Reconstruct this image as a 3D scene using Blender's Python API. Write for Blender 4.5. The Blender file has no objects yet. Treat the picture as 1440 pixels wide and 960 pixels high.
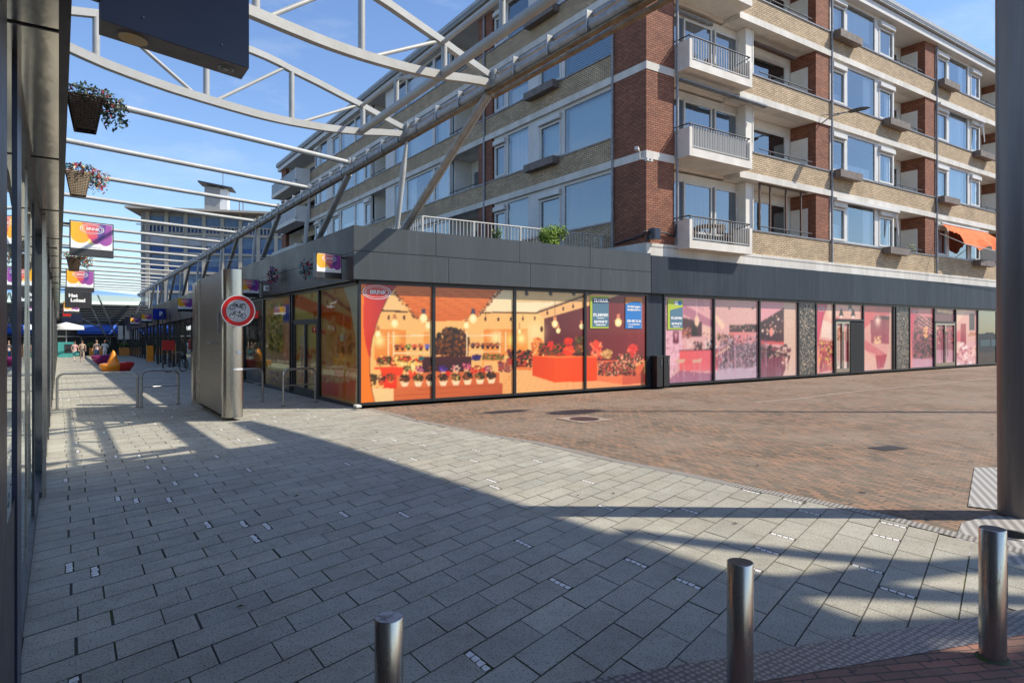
import bpy, math, random
import numpy as np
from mathutils import Vector, Matrix
random.seed(7); rng = np.random.default_rng(11)
R_ = math.radians
# ------------------------------------------------------------------ camera, sky, sun, exposure
scn = bpy.context.scene
CH = 1.75; FPX = 918.0; YAW = math.atan2(620, 918)
FW = (math.sin(YAW), math.cos(YAW)); RT = (math.cos(YAW), -math.sin(YAW))
cam = bpy.data.objects.new('camera', bpy.data.cameras.new('camera')); scn.collection.objects.link(cam)
cam.location = (0, 0, CH); cam.rotation_euler = (R_(90), 0, -YAW)
cam.data.sensor_width = 36; cam.data.lens = 36 * FPX / 1440; cam.data.shift_y = -13 / 1440
cam.data.clip_start = 0.05; cam.data.clip_end = 3000
scn.camera = cam
SUN_EL = 45.6; SAZ = 35.5     # sun stands 35.5 degrees from +X towards -Y
SD = Vector((math.cos(R_(SUN_EL)) * math.cos(R_(SAZ)), -math.cos(R_(SUN_EL)) * math.sin(R_(SAZ)), math.sin(R_(SUN_EL))))
w = bpy.data.worlds.new('World'); scn.world = w; w.use_nodes = True
nt = w.node_tree; nt.nodes.clear()
o_ = nt.nodes.new('ShaderNodeOutputWorld'); bg = nt.nodes.new('ShaderNodeBackground'); sky = nt.nodes.new('ShaderNodeTexSky')
sky.sky_type = 'NISHITA'; sky.sun_disc = False; sky.sun_elevation = R_(SUN_EL); sky.sun_rotation = math.atan2(SD.x, SD.y)
sky.air_density = 1.2; sky.dust_density = 0.3; sky.ozone_density = 2.2
bg.inputs['Strength'].default_value = 0.128
tc = nt.nodes.new('ShaderNodeTexCoord'); mp = nt.nodes.new('ShaderNodeMapping'); mp.inputs['Scale'].default_value = (1.6, 2.2, 5.0)
mp.inputs['Rotation'].default_value = (0.3, 0.2, 0.9)
nz = nt.nodes.new('ShaderNodeTexNoise'); nz.inputs['Scale'].default_value = 2.1; nz.inputs['Detail'].default_value = 9; nz.inputs['Roughness'].default_value = 0.62
cr = nt.nodes.new('ShaderNodeValToRGB'); cr.color_ramp.elements[0].position = 0.52; cr.color_ramp.elements[1].position = 0.82
cr.color_ramp.elements[0].color = (0, 0, 0, 1); cr.color_ramp.elements[1].color = (0.30, 0.30, 0.30, 1)
mx = nt.nodes.new('ShaderNodeMixRGB'); mx.inputs[2].default_value = (7.2, 7.4, 7.8, 1)
nt.links.new(tc.outputs['Generated'], mp.inputs[0]); nt.links.new(mp.outputs[0], nz.inputs['Vector']); nt.links.new(nz.outputs['Fac'], cr.inputs[0])
nt.links.new(cr.outputs[0], mx.inputs[0]); tm = nt.nodes.new('ShaderNodeMixRGB'); tm.blend_type = 'MULTIPLY'; tm.inputs[0].default_value = 1; tm.inputs[2].default_value = (0.90, 1.0, 1.20, 1)
nt.links.new(sky.outputs[0], tm.inputs[1]); nt.links.new(tm.outputs[0], mx.inputs[1]); nt.links.new(mx.outputs[0], bg.inputs[0]); nt.links.new(bg.outputs[0], o_.inputs[0])
sun = bpy.data.objects.new('sun', bpy.data.lights.new('sun', 'SUN')); scn.collection.objects.link(sun)
sun.data.energy = 4.5; sun.data.angle = R_(0.5); sun.data.color = (1.0, 0.92, 0.78)
sun.rotation_euler = SD.to_track_quat('Z', 'Y').to_euler(); sun.location = (60, -60, 80)
scn.view_settings.view_transform = 'Standard'; scn.view_settings.look = 'None'; scn.view_settings.gamma = 1
scn.view_settings.exposure = 0.38
scn.cycles.max_bounces = 8; scn.cycles.transparent_max_bounces = 12

# ------------------------------------------------------------------ helpers
COL = scn.collection
GS = 0.012
def gz(y): return -GS * max(0.0, y - 10.0)
def ray(x, y):
    u = (x - 720) / FPX; v = (467 - y) / FPX
    return (FW[0] + u * RT[0], FW[1] + u * RT[1], v)
def s2l(c):
    c = np.asarray(c, float) / 255.0
    return np.where(c <= 0.04045, c / 12.92, ((c + 0.055) / 1.055) ** 2.4)
TX, TY = 0.958, 0.287        # direction of the skewed rafters and projecting signs

class MB:
    def __init__(s): s.v = []; s.f = []; s.m = []; s.s = []; s.c = []
    def face(s, pts, m=0, smooth=False, c=None):
        b = len(s.v); s.v += [tuple(p) for p in pts]; s.f.append(tuple(range(b, b + len(pts)))); s.m.append(m); s.s.append(smooth); s.c.append(c)
    def raw(s, vs, fs, m=0, smooth=False, c=None):
        b = len(s.v); s.v += [tuple(p) for p in vs]
        for f in fs: s.f.append(tuple(b + i for i in f)); s.m.append(m); s.s.append(smooth); s.c.append(c)
        return s
    def box(s, x0, x1, y0, y1, z0, z1, m=0, c=None):
        vs = [(x, y, z) for x in (x0, x1) for y in (y0, y1) for z in (z0, z1)]
        return s.raw(vs, [(0, 1, 3, 2), (4, 6, 7, 5), (0, 4, 5, 1), (2, 3, 7, 6), (0, 2, 6, 4), (1, 5, 7, 3)], m, False, c)
    def obox(s, o, ax, ay, az, m=0, c=None):   # corner o, edge vectors
        o = Vector(o); ax = Vector(ax); ay = Vector(ay); az = Vector(az)
        vs = [o + ax * i + ay * j + az * k for i in (0, 1) for j in (0, 1) for k in (0, 1)]
        return s.raw(vs, [(0, 1, 3, 2), (4, 6, 7, 5), (0, 4, 5, 1), (2, 3, 7, 6), (0, 2, 6, 4), (1, 5, 7, 3)], m, False, c)
    def beam(s, p, q, w_, h_, m=0):            # rectangular bar p->q, w across, h up
        p = Vector(p); q = Vector(q); d = (q - p).normalized(); up = Vector((0, 0, 1))
        if abs(d.z) > 0.99: up = Vector((0, 1, 0))
        a = d.cross(up).normalized(); b = a.cross(d).normalized()
        return s.obox(p - a * w_ / 2 - b * h_ / 2, q - p, a * w_, b * h_, m)
    def tube(s, p, q, r, r2=None, n=12, m=0, caps=True):
        p = Vector(p); q = Vector(q); r2 = r if r2 is None else r2; d = (q - p).normalized()
        a = d.orthogonal().normalized(); b = d.cross(a); vs = []
        for c_, rr in ((p, r), (q, r2)):
            for i in range(n):
                t = 2 * math.pi * i / n; vs.append(c_ + a * math.cos(t) * rr + b * math.sin(t) * rr)
        s.raw(vs, [(i, (i + 1) % n, n + (i + 1) % n, n + i) for i in range(n)], m, True)
        if caps:
            s.face(list(reversed(vs[:n])), m); s.face(vs[n:], m)
        return s
    def path(s, pts, r, n=8, m=0):             # smooth swept tube through points
        pts = [Vector(p) for p in pts]; vs = []; L = len(pts); prev = None
        for k, p in enumerate(pts):
            d = (pts[min(k + 1, L - 1)] - pts[max(k - 1, 0)]).normalized()
            a = d.orthogonal().normalized() if prev is None else (prev - d * prev.dot(d)).normalized()
            prev = a; b = d.cross(a)
            for i in range(n):
                t = 2 * math.pi * i / n; vs.append(p + a * math.cos(t) * r + b * math.sin(t) * r)
        fs = [(k * n + i, k * n + (i + 1) % n, (k + 1) * n + (i + 1) % n, (k + 1) * n + i) for k in range(L - 1) for i in range(n)]
        s.raw(vs, fs, m, True); s.face(list(reversed(vs[:n])), m); s.face(vs[-n:], m)
        return s
    def prism(s, poly, z0, z1, m=0):           # vertical prism from xy polygon
        n = len(poly); vs = [(x, y, z0) for x, y in poly] + [(x, y, z1) for x, y in poly]
        return s.raw(vs, [tuple(range(n))[::-1], tuple(range(n, 2 * n))] + [(i, (i + 1) % n, n + (i + 1) % n, n + i) for i in range(n)], m)
    def disc(s, c, ax, ay, rx, ry=None, n=20, m=0):
        ry = rx if ry is None else ry; c = Vector(c); ax = Vector(ax); ay = Vector(ay)
        s.face([c + ax * rx * math.cos(2 * math.pi * i / n) + ay * ry * math.sin(2 * math.pi * i / n) for i in range(n)], m); return s
    def ring(s, c, ax, ay, r0, r1, k=1.0, n=32, m=0):
        c = Vector(c); ax = Vector(ax); ay = Vector(ay); vs = []
        for i in range(n):
            t = 2 * math.pi * i / n; e = ax * math.cos(t) + ay * k * math.sin(t); vs += [c + e * r0, c + e * r1]
        s.raw(vs, [(2 * i, 2 * i + 1, (2 * i + 3) % (2 * n), (2 * i + 2) % (2 * n)) for i in range(n)], m); return s
    def sphere(s, c, rx, ry, rz, n=10, k=7, m=0, cut=-1.0):
        c = Vector(c); vs = []
        for j in range(k + 1):
            a = -math.pi / 2 + math.pi * j / k
            a = max(a, math.asin(cut)) if cut > -1 else a
            for i in range(n):
                t = 2 * math.pi * i / n
                vs.append(c + Vector((rx * math.cos(a) * math.cos(t), ry * math.cos(a) * math.sin(t), rz * math.sin(a))))
        s.raw(vs, [(j * n + i, j * n + (i + 1) % n, (j + 1) * n + (i + 1) % n, (j + 1) * n + i) for j in range(k) for i in range(n)], m, True); return s
    def lathe(s, c, prof, n=24, m=0, ang=2 * math.pi):
        c = Vector(c); vs = []; L = len(prof)
        for r, z in prof:
            for i in range(n): t = ang * i / n; vs.append(c + Vector((r * math.cos(t), r * math.sin(t), z)))
        s.raw(vs, [(j * n + i, j * n + (i + 1) % n, (j + 1) * n + (i + 1) % n, (j + 1) * n + i) for j in range(L - 1) for i in range(n)], m, True); return s
    def each(s, name, mats, parent, k=8):      # one object per box
        for i in range(0, len(s.v), k):
            q = MB(); q.v = s.v[i:i + k]
            for f, m_, sm in zip(s.f, s.m, s.s):
                if i <= f[0] < i + k: q.f.append(tuple(a - i for a in f)); q.m.append(m_); q.s.append(sm); q.c.append(None)
            q.build(name, mats, parent)
    def build(s, name, mats, parent=None, label=None, kind=None, loc=None, cols=False):
        me = bpy.data.meshes.new(name); off = Vector((0, 0, 0))
        if parent is not None:
            p = parent
            while p is not None: off += p.location; p = p.parent
        if loc is not None: off = off + Vector(loc) if parent is None else off
        if loc is not None and parent is None: off = Vector(loc)
        vs = [(v[0] - off.x, v[1] - off.y, v[2] - off.z) for v in s.v] if off.length else s.v
        me.from_pydata(vs, [], s.f); me.update()
        mats = mats if isinstance(mats, (list, tuple)) else [mats]
        for m in mats: me.materials.append(m)
        me.polygons.foreach_set('material_index', s.m); me.polygons.foreach_set('use_smooth', s.s)
        if cols:
            a = me.attributes.new('tint', 'FLOAT_COLOR', 'FACE')
            a.data.foreach_set('color', [x for c in s.c for x in ((c or (1, 1, 1)) + (1,))])
        ob = bpy.data.objects.new(name, me); COL.objects.link(ob)
        if parent is not None: ob.parent = parent
        elif loc is not None: ob.location = loc
        if label: ob['label'] = label
        if kind: ob['kind'] = kind
        return ob

def tag(o, label, cat, group=None, kind=None):
    o['label'] = label; o['category'] = cat
    if group: o['group'] = group
    if kind: o['kind'] = kind
    return o
def thing(name, label, cat, loc=(0, 0, 0), group=None):
    o = bpy.data.objects.new(name, None); COL.objects.link(o); o.location = loc; o.empty_display_size = 0.3
    return tag(o, label, cat, group)
def copy_tree(o, parent=None):
    c = o.copy(); COL.objects.link(c)
    if parent is not None: c.parent = parent
    for ch in list(o.children): copy_tree(ch, c)
    return c
def clone(o, loc, rz=0, label=None):
    c = copy_tree(o); c.location = loc; c.rotation_euler = (0, 0, rz)
    if label: c['label'] = label
    return c

# ------------------------------------------------------------------ materials
def nodes(name):
    m = bpy.data.materials.new(name); m.use_nodes = True; t = m.node_tree
    return m, t, t.nodes['Principled BSDF'], t.nodes['Material Output']
def N(t, k, **kw):
    n = t.nodes.new(k)
    for a, b in kw.items():
        if a.startswith('i_'): n.inputs[a[2:].replace('_', ' ')].default_value = b
        else: setattr(n, a, b)
    return n
def wpos(t): return t.nodes.new('ShaderNodeNewGeometry').outputs['Position']
def c4(c): return (c[0], c[1], c[2], 1)
def noise(t, vec, scale, detail=6, rough=0.6):
    n = N(t, 'ShaderNodeTexNoise'); n.inputs['Scale'].default_value = scale; n.inputs['Detail'].default_value = detail; n.inputs['Roughness'].default_value = rough
    if vec is not None: t.links.new(vec, n.inputs['Vector'])
    return n
def ramp(t, src, p0, p1, c0=(0, 0, 0, 1), c1=(1, 1, 1, 1)):
    r = N(t, 'ShaderNodeValToRGB'); e = r.color_ramp.elements; e[0].position = p0; e[1].position = p1; e[0].color = c0; e[1].color = c1
    t.links.new(src, r.inputs[0]); return r.outputs[0]
def mixc(t, fac, a, b, mode='MIX'):
    n = N(t, 'ShaderNodeMixRGB', blend_type=mode)
    for i, x in enumerate((fac, a, b)):
        if isinstance(x, (int, float)): n.inputs[i].default_value = x if i == 0 else (x, x, x, 1)
        elif isinstance(x, tuple): n.inputs[i].default_value = c4(x)
        else: t.links.new(x, n.inputs[i])
    return n.outputs[0]
def bump(t, h, strength, dist, b):
    n = N(t, 'ShaderNodeBump'); n.inputs['Strength'].default_value = strength; n.inputs['Distance'].default_value = dist
    t.links.new(h, n.inputs['Height']); t.links.new(n.outputs[0], b.inputs['Normal'])
def M(name, c1, c2=None, scale=3, rough=0.6, metal=0.0, bmp=0.0, bscale=40, streak=False, coat=0.0, p=(0.35, 0.65), bdist=0.01, spec=0.5, grime=0.0):
    m, t, b, o = nodes(name); b.inputs['Specular IOR Level'].default_value = spec; P = wpos(t); vec = P
    if streak:
        mp = N(t, 'ShaderNodeMapping'); mp.inputs['Scale'].default_value = (1, 1, 0.12); t.links.new(P, mp.inputs[0]); vec = mp.outputs[0]
    if c2 is not None:
        n1 = noise(t, vec, scale, 8, 0.65); f = ramp(t, n1.outputs['Fac'], p[0], p[1])
        colr = mixc(t, f, c1, c2)
        if grime:      # rain streaks and dust
            mg = N(t, 'ShaderNodeMapping'); mg.inputs['Scale'].default_value = (7, 7, 0.35); t.links.new(P, mg.inputs[0]); ng = noise(t, mg.outputs[0], 1.4, 7, 0.7)
            colr = mixc(t, mixc(t, 1.0, ramp(t, ng.outputs['Fac'], 0.52, 0.80), grime, 'MULTIPLY'), colr, (0.30, 0.29, 0.27))
        t.links.new(colr, b.inputs['Base Color'])
        rr = N(t, 'ShaderNodeMapRange'); rr.inputs[3].default_value = max(0.03, rough * 0.8); rr.inputs[4].default_value = min(1, rough * 1.25)
        t.links.new(n1.outputs['Fac'], rr.inputs[0]); t.links.new(rr.outputs[0], b.inputs['Roughness'])
    else:
        b.inputs['Base Color'].default_value = c4(c1); b.inputs['Roughness'].default_value = rough
    b.inputs['Metallic'].default_value = metal; b.inputs['Coat Weight'].default_value = coat
    if bmp: bump(t, noise(t, vec, bscale, 5).outputs['Fac'], bmp, bdist, b)
    return m
def brick_mat(name, a, c, mortar, bw=0.21, bh=0.0625, ms=0.006, ground=False, rot=0.0, big=(0.75, 1.15), bias=0.0, c3=None):
    m, t, b, o = nodes(name); P = wpos(t)
    if ground:
        mp = N(t, 'ShaderNodeMapping'); mp.inputs['Rotation'].default_value = (0, 0, rot); t.links.new(P, mp.inputs[0]); vec = mp.outputs[0]
    else:
        sx = N(t, 'ShaderNodeSeparateXYZ'); t.links.new(P, sx.inputs[0]); ad = N(t, 'ShaderNodeMath', operation='ADD')
        t.links.new(sx.outputs[0], ad.inputs[0]); t.links.new(sx.outputs[1], ad.inputs[1])
        cb = N(t, 'ShaderNodeCombineXYZ'); t.links.new(ad.outputs[0], cb.inputs[0]); t.links.new(sx.outputs[2], cb.inputs[1]); vec = cb.outputs[0]
    br = N(t, 'ShaderNodeTexBrick'); br.inputs['Scale'].default_value = 1; br.inputs['Brick Width'].default_value = bw; br.inputs['Row Height'].default_value = bh
    br.inputs['Mortar Size'].default_value = ms; br.inputs['Mortar Smooth'].default_value = 0.3; br.inputs['Bias'].default_value = bias
    br.inputs['Color1'].default_value = c4(a); br.inputs['Color2'].default_value = c4(c); br.inputs['Mortar'].default_value = c4(mortar)
    t.links.new(vec, br.inputs['Vector'])
    col = br.outputs['Color']
    n1 = noise(t, P, 1.1, 8, 0.7); f = N(t, 'ShaderNodeMapRange'); f.inputs[1].default_value = 0.3; f.inputs[2].default_value = 0.7; f.inputs[3].default_value = big[0]; f.inputs[4].default_value = big[1]
    t.links.new(n1.outputs['Fac'], f.inputs[0]); col = mixc(t, 1.0, col, f.outputs[0], 'MULTIPLY')
    n2 = noise(t, P, 60, 3); f2 = N(t, 'ShaderNodeMapRange'); f2.inputs[3].default_value = 0.75; f2.inputs[4].default_value = 1.25; t.links.new(n2.outputs['Fac'], f2.inputs[0])
    col = mixc(t, 1.0, col, f2.outputs[0], 'MULTIPLY')
    if c3 is not None:
        n3 = noise(t, P, 0.45, 5, 0.6); col = mixc(t, ramp(t, n3.outputs['Fac'], 0.42, 0.62), col, mixc(t, 0.45, col, c3))
    if ground:
        n6 = noise(t, P, 7.0, 4, 0.55); col = mixc(t, ramp(t, n6.outputs['Fac'], 0.66, 0.70), col, (0.03, 0.026, 0.022)); n7 = noise(t, P, 2.6, 3, 0.6)
        col = mixc(t, mixc(t, 1.0, ramp(t, n7.outputs['Fac'], 0.55, 0.75), 0.35, 'MULTIPLY'), col, (0.31, 0.26, 0.20))
    t.links.new(col, b.inputs['Base Color']); b.inputs['Roughness'].default_value = 0.85
    inv = N(t, 'ShaderNodeMath', operation='SUBTRACT'); inv.inputs[0].default_value = 1; t.links.new(br.outputs['Fac'], inv.inputs[1])
    bump(t, inv.outputs[0], 0.5, 0.006, b)
    return m
def glass_mat(name, tint=(0.75, 0.82, 0.86), refl=1.45, rough=0.0, base=0.06):
    m, t, b, o = nodes(name); t.nodes.remove(b)
    tr = N(t, 'ShaderNodeBsdfTransparent'); tr.inputs[0].default_value = c4(tint)
    gl = N(t, 'ShaderNodeBsdfGlossy'); gl.inputs['Roughness'].default_value = rough; gl.inputs[0].default_value = (0.90, 0.97, 1, 1)
    fr = N(t, 'ShaderNodeFresnel'); fr.inputs[0].default_value = refl
    nb = noise(t, wpos(t), 0.7, 2); bp = N(t, 'ShaderNodeBump'); bp.inputs['Strength'].default_value = 0.12; bp.inputs['Distance'].default_value = 0.05
    t.links.new(nb.outputs['Fac'], bp.inputs['Height']); t.links.new(bp.outputs[0], gl.inputs['Normal'])
    ad = N(t, 'ShaderNodeMath', operation='ADD', use_clamp=True); ad.inputs[1].default_value = base; t.links.new(fr.outputs[0], ad.inputs[0])
    mx = N(t, 'ShaderNodeMixShader'); t.links.new(ad.outputs[0], mx.inputs[0]); t.links.new(tr.outputs[0], mx.inputs[1]); t.links.new(gl.outputs[0], mx.inputs[2])
    t.links.new(mx.outputs[0], o.inputs[0]); return m
def vc_mat(name, gain=1.0, rough=0.35, coat=0.3, attr='paint'):
    m, t, b, o = nodes(name); a = N(t, 'ShaderNodeAttribute', attribute_name=attr)
    t.links.new(a.outputs['Color'], b.inputs['Base Color']); b.inputs['Roughness'].default_value = rough; b.inputs['Coat Weight'].default_value = coat; b.inputs['Coat Roughness'].default_value = 0.05
    return m

mt = {}
mt['white'] = M('white_paint', (0.66, 0.65, 0.62), (0.54, 0.52, 0.48), 2, 0.5, p=(0.3, 0.8))
mt['steelwhite'] = M('steel_paint', (0.43, 0.44, 0.43), (0.34, 0.34, 0.32), 2.5, 0.45, p=(0.35, 0.75), bmp=0.05)
mt['steelgrey'] = M('galvanised_beam', (0.40, 0.405, 0.41), (0.27, 0.265, 0.25), 4, 0.5, 0.2)
mt['rust'] = M('stained_beam', (0.30, 0.24, 0.16), (0.16, 0.11, 0.07), 5, 0.8)
mt['concrete'] = M('painted_concrete', (0.76, 0.72, 0.65), (0.64, 0.60, 0.53), 1.6, 0.8, bmp=0.1)
mt['soffit'] = M('soffit_paint', (0.80, 0.74, 0.66), (0.70, 0.64, 0.57), 1.2, 0.85)
mt['loggia'] = M('loggia_plaster', (0.80, 0.77, 0.70), (0.68, 0.65, 0.58), 1.2, 0.85)
mt['plinth'] = M('white_plinth', (0.70, 0.67, 0.61), (0.52, 0.49, 0.43), 1.4, 0.7, streak=True)
mt['redbrick'] = brick_mat('red_brick', (0.37, 0.145, 0.078), (0.25, 0.09, 0.05), (0.07, 0.04, 0.03), bh=0.072, ms=0.012)
mt['yellowbrick'] = brick_mat('yellow_brick', (0.60, 0.46, 0.29), (0.44, 0.33, 0.20), (0.15, 0.10, 0.07), bh=0.072, ms=0.011)
mt['fascia'] = M('dark_fascia_panel', (0.066, 0.075, 0.079), (0.050, 0.058, 0.062), 1.2, 0.40, 0.0, streak=True, bmp=0.03, bscale=1.5, spec=0.4, grime=0.18)
mt['fascia2'] = M('blue_grey_fascia_panel', (0.036, 0.046, 0.060), (0.024, 0.033, 0.044), 1.4, 0.5, 0.0, streak=True, spec=0.22, grime=0.16)
mt['fasciaW'] = M('brown_metal_panel', (0.10, 0.08, 0.072), (0.05, 0.04, 0.036), 0.8, 0.42, 0.0, spec=0.18, bmp=0.35, bscale=1.3, bdist=0.03)
mt['black'] = M('black_frame', (0.018, 0.018, 0.02), None, rough=0.35)
mt['darkmetal'] = M('dark_metal', (0.06, 0.062, 0.065), (0.04, 0.04, 0.045), 5, 0.4, 0.4)
mt['navy'] = M('navy_sign_panel', (0.012, 0.018, 0.045), (0.02, 0.025, 0.055), 3, 0.3)
mt['grey'] = M('grey_metal', (0.25, 0.26, 0.27), (0.18, 0.18, 0.19), 4, 0.45, 0.3)
mt['pipe'] = M('downpipe_grey', (0.34, 0.34, 0.35), (0.22, 0.22, 0.22), 6, 0.5, 0.1)
mt['brownbox'] = M('brown_planter_box', (0.20, 0.165, 0.14), (0.14, 0.115, 0.10), 5, 0.7)
mt['curtain'] = None
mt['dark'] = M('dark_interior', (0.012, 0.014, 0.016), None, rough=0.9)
mt['glass'] = glass_mat('window_glass', (0.86, 0.93, 0.96), 1.5, 0.0, 0.17)
mt['mirror'] = glass_mat('shop_glass_reflective', (0.35, 0.38, 0.38), 2.4, 0.0, 0.42)
mt['tealglass'] = glass_mat('teal_shop_glass', (0.55, 0.72, 0.68), 1.6, 0.0, 0.12)
mt['rail'] = M('rail_paint', (0.5, 0.5, 0.48), None, rough=0.4)
mt['railwhite'] = M('white_rail_bar', (0.46, 0.45, 0.42), None, rough=0.45)
mt['raildark'] = M('dark_rail', (0.05, 0.05, 0.055), None, rough=0.4)
mt['rust2'] = M('rusty_brown_frame', (0.10, 0.055, 0.035), None, rough=0.6)
mt['leaf'] = M('leaf_green', (0.16, 0.26, 0.03), (0.08, 0.16, 0.02), 12, 0.55)
mt['leafdark'] = M('leaf_dark', (0.035, 0.07, 0.03), (0.02, 0.04, 0.02), 12, 0.55)
mt['wicker'] = M('wicker', (0.12, 0.075, 0.045), (0.05, 0.03, 0.02), 60, 0.8, bmp=0.8, bscale=90)
mt['wickerlight'] = M('light_wicker', (0.42, 0.34, 0.24), (0.22, 0.16, 0.10), 60, 0.8)
mt['red'] = M('red_plastic', (0.55, 0.02, 0.015), None, rough=0.35)
mt['orange'] = M('orange_plastic', (0.85, 0.30, 0.01), (0.75, 0.24, 0.01), 3, 0.35)
mt['magenta'] = M('magenta_plastic', (0.26, 0.02, 0.13), None, rough=0.35)
mt['pink'] = M('flower_pink', (0.55, 0.06, 0.12), (0.35, 0.02, 0.05), 20, 0.7)
mt['teal'] = M('flower_teal', (0.05, 0.30, 0.28), None, rough=0.7)
mt['cream'] = M('flower_cream', (0.6, 0.5, 0.25), None, rough=0.7)
mt['violet'] = M('flower_violet', (0.12, 0.04, 0.14), None, rough=0.7)
mt['signwhite'] = M('sign_white', (0.78, 0.78, 0.76), None, rough=0.4)
mt['text'] = M('lettering_white', (0.8, 0.8, 0.8), None, rough=0.5)
mt['textgrey'] = M('lettering_grey', (0.35, 0.36, 0.37), None, rough=0.5)
mt['yellowlamp'] = M('amber_lamp_glass', (0.85, 0.50, 0.12), (0.75, 0.58, 0.30), 9, 0.5)
mt['tanunder'] = M('tan_sign_underside', (0.22, 0.19, 0.16), (0.17, 0.14, 0.12), 4, 0.5)
mt['blue'] = M('blue_awning_cloth', (0.06, 0.16, 0.62), None, rough=0.8)
mt['psign'] = M('parking_blue', (0.01, 0.03, 0.28), None, rough=0.4)
mt['poster'] = M('poster_slate', (0.10, 0.20, 0.27), None, rough=0.4)
mt['posterdark'] = M('poster_navy', (0.02, 0.05, 0.10), None, rough=0.4)
mt['posterblue'] = M('poster_blue', (0.035, 0.21, 0.55), None, rough=0.4)
mt['posterlime'] = M('poster_lime', (0.45, 0.55, 0.05), None, rough=0.4)
mt['posterorange'] = M('poster_orange', (0.62, 0.24, 0.04), None, rough=0.4)
mt['awnorange'] = M('orange_awning_cloth', (0.85, 0.16, 0.03), (0.72, 0.12, 0.02), 6, 0.85)
def steel_mat(name, c=(0.45, 0.42, 0.38), rough=0.28, axis=2, ridge=False):
    m, t, b, o = nodes(name); P = wpos(t); mp = N(t, 'ShaderNodeMapping')
    sc = [60, 60, 60]; sc[axis] = 1.2; mp.inputs['Scale'].default_value = sc; t.links.new(P, mp.inputs[0])
    n = noise(t, mp.outputs[0], 3, 6); n2 = noise(t, P, 1.5, 5)
    t.links.new(mixc(t, n2.outputs['Fac'], tuple(x * 1.08 for x in c), tuple(x * 0.88 for x in c)), b.inputs['Base Color'])
    rr = N(t, 'ShaderNodeMapRange'); rr.inputs[3].default_value = rough * 0.7; rr.inputs[4].default_value = rough * 1.4; t.links.new(n.outputs['Fac'], rr.inputs[0]); t.links.new(rr.outputs[0], b.inputs['Roughness'])
    b.inputs['Metallic'].default_value = 1.0; b.inputs['Anisotropic'].default_value = 0.5
    if ridge:
        wv = N(t, 'ShaderNodeTexWave', bands_direction='Z'); wv.inputs['Scale'].default_value = 9; t.links.new(P, wv.inputs[0]); bump(t, wv.outputs['Fac'], 0.22, 0.01, b)
    else: bump(t, n.outputs['Fac'], 0.12, 0.002, b)
    return m
mt['steel'] = steel_mat('brushed_steel', (0.50, 0.46, 0.41), 0.26)
mt['bollard'] = steel_mat('bollard_steel', (0.60, 0.54, 0.47), 0.24)
def scuff(m):
    t = m.node_tree; b = t.nodes['Principled BSDF']; P = wpos(t); src = b.inputs['Base Color'].links[0].from_socket
    mp = N(t, 'ShaderNodeMapping'); mp.inputs['Scale'].default_value = (1, 1, 0.25); t.links.new(P, mp.inputs[0]); n = noise(t, mp.outputs[0], 22, 8, 0.8); f = ramp(t, n.outputs['Fac'], 0.56, 0.66)
    sz = N(t, 'ShaderNodeSeparateXYZ'); t.links.new(P, sz.inputs[0]); d = N(t, 'ShaderNodeMapRange'); d.inputs[1].default_value = 0.0; d.inputs[2].default_value = 0.22; d.inputs[3].default_value = 0.75; d.inputs[4].default_value = 0.0; t.links.new(sz.outputs[2], d.inputs[0])
    n2 = noise(t, P, 30, 5); g = mixc(t, 1.0, d.outputs[0], n2.outputs['Fac'], 'MULTIPLY'); col = mixc(t, f, src, (0.20, 0.15, 0.10)); col = mixc(t, g, col, (0.12, 0.10, 0.08)); t.links.new(col, b.inputs['Base Color'])
    mm = N(t, 'ShaderNodeMath', operation='SUBTRACT', use_clamp=True); mm.inputs[0].default_value = 1; t.links.new(mixc(t, 0.5, f, g), mm.inputs[1]); t.links.new(mm.outputs[0], b.inputs['Metallic'])
scuff(mt['bollard'])
mt['galv'] = M('galvanised_tube', (0.42, 0.42, 0.41), (0.3, 0.3, 0.29), 8, 0.35, 0.7)
mt['louvre'] = steel_mat('louvred_steel', (0.40, 0.37, 0.325), 0.38, 0, True)
mt['soffitmetal'] = M('polished_soffit', (0.60, 0.55, 0.48), None, rough=0.12, metal=1.0, bmp=0.12, bscale=1.2, bdist=0.03)
mt['pillar'] = M('pillar_grey', (0.22, 0.195, 0.175), (0.17, 0.145, 0.13), 2, 0.34, 0.45, streak=True, bmp=0.06, grime=0.45)
def curtain_mat(name, a, c, sc=14.0):
    m, t, b, o = nodes(name); P = wpos(t); sx = N(t, 'ShaderNodeSeparateXYZ'); t.links.new(P, sx.inputs[0]); ad = N(t, 'ShaderNodeMath', operation='ADD')
    t.links.new(sx.outputs[0], ad.inputs[0]); t.links.new(sx.outputs[1], ad.inputs[1]); cb = N(t, 'ShaderNodeCombineXYZ'); t.links.new(ad.outputs[0], cb.inputs[0])
    n = noise(t, cb.outputs[0], sc, 4); t.links.new(mixc(t, ramp(t, n.outputs['Fac'], 0.3, 0.7), a, c), b.inputs['Base Color']); b.inputs['Roughness'].default_value = 0.9
    bump(t, n.outputs['Fac'], 0.6, 0.03, b); return m
mt['curtain'] = curtain_mat('net_curtain', (0.80, 0.82, 0.82), (0.42, 0.46, 0.50))
mt['curtaindark'] = curtain_mat('grey_curtain', (0.16, 0.20, 0.24), (0.06, 0.08, 0.11), 9)
mt['blind'] = M('roller_blind', (0.42, 0.52, 0.55), (0.38, 0.48, 0.51), 1, 0.8)
mt['greenblind'] = M('green_blind', (0.10, 0.42, 0.22), None, rough=0.8)
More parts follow.
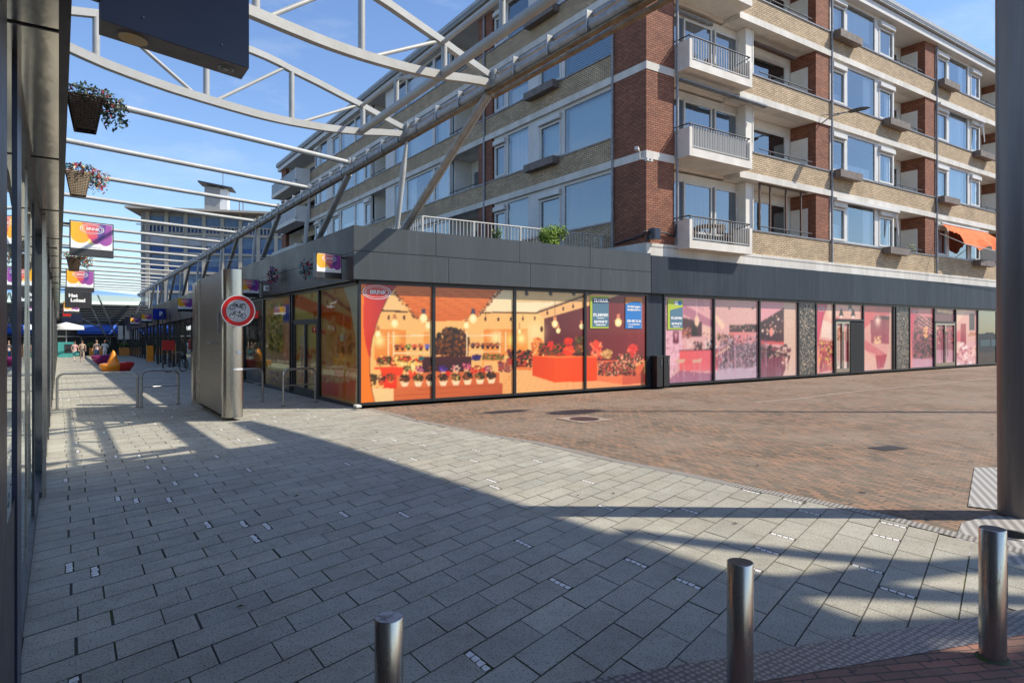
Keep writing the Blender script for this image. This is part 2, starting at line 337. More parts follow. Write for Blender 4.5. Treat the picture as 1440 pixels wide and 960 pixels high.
def granite_mat():
    m, t, b, o = nodes('speckled_granite'); P = wpos(t)
    v = N(t, 'ShaderNodeTexVoronoi'); v.inputs['Scale'].default_value = 16; t.links.new(P, v.inputs[0])
    r = N(t, 'ShaderNodeValToRGB'); e = r.color_ramp.elements; e[0].position = 0.0; e[0].color = (0.03, 0.028, 0.025, 1); e[1].position = 1; e[1].color = (0.42, 0.32, 0.24, 1)
    x = e.new(0.5); x.color = (0.10, 0.09, 0.075, 1); x = e.new(0.8); x.color = (0.20, 0.16, 0.11, 1)
    sp = N(t, 'ShaderNodeSeparateColor'); t.links.new(v.outputs['Color'], sp.inputs[0]); t.links.new(sp.outputs[0], r.inputs[0])
    t.links.new(r.outputs[0], b.inputs['Base Color']); b.inputs['Roughness'].default_value = 0.45; return m
mt['granite'] = granite_mat()
def slab_mat():
    m, t, b, o = nodes('grey_slabs'); P = wpos(t); a = N(t, 'ShaderNodeAttribute', attribute_name='tint')
    n1 = noise(t, P, 0.35, 6, 0.6); n2 = noise(t, P, 190, 2, 0.7); n3 = noise(t, P, 9, 6, 0.7); n4 = noise(t, P, 1.7, 5, 0.65)
    col = mixc(t, ramp(t, n1.outputs['Fac'], 0.35, 0.65), (0.44, 0.42, 0.345), (0.375, 0.355, 0.295))
    col = mixc(t, 1.0, col, a.outputs['Color'], 'MULTIPLY')
    n5 = noise(t, P, 80, 1, 0.4); sp = ramp(t, n2.outputs['Fac'], 0.30, 0.60, (0.62, 0.62, 0.62, 1), (1.12, 1.12, 1.12, 1)); col = mixc(t, 0.9, col, sp, 'MULTIPLY')
    s5 = ramp(t, n5.outputs['Fac'], 0.34, 0.40, (0.22, 0.21, 0.20, 1), (1, 1, 1, 1)); col = mixc(t, 0.62, col, s5, 'MULTIPLY')
    st = ramp(t, n3.outputs['Fac'], 0.25, 0.5, (0.72, 0.72, 0.70, 1), (1, 1, 1, 1)); col = mixc(t, 0.7, col, st, 'MULTIPLY')
    s4 = ramp(t, n4.outputs['Fac'], 0.30, 0.62, (0.78, 0.76, 0.73, 1), (1.05, 1.05, 1.05, 1)); col = mixc(t, 0.8, col, s4, 'MULTIPLY')
    t.links.new(col, b.inputs['Base Color']); b.inputs['Roughness'].default_value = 0.8
    bump(t, n2.outputs['Fac'], 0.35, 0.004, b); return m
mt['slab'] = slab_mat()
def joint_mat():
    m, t, b, o = nodes('mossy_joint'); P = wpos(t); n = noise(t, P, 1.6, 7, 0.75); n2 = noise(t, P, 60, 2)
    col = mixc(t, ramp(t, n.outputs['Fac'], 0.50, 0.60), (0.105, 0.096, 0.085), mixc(t, n2.outputs['Fac'], (0.05, 0.07, 0.02), (0.13, 0.15, 0.04)))
    t.links.new(col, b.inputs['Base Color']); b.inputs['Roughness'].default_value = 0.95; return m
mt['joint'] = joint_mat()
mt['cobble'] = M('white_cobble', (0.82, 0.80, 0.76), (0.66, 0.64, 0.6), 30, 0.6, bmp=0.4, bscale=60)
mt['plaza'] = brick_mat('brown_clinker', (0.34, 0.195, 0.115), (0.125, 0.102, 0.072), (0.05, 0.04, 0.03), 0.205, 0.06, 0.007, True, R_(-78), (0.80, 1.14), 0.0, (0.27, 0.21, 0.155))
mt['redclinker'] = brick_mat('red_clinker', (0.34, 0.15, 0.105), (0.22, 0.12, 0.09), (0.07, 0.06, 0.05), 0.205, 0.07, 0.006, True, R_(25), (0.8, 1.15))
def ribbed_mat(name, a, c, sc, ang, coarse=0.5):
    m, t, b, o = nodes(name); P = wpos(t); mp = N(t, 'ShaderNodeMapping'); mp.inputs['Rotation'].default_value = (0, 0, ang); t.links.new(P, mp.inputs[0])
    wv = N(t, 'ShaderNodeTexWave', bands_direction='X'); wv.inputs['Scale'].default_value = sc; wv.inputs['Distortion'].default_value = 0.3; t.links.new(mp.outputs[0], wv.inputs[0])
    n = noise(t, P, 25, 4); f = mixc(t, 0.35, ramp(t, wv.outputs['Fac'], 0.3, 0.7), n.outputs['Fac'])
    t.links.new(mixc(t, f, a, c), b.inputs['Base Color']); b.inputs['Roughness'].default_value = 0.6; bump(t, wv.outputs['Fac'], 0.8, 0.008, b); return m
mt['edge'] = ribbed_mat('ribbed_edge_stone', (0.20, 0.185, 0.165), (0.31, 0.285, 0.25), 7, R_(75))
mt['tactile'] = ribbed_mat('tactile_paving', (0.25, 0.235, 0.215), (0.42, 0.40, 0.37), 4.0, R_(60))
def tread_mat():
    m, t, b, o = nodes('patterned_iron_cover'); P = wpos(t); v = N(t, 'ShaderNodeTexVoronoi', feature='F1'); v.inputs['Scale'].default_value = 26; v.inputs['Randomness'].default_value = 0.25; t.links.new(P, v.inputs[0])
    f = ramp(t, v.outputs['Distance'], 0.25, 0.45); t.links.new(mixc(t, f, (0.30, 0.29, 0.29), (0.12, 0.12, 0.125)), b.inputs['Base Color']); b.inputs['Metallic'].default_value = 0.5
    b.inputs['Roughness'].default_value = 0.38; bump(t, f, -0.8, 0.008, b); return m
mt['tread'] = tread_mat()
mt['asphalt'] = M('far_ground', (0.12, 0.10, 0.09), (0.09, 0.08, 0.07), 0.3, 0.9)
mt['paleline'] = M('pale_channel_brick', (0.36, 0.27, 0.21), (0.28, 0.21, 0.16), 6, 0.85)
mt['art'] = vc_mat('printed_film')
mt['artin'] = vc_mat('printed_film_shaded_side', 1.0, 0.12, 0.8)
mt['lightbox'] = vc_mat('sign_print', 1.0, 0.4, 0.2)

def text_mesh(txt, size, extrude=0.0, bold=0.0, sx=1.0):
    cu = bpy.data.curves.new('txt', 'FONT'); cu.body = txt; cu.size = size; cu.align_x = 'CENTER'; cu.align_y = 'CENTER'; cu.offset = bold; cu.extrude = extrude; cu.resolution_u = 3
    ob = bpy.data.objects.new('txt', cu); COL.objects.link(ob); bpy.context.view_layer.update()
    me = bpy.data.meshes.new_from_object(ob.evaluated_get(bpy.context.evaluated_depsgraph_get()))
    vs = [(v.co.x * sx, v.co.y, v.co.z) for v in me.vertices]; fs = [tuple(p.vertices) for p in me.polygons]
    bpy.data.objects.remove(ob); bpy.data.curves.remove(cu); bpy.data.meshes.remove(me)
    return vs, fs
def add_text(mb, txt, size, o, ax, ay, m=0, bold=0.0, sx=1.0):
    vs, fs = text_mesh(txt, size, 0, bold, sx); o = Vector(o); ax = Vector(ax); ay = Vector(ay)
    mb.raw([o + ax * v[0] + ay * v[1] for v in vs], fs, m)

# raster painted by code into a fine mesh with colour per vertex (prints on glass, sign faces)
class Canvas:
    def __init__(s, x0, x1, z0, z1, res):
        s.x0, s.x1, s.z0, s.z1 = x0, x1, z0, z1
        s.w = int((x1 - x0) * res) + 1; s.h = int((z1 - z0) * res) + 1
        s.X, s.Z = np.meshgrid(np.linspace(x0, x1, s.w), np.linspace(z0, z1, s.h)); s.a = np.zeros((s.h, s.w, 3))
    def pts(s, p): return p
    def mask(s, poly):
        poly = np.asarray(poly, float); X, Z = s.X, s.Z
        bx0, bz0 = poly.min(0); bx1, bz1 = poly.max(0)
        i0 = max(0, int((bz0 - s.z0) / (s.z1 - s.z0) * (s.h - 1)) - 1); i1 = min(s.h, int((bz1 - s.z0) / (s.z1 - s.z0) * (s.h - 1)) + 2)
        j0 = max(0, int((bx0 - s.x0) / (s.x1 - s.x0) * (s.w - 1)) - 1); j1 = min(s.w, int((bx1 - s.x0) / (s.x1 - s.x0) * (s.w - 1)) + 2)
        if i1 <= i0 or j1 <= j0: return None
        X = X[i0:i1, j0:j1]; Z = Z[i0:i1, j0:j1]; ins = np.zeros(X.shape, bool); n = len(poly)
        for k in range(n):
            xa, za = poly[k]; xb, zb = poly[(k + 1) % n]
            if za == zb: continue
            c = ((za > Z) != (zb > Z)) & (X < (xb - xa) * (Z - za) / (zb - za) + xa); ins ^= c
        return ins, (slice(i0, i1), slice(j0, j1))
    def poly(s, p, c, c2=None, axis=0, alpha=1.0):
        p = [s.tr(q) for q in p]; r = s.mask(p)
        if r is None: return
        ins, sl = r; c = s2l(c)
        if c2 is not None:
            c2 = s2l(c2); g = s.X[sl] if axis == 0 else s.Z[sl]
            lo, hi = min(q[axis] for q in p), max(q[axis] for q in p); f = ((g - lo) / (hi - lo + 1e-9))[..., None]; cc = c * (1 - f) + c2 * f
        else: cc = np.broadcast_to(c, ins.shape + (3,))
        a = s.a[sl]; a[ins] = a[ins] * (1 - alpha) + cc[ins] * alpha
    def ell(s, cx, cy, rx, ry, c, n=14, alpha=1.0):
        s.poly([(cx + rx * math.cos(2 * math.pi * i / n), cy + ry * math.sin(2 * math.pi * i / n)) for i in range(n)], c, alpha=alpha)
    def line(s, a, b, wd, c):
        dx, dy = b[0] - a[0], b[1] - a[1]; L = math.hypot(dx, dy) or 1; nx, ny = -dy / L * wd / 2, dx / L * wd / 2
        s.poly([(a[0] + nx, a[1] + ny), (b[0] + nx, b[1] + ny), (b[0] - nx, b[1] - ny), (a[0] - nx, a[1] - ny)], c)
    def blobs(s, x0, x1, y0, y1, n, r, cols, shape='box'):
        for _ in range(n):
            if shape == 'box': x = random.uniform(x0, x1); y = random.uniform(y0, y1)
            else:
                t = random.uniform(0, 2 * math.pi); q = math.sqrt(random.random()); x = (x0 + x1) / 2 + math.cos(t) * q * (x1 - x0) / 2; y = (y0 + y1) / 2 + math.sin(t) * q * (y1 - y0) / 2
            rr = r * random.uniform(0.5, 1.4); s.ell(x, y, rr, rr * random.uniform(0.6, 1.1), random.choice(cols), 7)
    def glow(s, cx, cy, r, c, k=1.0):
        (x, z) = s.tr((cx, cy)); (x2, _) = s.tr((cx + r, cy)); rr = abs(x2 - x); f = np.exp(-(((s.X - x) ** 2 + (s.Z - z) ** 2) / rr ** 2))[..., None] * k
        s.a = s.a * (1 - f) + s2l(c) * f
    def soften(s):
        a = s.a; a[1:-1] = (a[:-2] + 2 * a[1:-1] + a[2:]) / 4; a[:, 1:-1] = (a[:, :-2] + 2 * a[:, 1:-1] + a[:, 2:]) / 4
    def grain(s, k=0.04): s.a *= 1 + rng.normal(0, k, s.a.shape[:2])[..., None]
    def mesh(s, name, mat, to3d, parent=None, clip=0.86, gain=1.0):
        vs = np.empty((s.h * s.w, 3)); P = to3d(s.X.ravel(), s.Z.ravel())
        for i in range(3): vs[:, i] = P[i]
        if parent is not None:
            p = parent; off = Vector((0, 0, 0))
            while p is not None: off += p.location; p = p.parent
            vs -= np.array(off)
        idx = np.arange(s.h * s.w).reshape(s.h, s.w); fs = np.stack([idx[:-1, :-1], idx[:-1, 1:], idx[1:, 1:], idx[1:, :-1]], -1).reshape(-1, 4)
        me = bpy.data.meshes.new(name); me.vertices.add(len(vs)); me.vertices.foreach_set('co', vs.ravel()); me.loops.add(fs.size); me.polygons.add(len(fs))
        me.loops.foreach_set('vertex_index', fs.ravel()); me.polygons.foreach_set('loop_start', np.arange(0, fs.size, 4)); me.update(calc_edges=True)
        me.materials.append(mat); at = me.attributes.new('paint', 'FLOAT_COLOR', 'POINT')
        col = np.ones((s.h * s.w, 4)); col[:, :3] = np.clip(s.a.reshape(-1, 3) * gain, 0.005, clip); at.data.foreach_set('color', col.ravel())
        ob = bpy.data.objects.new(name, me); COL.objects.link(ob)
        if parent is not None: ob.parent = parent
        return ob

# ------------------------------------------------------------------ ground
def sheet(name, poly, z, mat, kind='structure'):
    # polygon split at y = 10 so that it follows the fall of the street
    def clip(p, keep):
        out = []
        for i in range(len(p)):
            a, b = p[i], p[(i + 1) % len(p)]; ia, ib = keep(a[1]), keep(b[1])
            if ia: out.append(a)
            if ia != ib: t = (10 - a[1]) / (b[1] - a[1]); out.append((a[0] + (b[0] - a[0]) * t, 10.0))
        return out
    m = MB()
    for k in (lambda y: y <= 10, lambda y: y > 10):
        q = clip(poly, k)
        if len(q) > 2: m.face([(x, y, z + gz(y)) for x, y in q])
    return m.build(name, mat, kind=kind)
def area(p): return sum(p[i][0] * p[(i + 1) % len(p)][1] - p[(i + 1) % len(p)][0] * p[i][1] for i in range(len(p)))
m = MB()
for x0, x1 in ((-900, 900),):
    m.face([(x0, -600, -0.03), (x1, -600, -0.03), (x1, 10, -0.03), (x0, 10, -0.03)])
    m.face([(x0, 10, -0.03), (x1, 10, -0.03), (x1, 120, -0.03 + gz(120)), (x0, 120, -0.03 + gz(120))])
    m.face([(x0, 120, -0.03 + gz(120)), (x1, 120, -0.03 + gz(120)), (x1, 1500, -0.03 + gz(120)), (x0, 1500, -0.03 + gz(120))])
m.build('ground', mt['asphalt'], kind='structure')
# edge between grey slabs and brown clinkers
EDGE = [(6.15, 1.30), (6.2, 1.9)] + [(6.26, 2.5), (6.34, 3.29), (6.31, 3.95), (6.24, 4.48), (6.2, 5.45), (6.08, 6.49), (6.04, 8.35), (5.83, 9.43), (5.71, 11.41), (5.67, 12.19)] + [(5.74, 12.9), (5.74, 14.75)]
def edge_x(y):
    if y > 14.75: return 5.9
    for (xa, ya), (xb, yb) in zip(EDGE, EDGE[1:]):
        if ya <= y <= yb: return xa + (xb - xa) * (y - ya) / (yb - ya)
    return 6.15
def strip_y(x): return 2.90 - (x - 0.9) * 0.318     # upper edge of the iron channel at the south end of the slabs
sheet('brown_clinker_plaza', [(-3, -30), (70, -30), (70, 14.95), (5.4, 14.95), (5.0, 9), (5.0, 3), (-3, 3.4)][::1], -0.012, mt['plaza'])
sheet('paving_bed', [(-0.6, 1.0), (6.2, 1.0)] + EDGE[1:] + [(5.72, 14.9), (5.72, 100), (-1.9, 100), (-1.0, 40)], -0.006, mt['joint'])
sl = MB(); cd = 0.25; ln = 0.44; SH = 0.34          # courses run skew to the street, like the rafters overhead
def slabface(a, b, ya, yb, dz, m_, c):
    P4 = [(a, ya + SH * a), (b, ya + SH * b), (b, yb + SH * b), (a, yb + SH * a)]
    sl.face([(px, py, gz(py) + dz) for px, py in P4], m_, c=c)
y = -2.0; row = 0
while y < 96:
    far = y > 34; off = (0.17 if row % 2 else 0.0) + random.uniform(-0.015, 0.015); x = -0.62 - off - 0.0128 * max(0, y)
    while True:
        yc = y + SH * x + cd / 2; xe = edge_x(yc) if yc < 14.75 else 5.64
        if x >= xe: break
        x1 = min(x + ln, xe); a = x; b = x1 - random.choice((0.007, 0.009, 0.011, 0.017 if x < 1.2 else 0.009)); yv = y + SH * (x + x1) / 2
        if yv + cd / 2 > strip_y((x + x1) / 2) - 0.20:
            if random.random() < 0.10 and not far and x1 < xe and x1 - a > 0.38 and yv > strip_y(a) + 0.05:      # a strip of white cobbles closes the slab
                b = x1 - 0.060; yy = y + 0.012
                for q in range(4):
                    hh = (cd - 0.026) / 4; cxx = x1 - 0.056 + random.uniform(-.004, .004); cw = random.uniform(.040, .048)
                    ys = yy + SH * cxx; sl.face([(cxx, ys + .004, gz(ys) + .001), (cxx + cw, ys + .003 + SH * cw, gz(ys) + .001), (cxx + cw - .004, ys + hh - .003 + SH * cw, gz(ys) + .001), (cxx + .003, ys + hh - .006, gz(ys) + .001)], 1, c=(1, 1, 1))
                    yy += hh
            if b - a > 0.03:
                g = random.gauss(1, 0.042); h_ = random.gauss(0, 0.010); slabface(a, b, y + .0045, y + cd - .0045, random.uniform(-0.0012, 0.0012), 0, (g + h_, g, g - h_))
        x = x1
    y += cd; row += 1
sl.build('grey_slab_paving', [mt['slab'], mt['cobble']], kind='structure', cols=True)
m = MB(); W_ = 0.16
for (xa, ya), (xb, yb) in zip(EDGE[1:], EDGE[2:]):
    m.face([(xa, ya, gz(ya) + .002), (xb, yb, gz(yb) + .002), (xb + W_, yb, gz(yb) + .002), (xa + W_, ya, gz(ya) + .002)][::-1])
m.build('ribbed_edge_course', mt['edge'], kind='structure')
m = MB(); xs = [-0.4 + 0.5 * i for i in range(14)]
m.face([(-1.5, strip_y(-1.5), .007), (6.25, strip_y(6.25), .007), (6.25, strip_y(6.25) - .27, .007), (-1.5, strip_y(-1.5) - .27, .007)][::-1])
m.build('iron_channel_cover', mt['tread'], kind='structure')
sheet('red_clinker_pavement', [(-3, -8), (14, -8), (14, 0.2), (6.25, strip_y(6.25) - .27), (-3, strip_y(-3) - .27)], 0.0045, mt['redclinker'])
m = MB(); m.face([(7.49, 2.88, .0), (7.62, 2.55, .0), (10.1, 3.35, .0), (9.71, 3.66, .0)]); m.face([(5.8, 2.36, .0), (5.95, 1.80, .0), (7.6, 2.15, .0), (7.3, 2.62, 0), (6.79, 2.66, .0)])
m.build('tactile_paving', mt['tactile'], kind='structure')
m = MB()
def band(pts, wd, z=-0.008):
    for (xa, ya), (xb, yb) in zip(pts, pts[1:]):
        d = Vector((xb - xa, yb - ya, 0)).normalized(); n = Vector((-d.y, d.x, 0)) * wd / 2
        m.face([(xa - n.x, ya - n.y, z), (xb - n.x, yb - n.y, z), (xb + n.x, yb + n.y, z), (xa + n.x, ya + n.y, z)])
def G(x, y): r = ray(x, y); k = -CH / r[2]; return (k * r[0], k * r[1])
band([G(1062, 565), G(1120, 560), G(1200, 550), G(1300, 541), G(1398, 531)], 0.12); band([G(718, 612), G(765, 606)], 0.06)
m.build('pale_brick_channel', mt['paleline'], kind='structure')
# manhole and small covers
m = MB(); c = G(822, 588.5); m.face([(c[0] - .42, c[1] - .42, -.004), (c[0] + .42, c[1] - .42, -.004), (c[0] + .42, c[1] + .42, -.004), (c[0] - .42, c[1] + .42, -.004)], 0)
m.disc((c[0], c[1], .002), (1, 0, 0), (0, 1, 0), .30, n=28, m=1)
tag(m.build('manhole_cover', [mt['paleline'], mt['darkmetal']]), 'round iron manhole cover in a pale square frame on the brown brick plaza', 'manhole cover')
m = MB(); c = G(1244, 629)
m.obox((c[0] - .25, c[1] - .12, -.008), (.5, -.1, 0), (.06, .28, 0), (0, 0, .004), 0); tag(m.build('drain_cover', [mt['darkmetal']]), 'small dark rectangular drain cover in the brown brick plaza', 'drain cover')
m = MB(); c = G(1422, 752); m.lathe((c[0], c[1], 0), [(.17, 0), (.17, .006), (.13, .008), (0.001, .008)], 28, 0); m.lathe((c[0], c[1], .001), [(.125, 0.0075), (0.001, .0085)], 24, 1)
tag(m.build('ground_spotlight', [mt['steel'], mt['tealglass']]), 'round glass ground light set in tactile paving at the foot of the big pillar', 'ground light')

m = MB(); lr = random.Random(21)
for i in range(90):
    x = lr.uniform(.2, 26); y = lr.uniform(3.4, 14.2); s_ = lr.uniform(.015, .035); a = lr.uniform(0, 6.28); zz = gz(y) + .006
    c, d = math.cos(a) * s_, math.sin(a) * s_; m.face([(x - c, y - d, zz), (x + d * .4, y - c * .4, zz + .008), (x + c, y + d, zz + .002), (x - d * .4, y + c * .4, zz + .012)])
m.build('leaf_litter', M('dry_leaf', (.16, .10, .045), (.09, .06, .03), 20, .8), kind='stuff')
# ------------------------------------------------------------------ apartment building
APT = thing('apartment_building', 'five-storey L-shaped apartment block in yellow and red brick above black-framed shops', 'building', (15.25, 14.9, 0))
B = [4.46, 7.32, 10.18, 13.04]; ROOF = 15.76; WY1 = 58.6; SX1 = 56.0
def fb(mb, side, s0, s1, d0, d1, z0, z1, m=0):
    if side == 'W': mb.box(15.25 + d0, 15.25 + d1, s0, s1, z0, z1, m)
    else: mb.box(s0, s1, 14.9 + d0, 14.9 + d1, z0, z1, m)
core = MB(); core.box(17.4, 27, 16.6, WY1, 0.0, ROOF); core.box(27, SX1, 16.6, 26, 0, ROOF)
core.build('inner_core', mt['loggia'], APT)
slabs = MB(); yb_ = MB(); rb = MB(); wp = MB(); sill = MB(); sof = MB()
# corner pier, full height
rb.box(15.25, 16.54, 14.9, 16.38, 4.60, ROOF)
for k in (1, 2, 3): slabs.box(15.235, 16.55, 14.885, 16.395, B[k] , B[k] + .25)
WEST = [('win', 16.5, 24.05, [(16.56, 19.16, 'f'), (19.37, 20.70, 'n'), (20.74, 21.45, 'p'), (21.50, 23.0, 'f'), (23.15, 24.0, 'n')]), ('red', 24.13, 25.3), ('log', 25.3, 28.1),
        ('win', 28.1, 34.7, [(28.2, 29.7, 'f'), (29.95, 33.0, 'f'), (33.2, 34.6, 'f')]), ('pan', 34.7, 35.9), ('log', 35.9, 38.2),
        ('win', 38.2, 49.4, [(38.3, 39.2, 'n'), (39.4, 40.9, 'f'), (41.1, 43.6, 'f'), (43.9, 45.3, 'n'), (45.4, 46.5, 'p'), (46.6, 48.1, 'f'), (48.3, 49.3, 'n')]), ('log', 49.4, 57.2), ('red', 57.2, WY1)]
SOUTH = [('bal', 16.54, 21.1), ('log', 21.1, 24.8), ('red', 24.8, 25.8), ('win', 25.9, 31.2, [(26.05, 27.05, 'n'), (27.25, 29.5, 'f'), (29.85, 31.1, 'n')]), ('log', 31.2, 34.05), ('red', 34.05, 35.1),
         ('win', 35.15, 40.4, [(35.3, 36.5, 'n'), (36.75, 38.9, 'f'), (39.2, 40.3, 'n')]), ('log', 40.4, 43.4), ('red', 43.4, 44.5),
         ('win', 44.55, 49.8, [(44.7, 45.9, 'n'), (46.15, 48.3, 'f'), (48.6, 49.7, 'n')]), ('log', 49.8, 53), ('red', 53, SX1)]
WSEED = random.Random(5)
def facade(side, segs, smin, smax):
    for k in range(4):
        b = B[k]; top = (B[k + 1] if k < 3 else ROOF); zs = b + 1.0
        if k > 0:
            s0 = smin if side == 'W' else 19.9
            fb(slabs, side, s0, smax, -0.06, 0.5, b, b + .24); fb(sof, side, s0, smax, 0.5, 2.4, b + .002, b + .20)
        else: fb(slabs, side, smin if side == 'W' else 16.54, smax, 0.02, 2.4, b, b + .13)
        s0 = smin if side == 'W' else 19.9
        fb(yb_, side, s0, smax, 0.0, 0.28, b + (.24 if k else .13), zs)
        fb(sill, side, s0, smax, -0.035, 0.30, zs, zs + .05)
        for sg in segs:
            kind, a, c = sg[:3]
            if kind == 'red': fb(rb, side, a, c, 0.0, 1.1 if side == 'S' else 1.3, zs + .05, top)
            elif kind == 'pan': fb(wp, side, a, c, 0.05, 1.3, zs + .05, top)
            elif kind == 'win': window(side, k, a, c, sg[3], zs + .05, top)
            elif kind == 'log': loggia(side, k, a, c, b + .20 if k else b + .13, zs + .05, top)
            elif kind == 'bal': balcony_bay(k, a, c, top)
def place_plane(mb, side, s0, s1, d, z0, z1, m=0):
    if side == 'W': mb.face([(15.25 + d, s1, z0), (15.25 + d, s0, z0), (15.25 + d, s0, z1), (15.25 + d, s1, z1)], m)
    else: mb.face([(s0, 14.9 + d, z0), (s1, 14.9 + d, z0), (s1, 14.9 + d, z1), (s0, 14.9 + d, z1)], m)
def window(side, k, a, c, panes, z0, top, dep=0.08, zt=None):
    zt = zt or (top - 0.10); fr = MB(); F = 0.075
    fb(fr, side, a, c, dep, dep + .10, z0, z0 + .07); fb(fr, side, a, c, dep - .02, dep + .10, zt - .02, top)
    xs = [a] + [v for p in panes for v in p[:2]] + [c]
    for i in range(0, len(xs), 2): fb(fr, side, xs[i], max(xs[i + 1], xs[i] + .03), dep - .01, dep + .10, z0 + .07, zt - .02)
    for s0, s1, kd in panes:
        if kd == 'n':
            for (p0, p1, q0, q1) in ((s0, s0 + F, z0 + .07, zt - .3), (s1 - F, s1, z0 + .07, zt - .3), (s0 + F, s1 - F, z0 + .07, z0 + .07 + F), (s0 + F, s1 - F, zt - .3 - F, zt - .3)):
                fb(fr, side, p0, p1, dep - .035, dep + .06, q0, q1)
            fb(fr, side, s0, s1, dep - .0, dep + .1, zt - .3, zt - .02)
        if kd == 'p': fb(fr, side, s0, s1, dep - .03, dep + .1, z0 + .07, zt - .02)
    f = fr.build('window', mt['white'], APT)
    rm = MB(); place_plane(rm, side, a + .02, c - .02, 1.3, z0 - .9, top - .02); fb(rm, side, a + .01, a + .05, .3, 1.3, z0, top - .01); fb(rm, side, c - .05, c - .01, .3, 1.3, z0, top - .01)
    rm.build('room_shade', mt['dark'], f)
    for s0, s1, kd in panes:
        if kd == 'p': continue
        pm = MB(); e = F if kd == 'n' else 0; q = (zt - .3 - F) if kd == 'n' else zt - .02
        place_plane(pm, side, s0 + e, s1 - e, dep + .03, z0 + .07 + e, q); pm.build('pane', mt['glass'], f)
        r = WSEED.random(); cm = MB(); d = dep + .22
        def wavy(u0, u1, w0, w1, mat):
            n = max(3, int((u1 - u0) / .06)); mb = MB(); pts = []
            for i in range(n + 1):
                u = u0 + (u1 - u0) * i / n; dd = d + .03 * math.sin(i * 1.9) ; pts.append((15.25 + dd, u) if side == 'W' else (u, 14.9 + dd))
            for i in range(n): mb.face([(pts[i][0], pts[i][1], w0), (pts[i + 1][0], pts[i + 1][1], w0), (pts[i + 1][0], pts[i + 1][1], w1), (pts[i][0], pts[i][1], w1)], 0, True)
            mb.build('curtain', mat, f)
        if side == 'W' and k == 1 and s0 < 20: r = 2.0
        if side == 'W' and k == 2 and s0 < 17: r = 3.0
        if side == 'W' and k == 3 and 19 < s0 < 20.5: r = 4.0
        if side == 'S' and k == 3 and s0 < 29: r = 2.0 if s0 > 27 else 2.1
        if r == 3.0:
            vb = MB()
            for i in range(18): zz = z0 + .1 + i * .092; vb.obox(Vector((15.25 + d, s0, zz)), (0, s1 - s0, 0), (.05, 0, .045), (0, 0, .006)) 
            vb.build('blind', mt['blind'], f)
        elif r >= 4: wavy(s0, s1, z0 + .9, zt, mt['greenblind'])
        elif r >= 2: 
            vb = MB(); place_plane(vb, side, s0, s1, d, z0 + (.45 if side == 'S' else .02), zt); vb.build('blind', mt['blind'], f)
        elif r < .28: wavy(s0, s1, z0, zt, mt['curtain'])
        elif r < .62: wavy(s0, s0 + (s1 - s0) * WSEED.uniform(.15, .4), z0, zt, mt['curtain']); wavy(s1 - (s1 - s0) * .25, s1, z0, zt, mt['curtain'])
        elif r < .85: wavy(s0, s1, z0, zt, mt['curtaindark'])
        else: wavy(s0, s1, z0, z0 + WSEED.uniform(.3, .8), mt['curtain'])
        if kd == 'n':
            ro = MB(); fb(ro, side, s0 - .02, s1 + .02, dep - .13, dep - .02, zt - .27, zt - .06); fb(ro, side, s0 + .02, s1 - .02, dep - .16, dep - .12, zt - .26, zt - .22)
            ro.build('sunshade_box', mt['white'], f)
def loggia(side, k, a, c, zf, z0, top):
    D = 1.10 if side == 'S' else 1.25; lo = MB()
    fb(lo, side, a, c, D, D + .12, zf, top - .01); fb(lo, side, a, a + .06, .28, D, zf, top - .01)
    rbw = MB(); fb(rbw, side, c - .04, c - .0, .29, D, zf, top - .01)
    lo.build('loggia_wall', mt['loggia'], APT)
    if side == 'S': rbw.build('loggia_side_wall', mt['redbrick'], APT)
    else: rbw.build('loggia_side_wall', mt['loggia'], APT)
    pt = MB(); fb(pt, side, c - .08, c - .045, .32, D - .02, zf, z0 + 1.25); pt.build('loggia_partition', mt['loggia'], APT)
    # door and window on the back wall
    dr = MB(); L = c - a; u = a + .15 if side == 'S' else c - 1.1
    fb(dr, side, u, u + .85, D - .05, D, zf, top - .45); o_ = dr.build('balcony_door', mt['white'], APT)
    g = MB(); place_plane(g, side, u + .18, u + .67, D - .052, zf + .95, top - .6); g.build('door_glass', mt['glass'], o_)
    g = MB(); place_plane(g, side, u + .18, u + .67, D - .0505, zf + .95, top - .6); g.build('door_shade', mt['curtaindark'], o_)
    wn = MB(); u0, u1 = (a + 1.1, c - .45) if side == 'S' else (a + .3, c - 1.3)
    fb(wn, side, u0, u1, D - .04, D, zf + .6, zf + .68); fb(wn, side, u0, u1, D - .04, D, top - .45, top - .37)
    for q in (u0, u1 - .07): fb(wn, side, q, q + .07, D - .04, D, zf + .68, top - .45)
    o_ = wn.build('loggia_window', mt['white'], APT)
    g = MB(); place_plane(g, side, u0 + .07, u1 - .07, D - .02, zf + .68, top - .45); g.build('pane', mt['glass'], o_)
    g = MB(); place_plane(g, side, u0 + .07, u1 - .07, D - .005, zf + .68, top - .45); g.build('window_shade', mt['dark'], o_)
    hr = MB()
    if side == 'S': 
        hr.tube((a + .05, 14.93, z0 + .17), (c - .25, 14.93, z0 + .17), .022, n=8)
        for q in (a + .7, a + 1.9): hr.box(q, q + .03, 14.92, 14.95, z0, z0 + .17)
    else:
        hr.tube((15.28, a + .05, z0 + .14), (15.28, c - .05, z0 + .14), .022, n=8)
        for q in (a + .8, a + 2.0): hr.box(15.27, 15.30, q, q + .03, z0, z0 + .14)
    hr.build('handrail', mt['raildark'], APT)
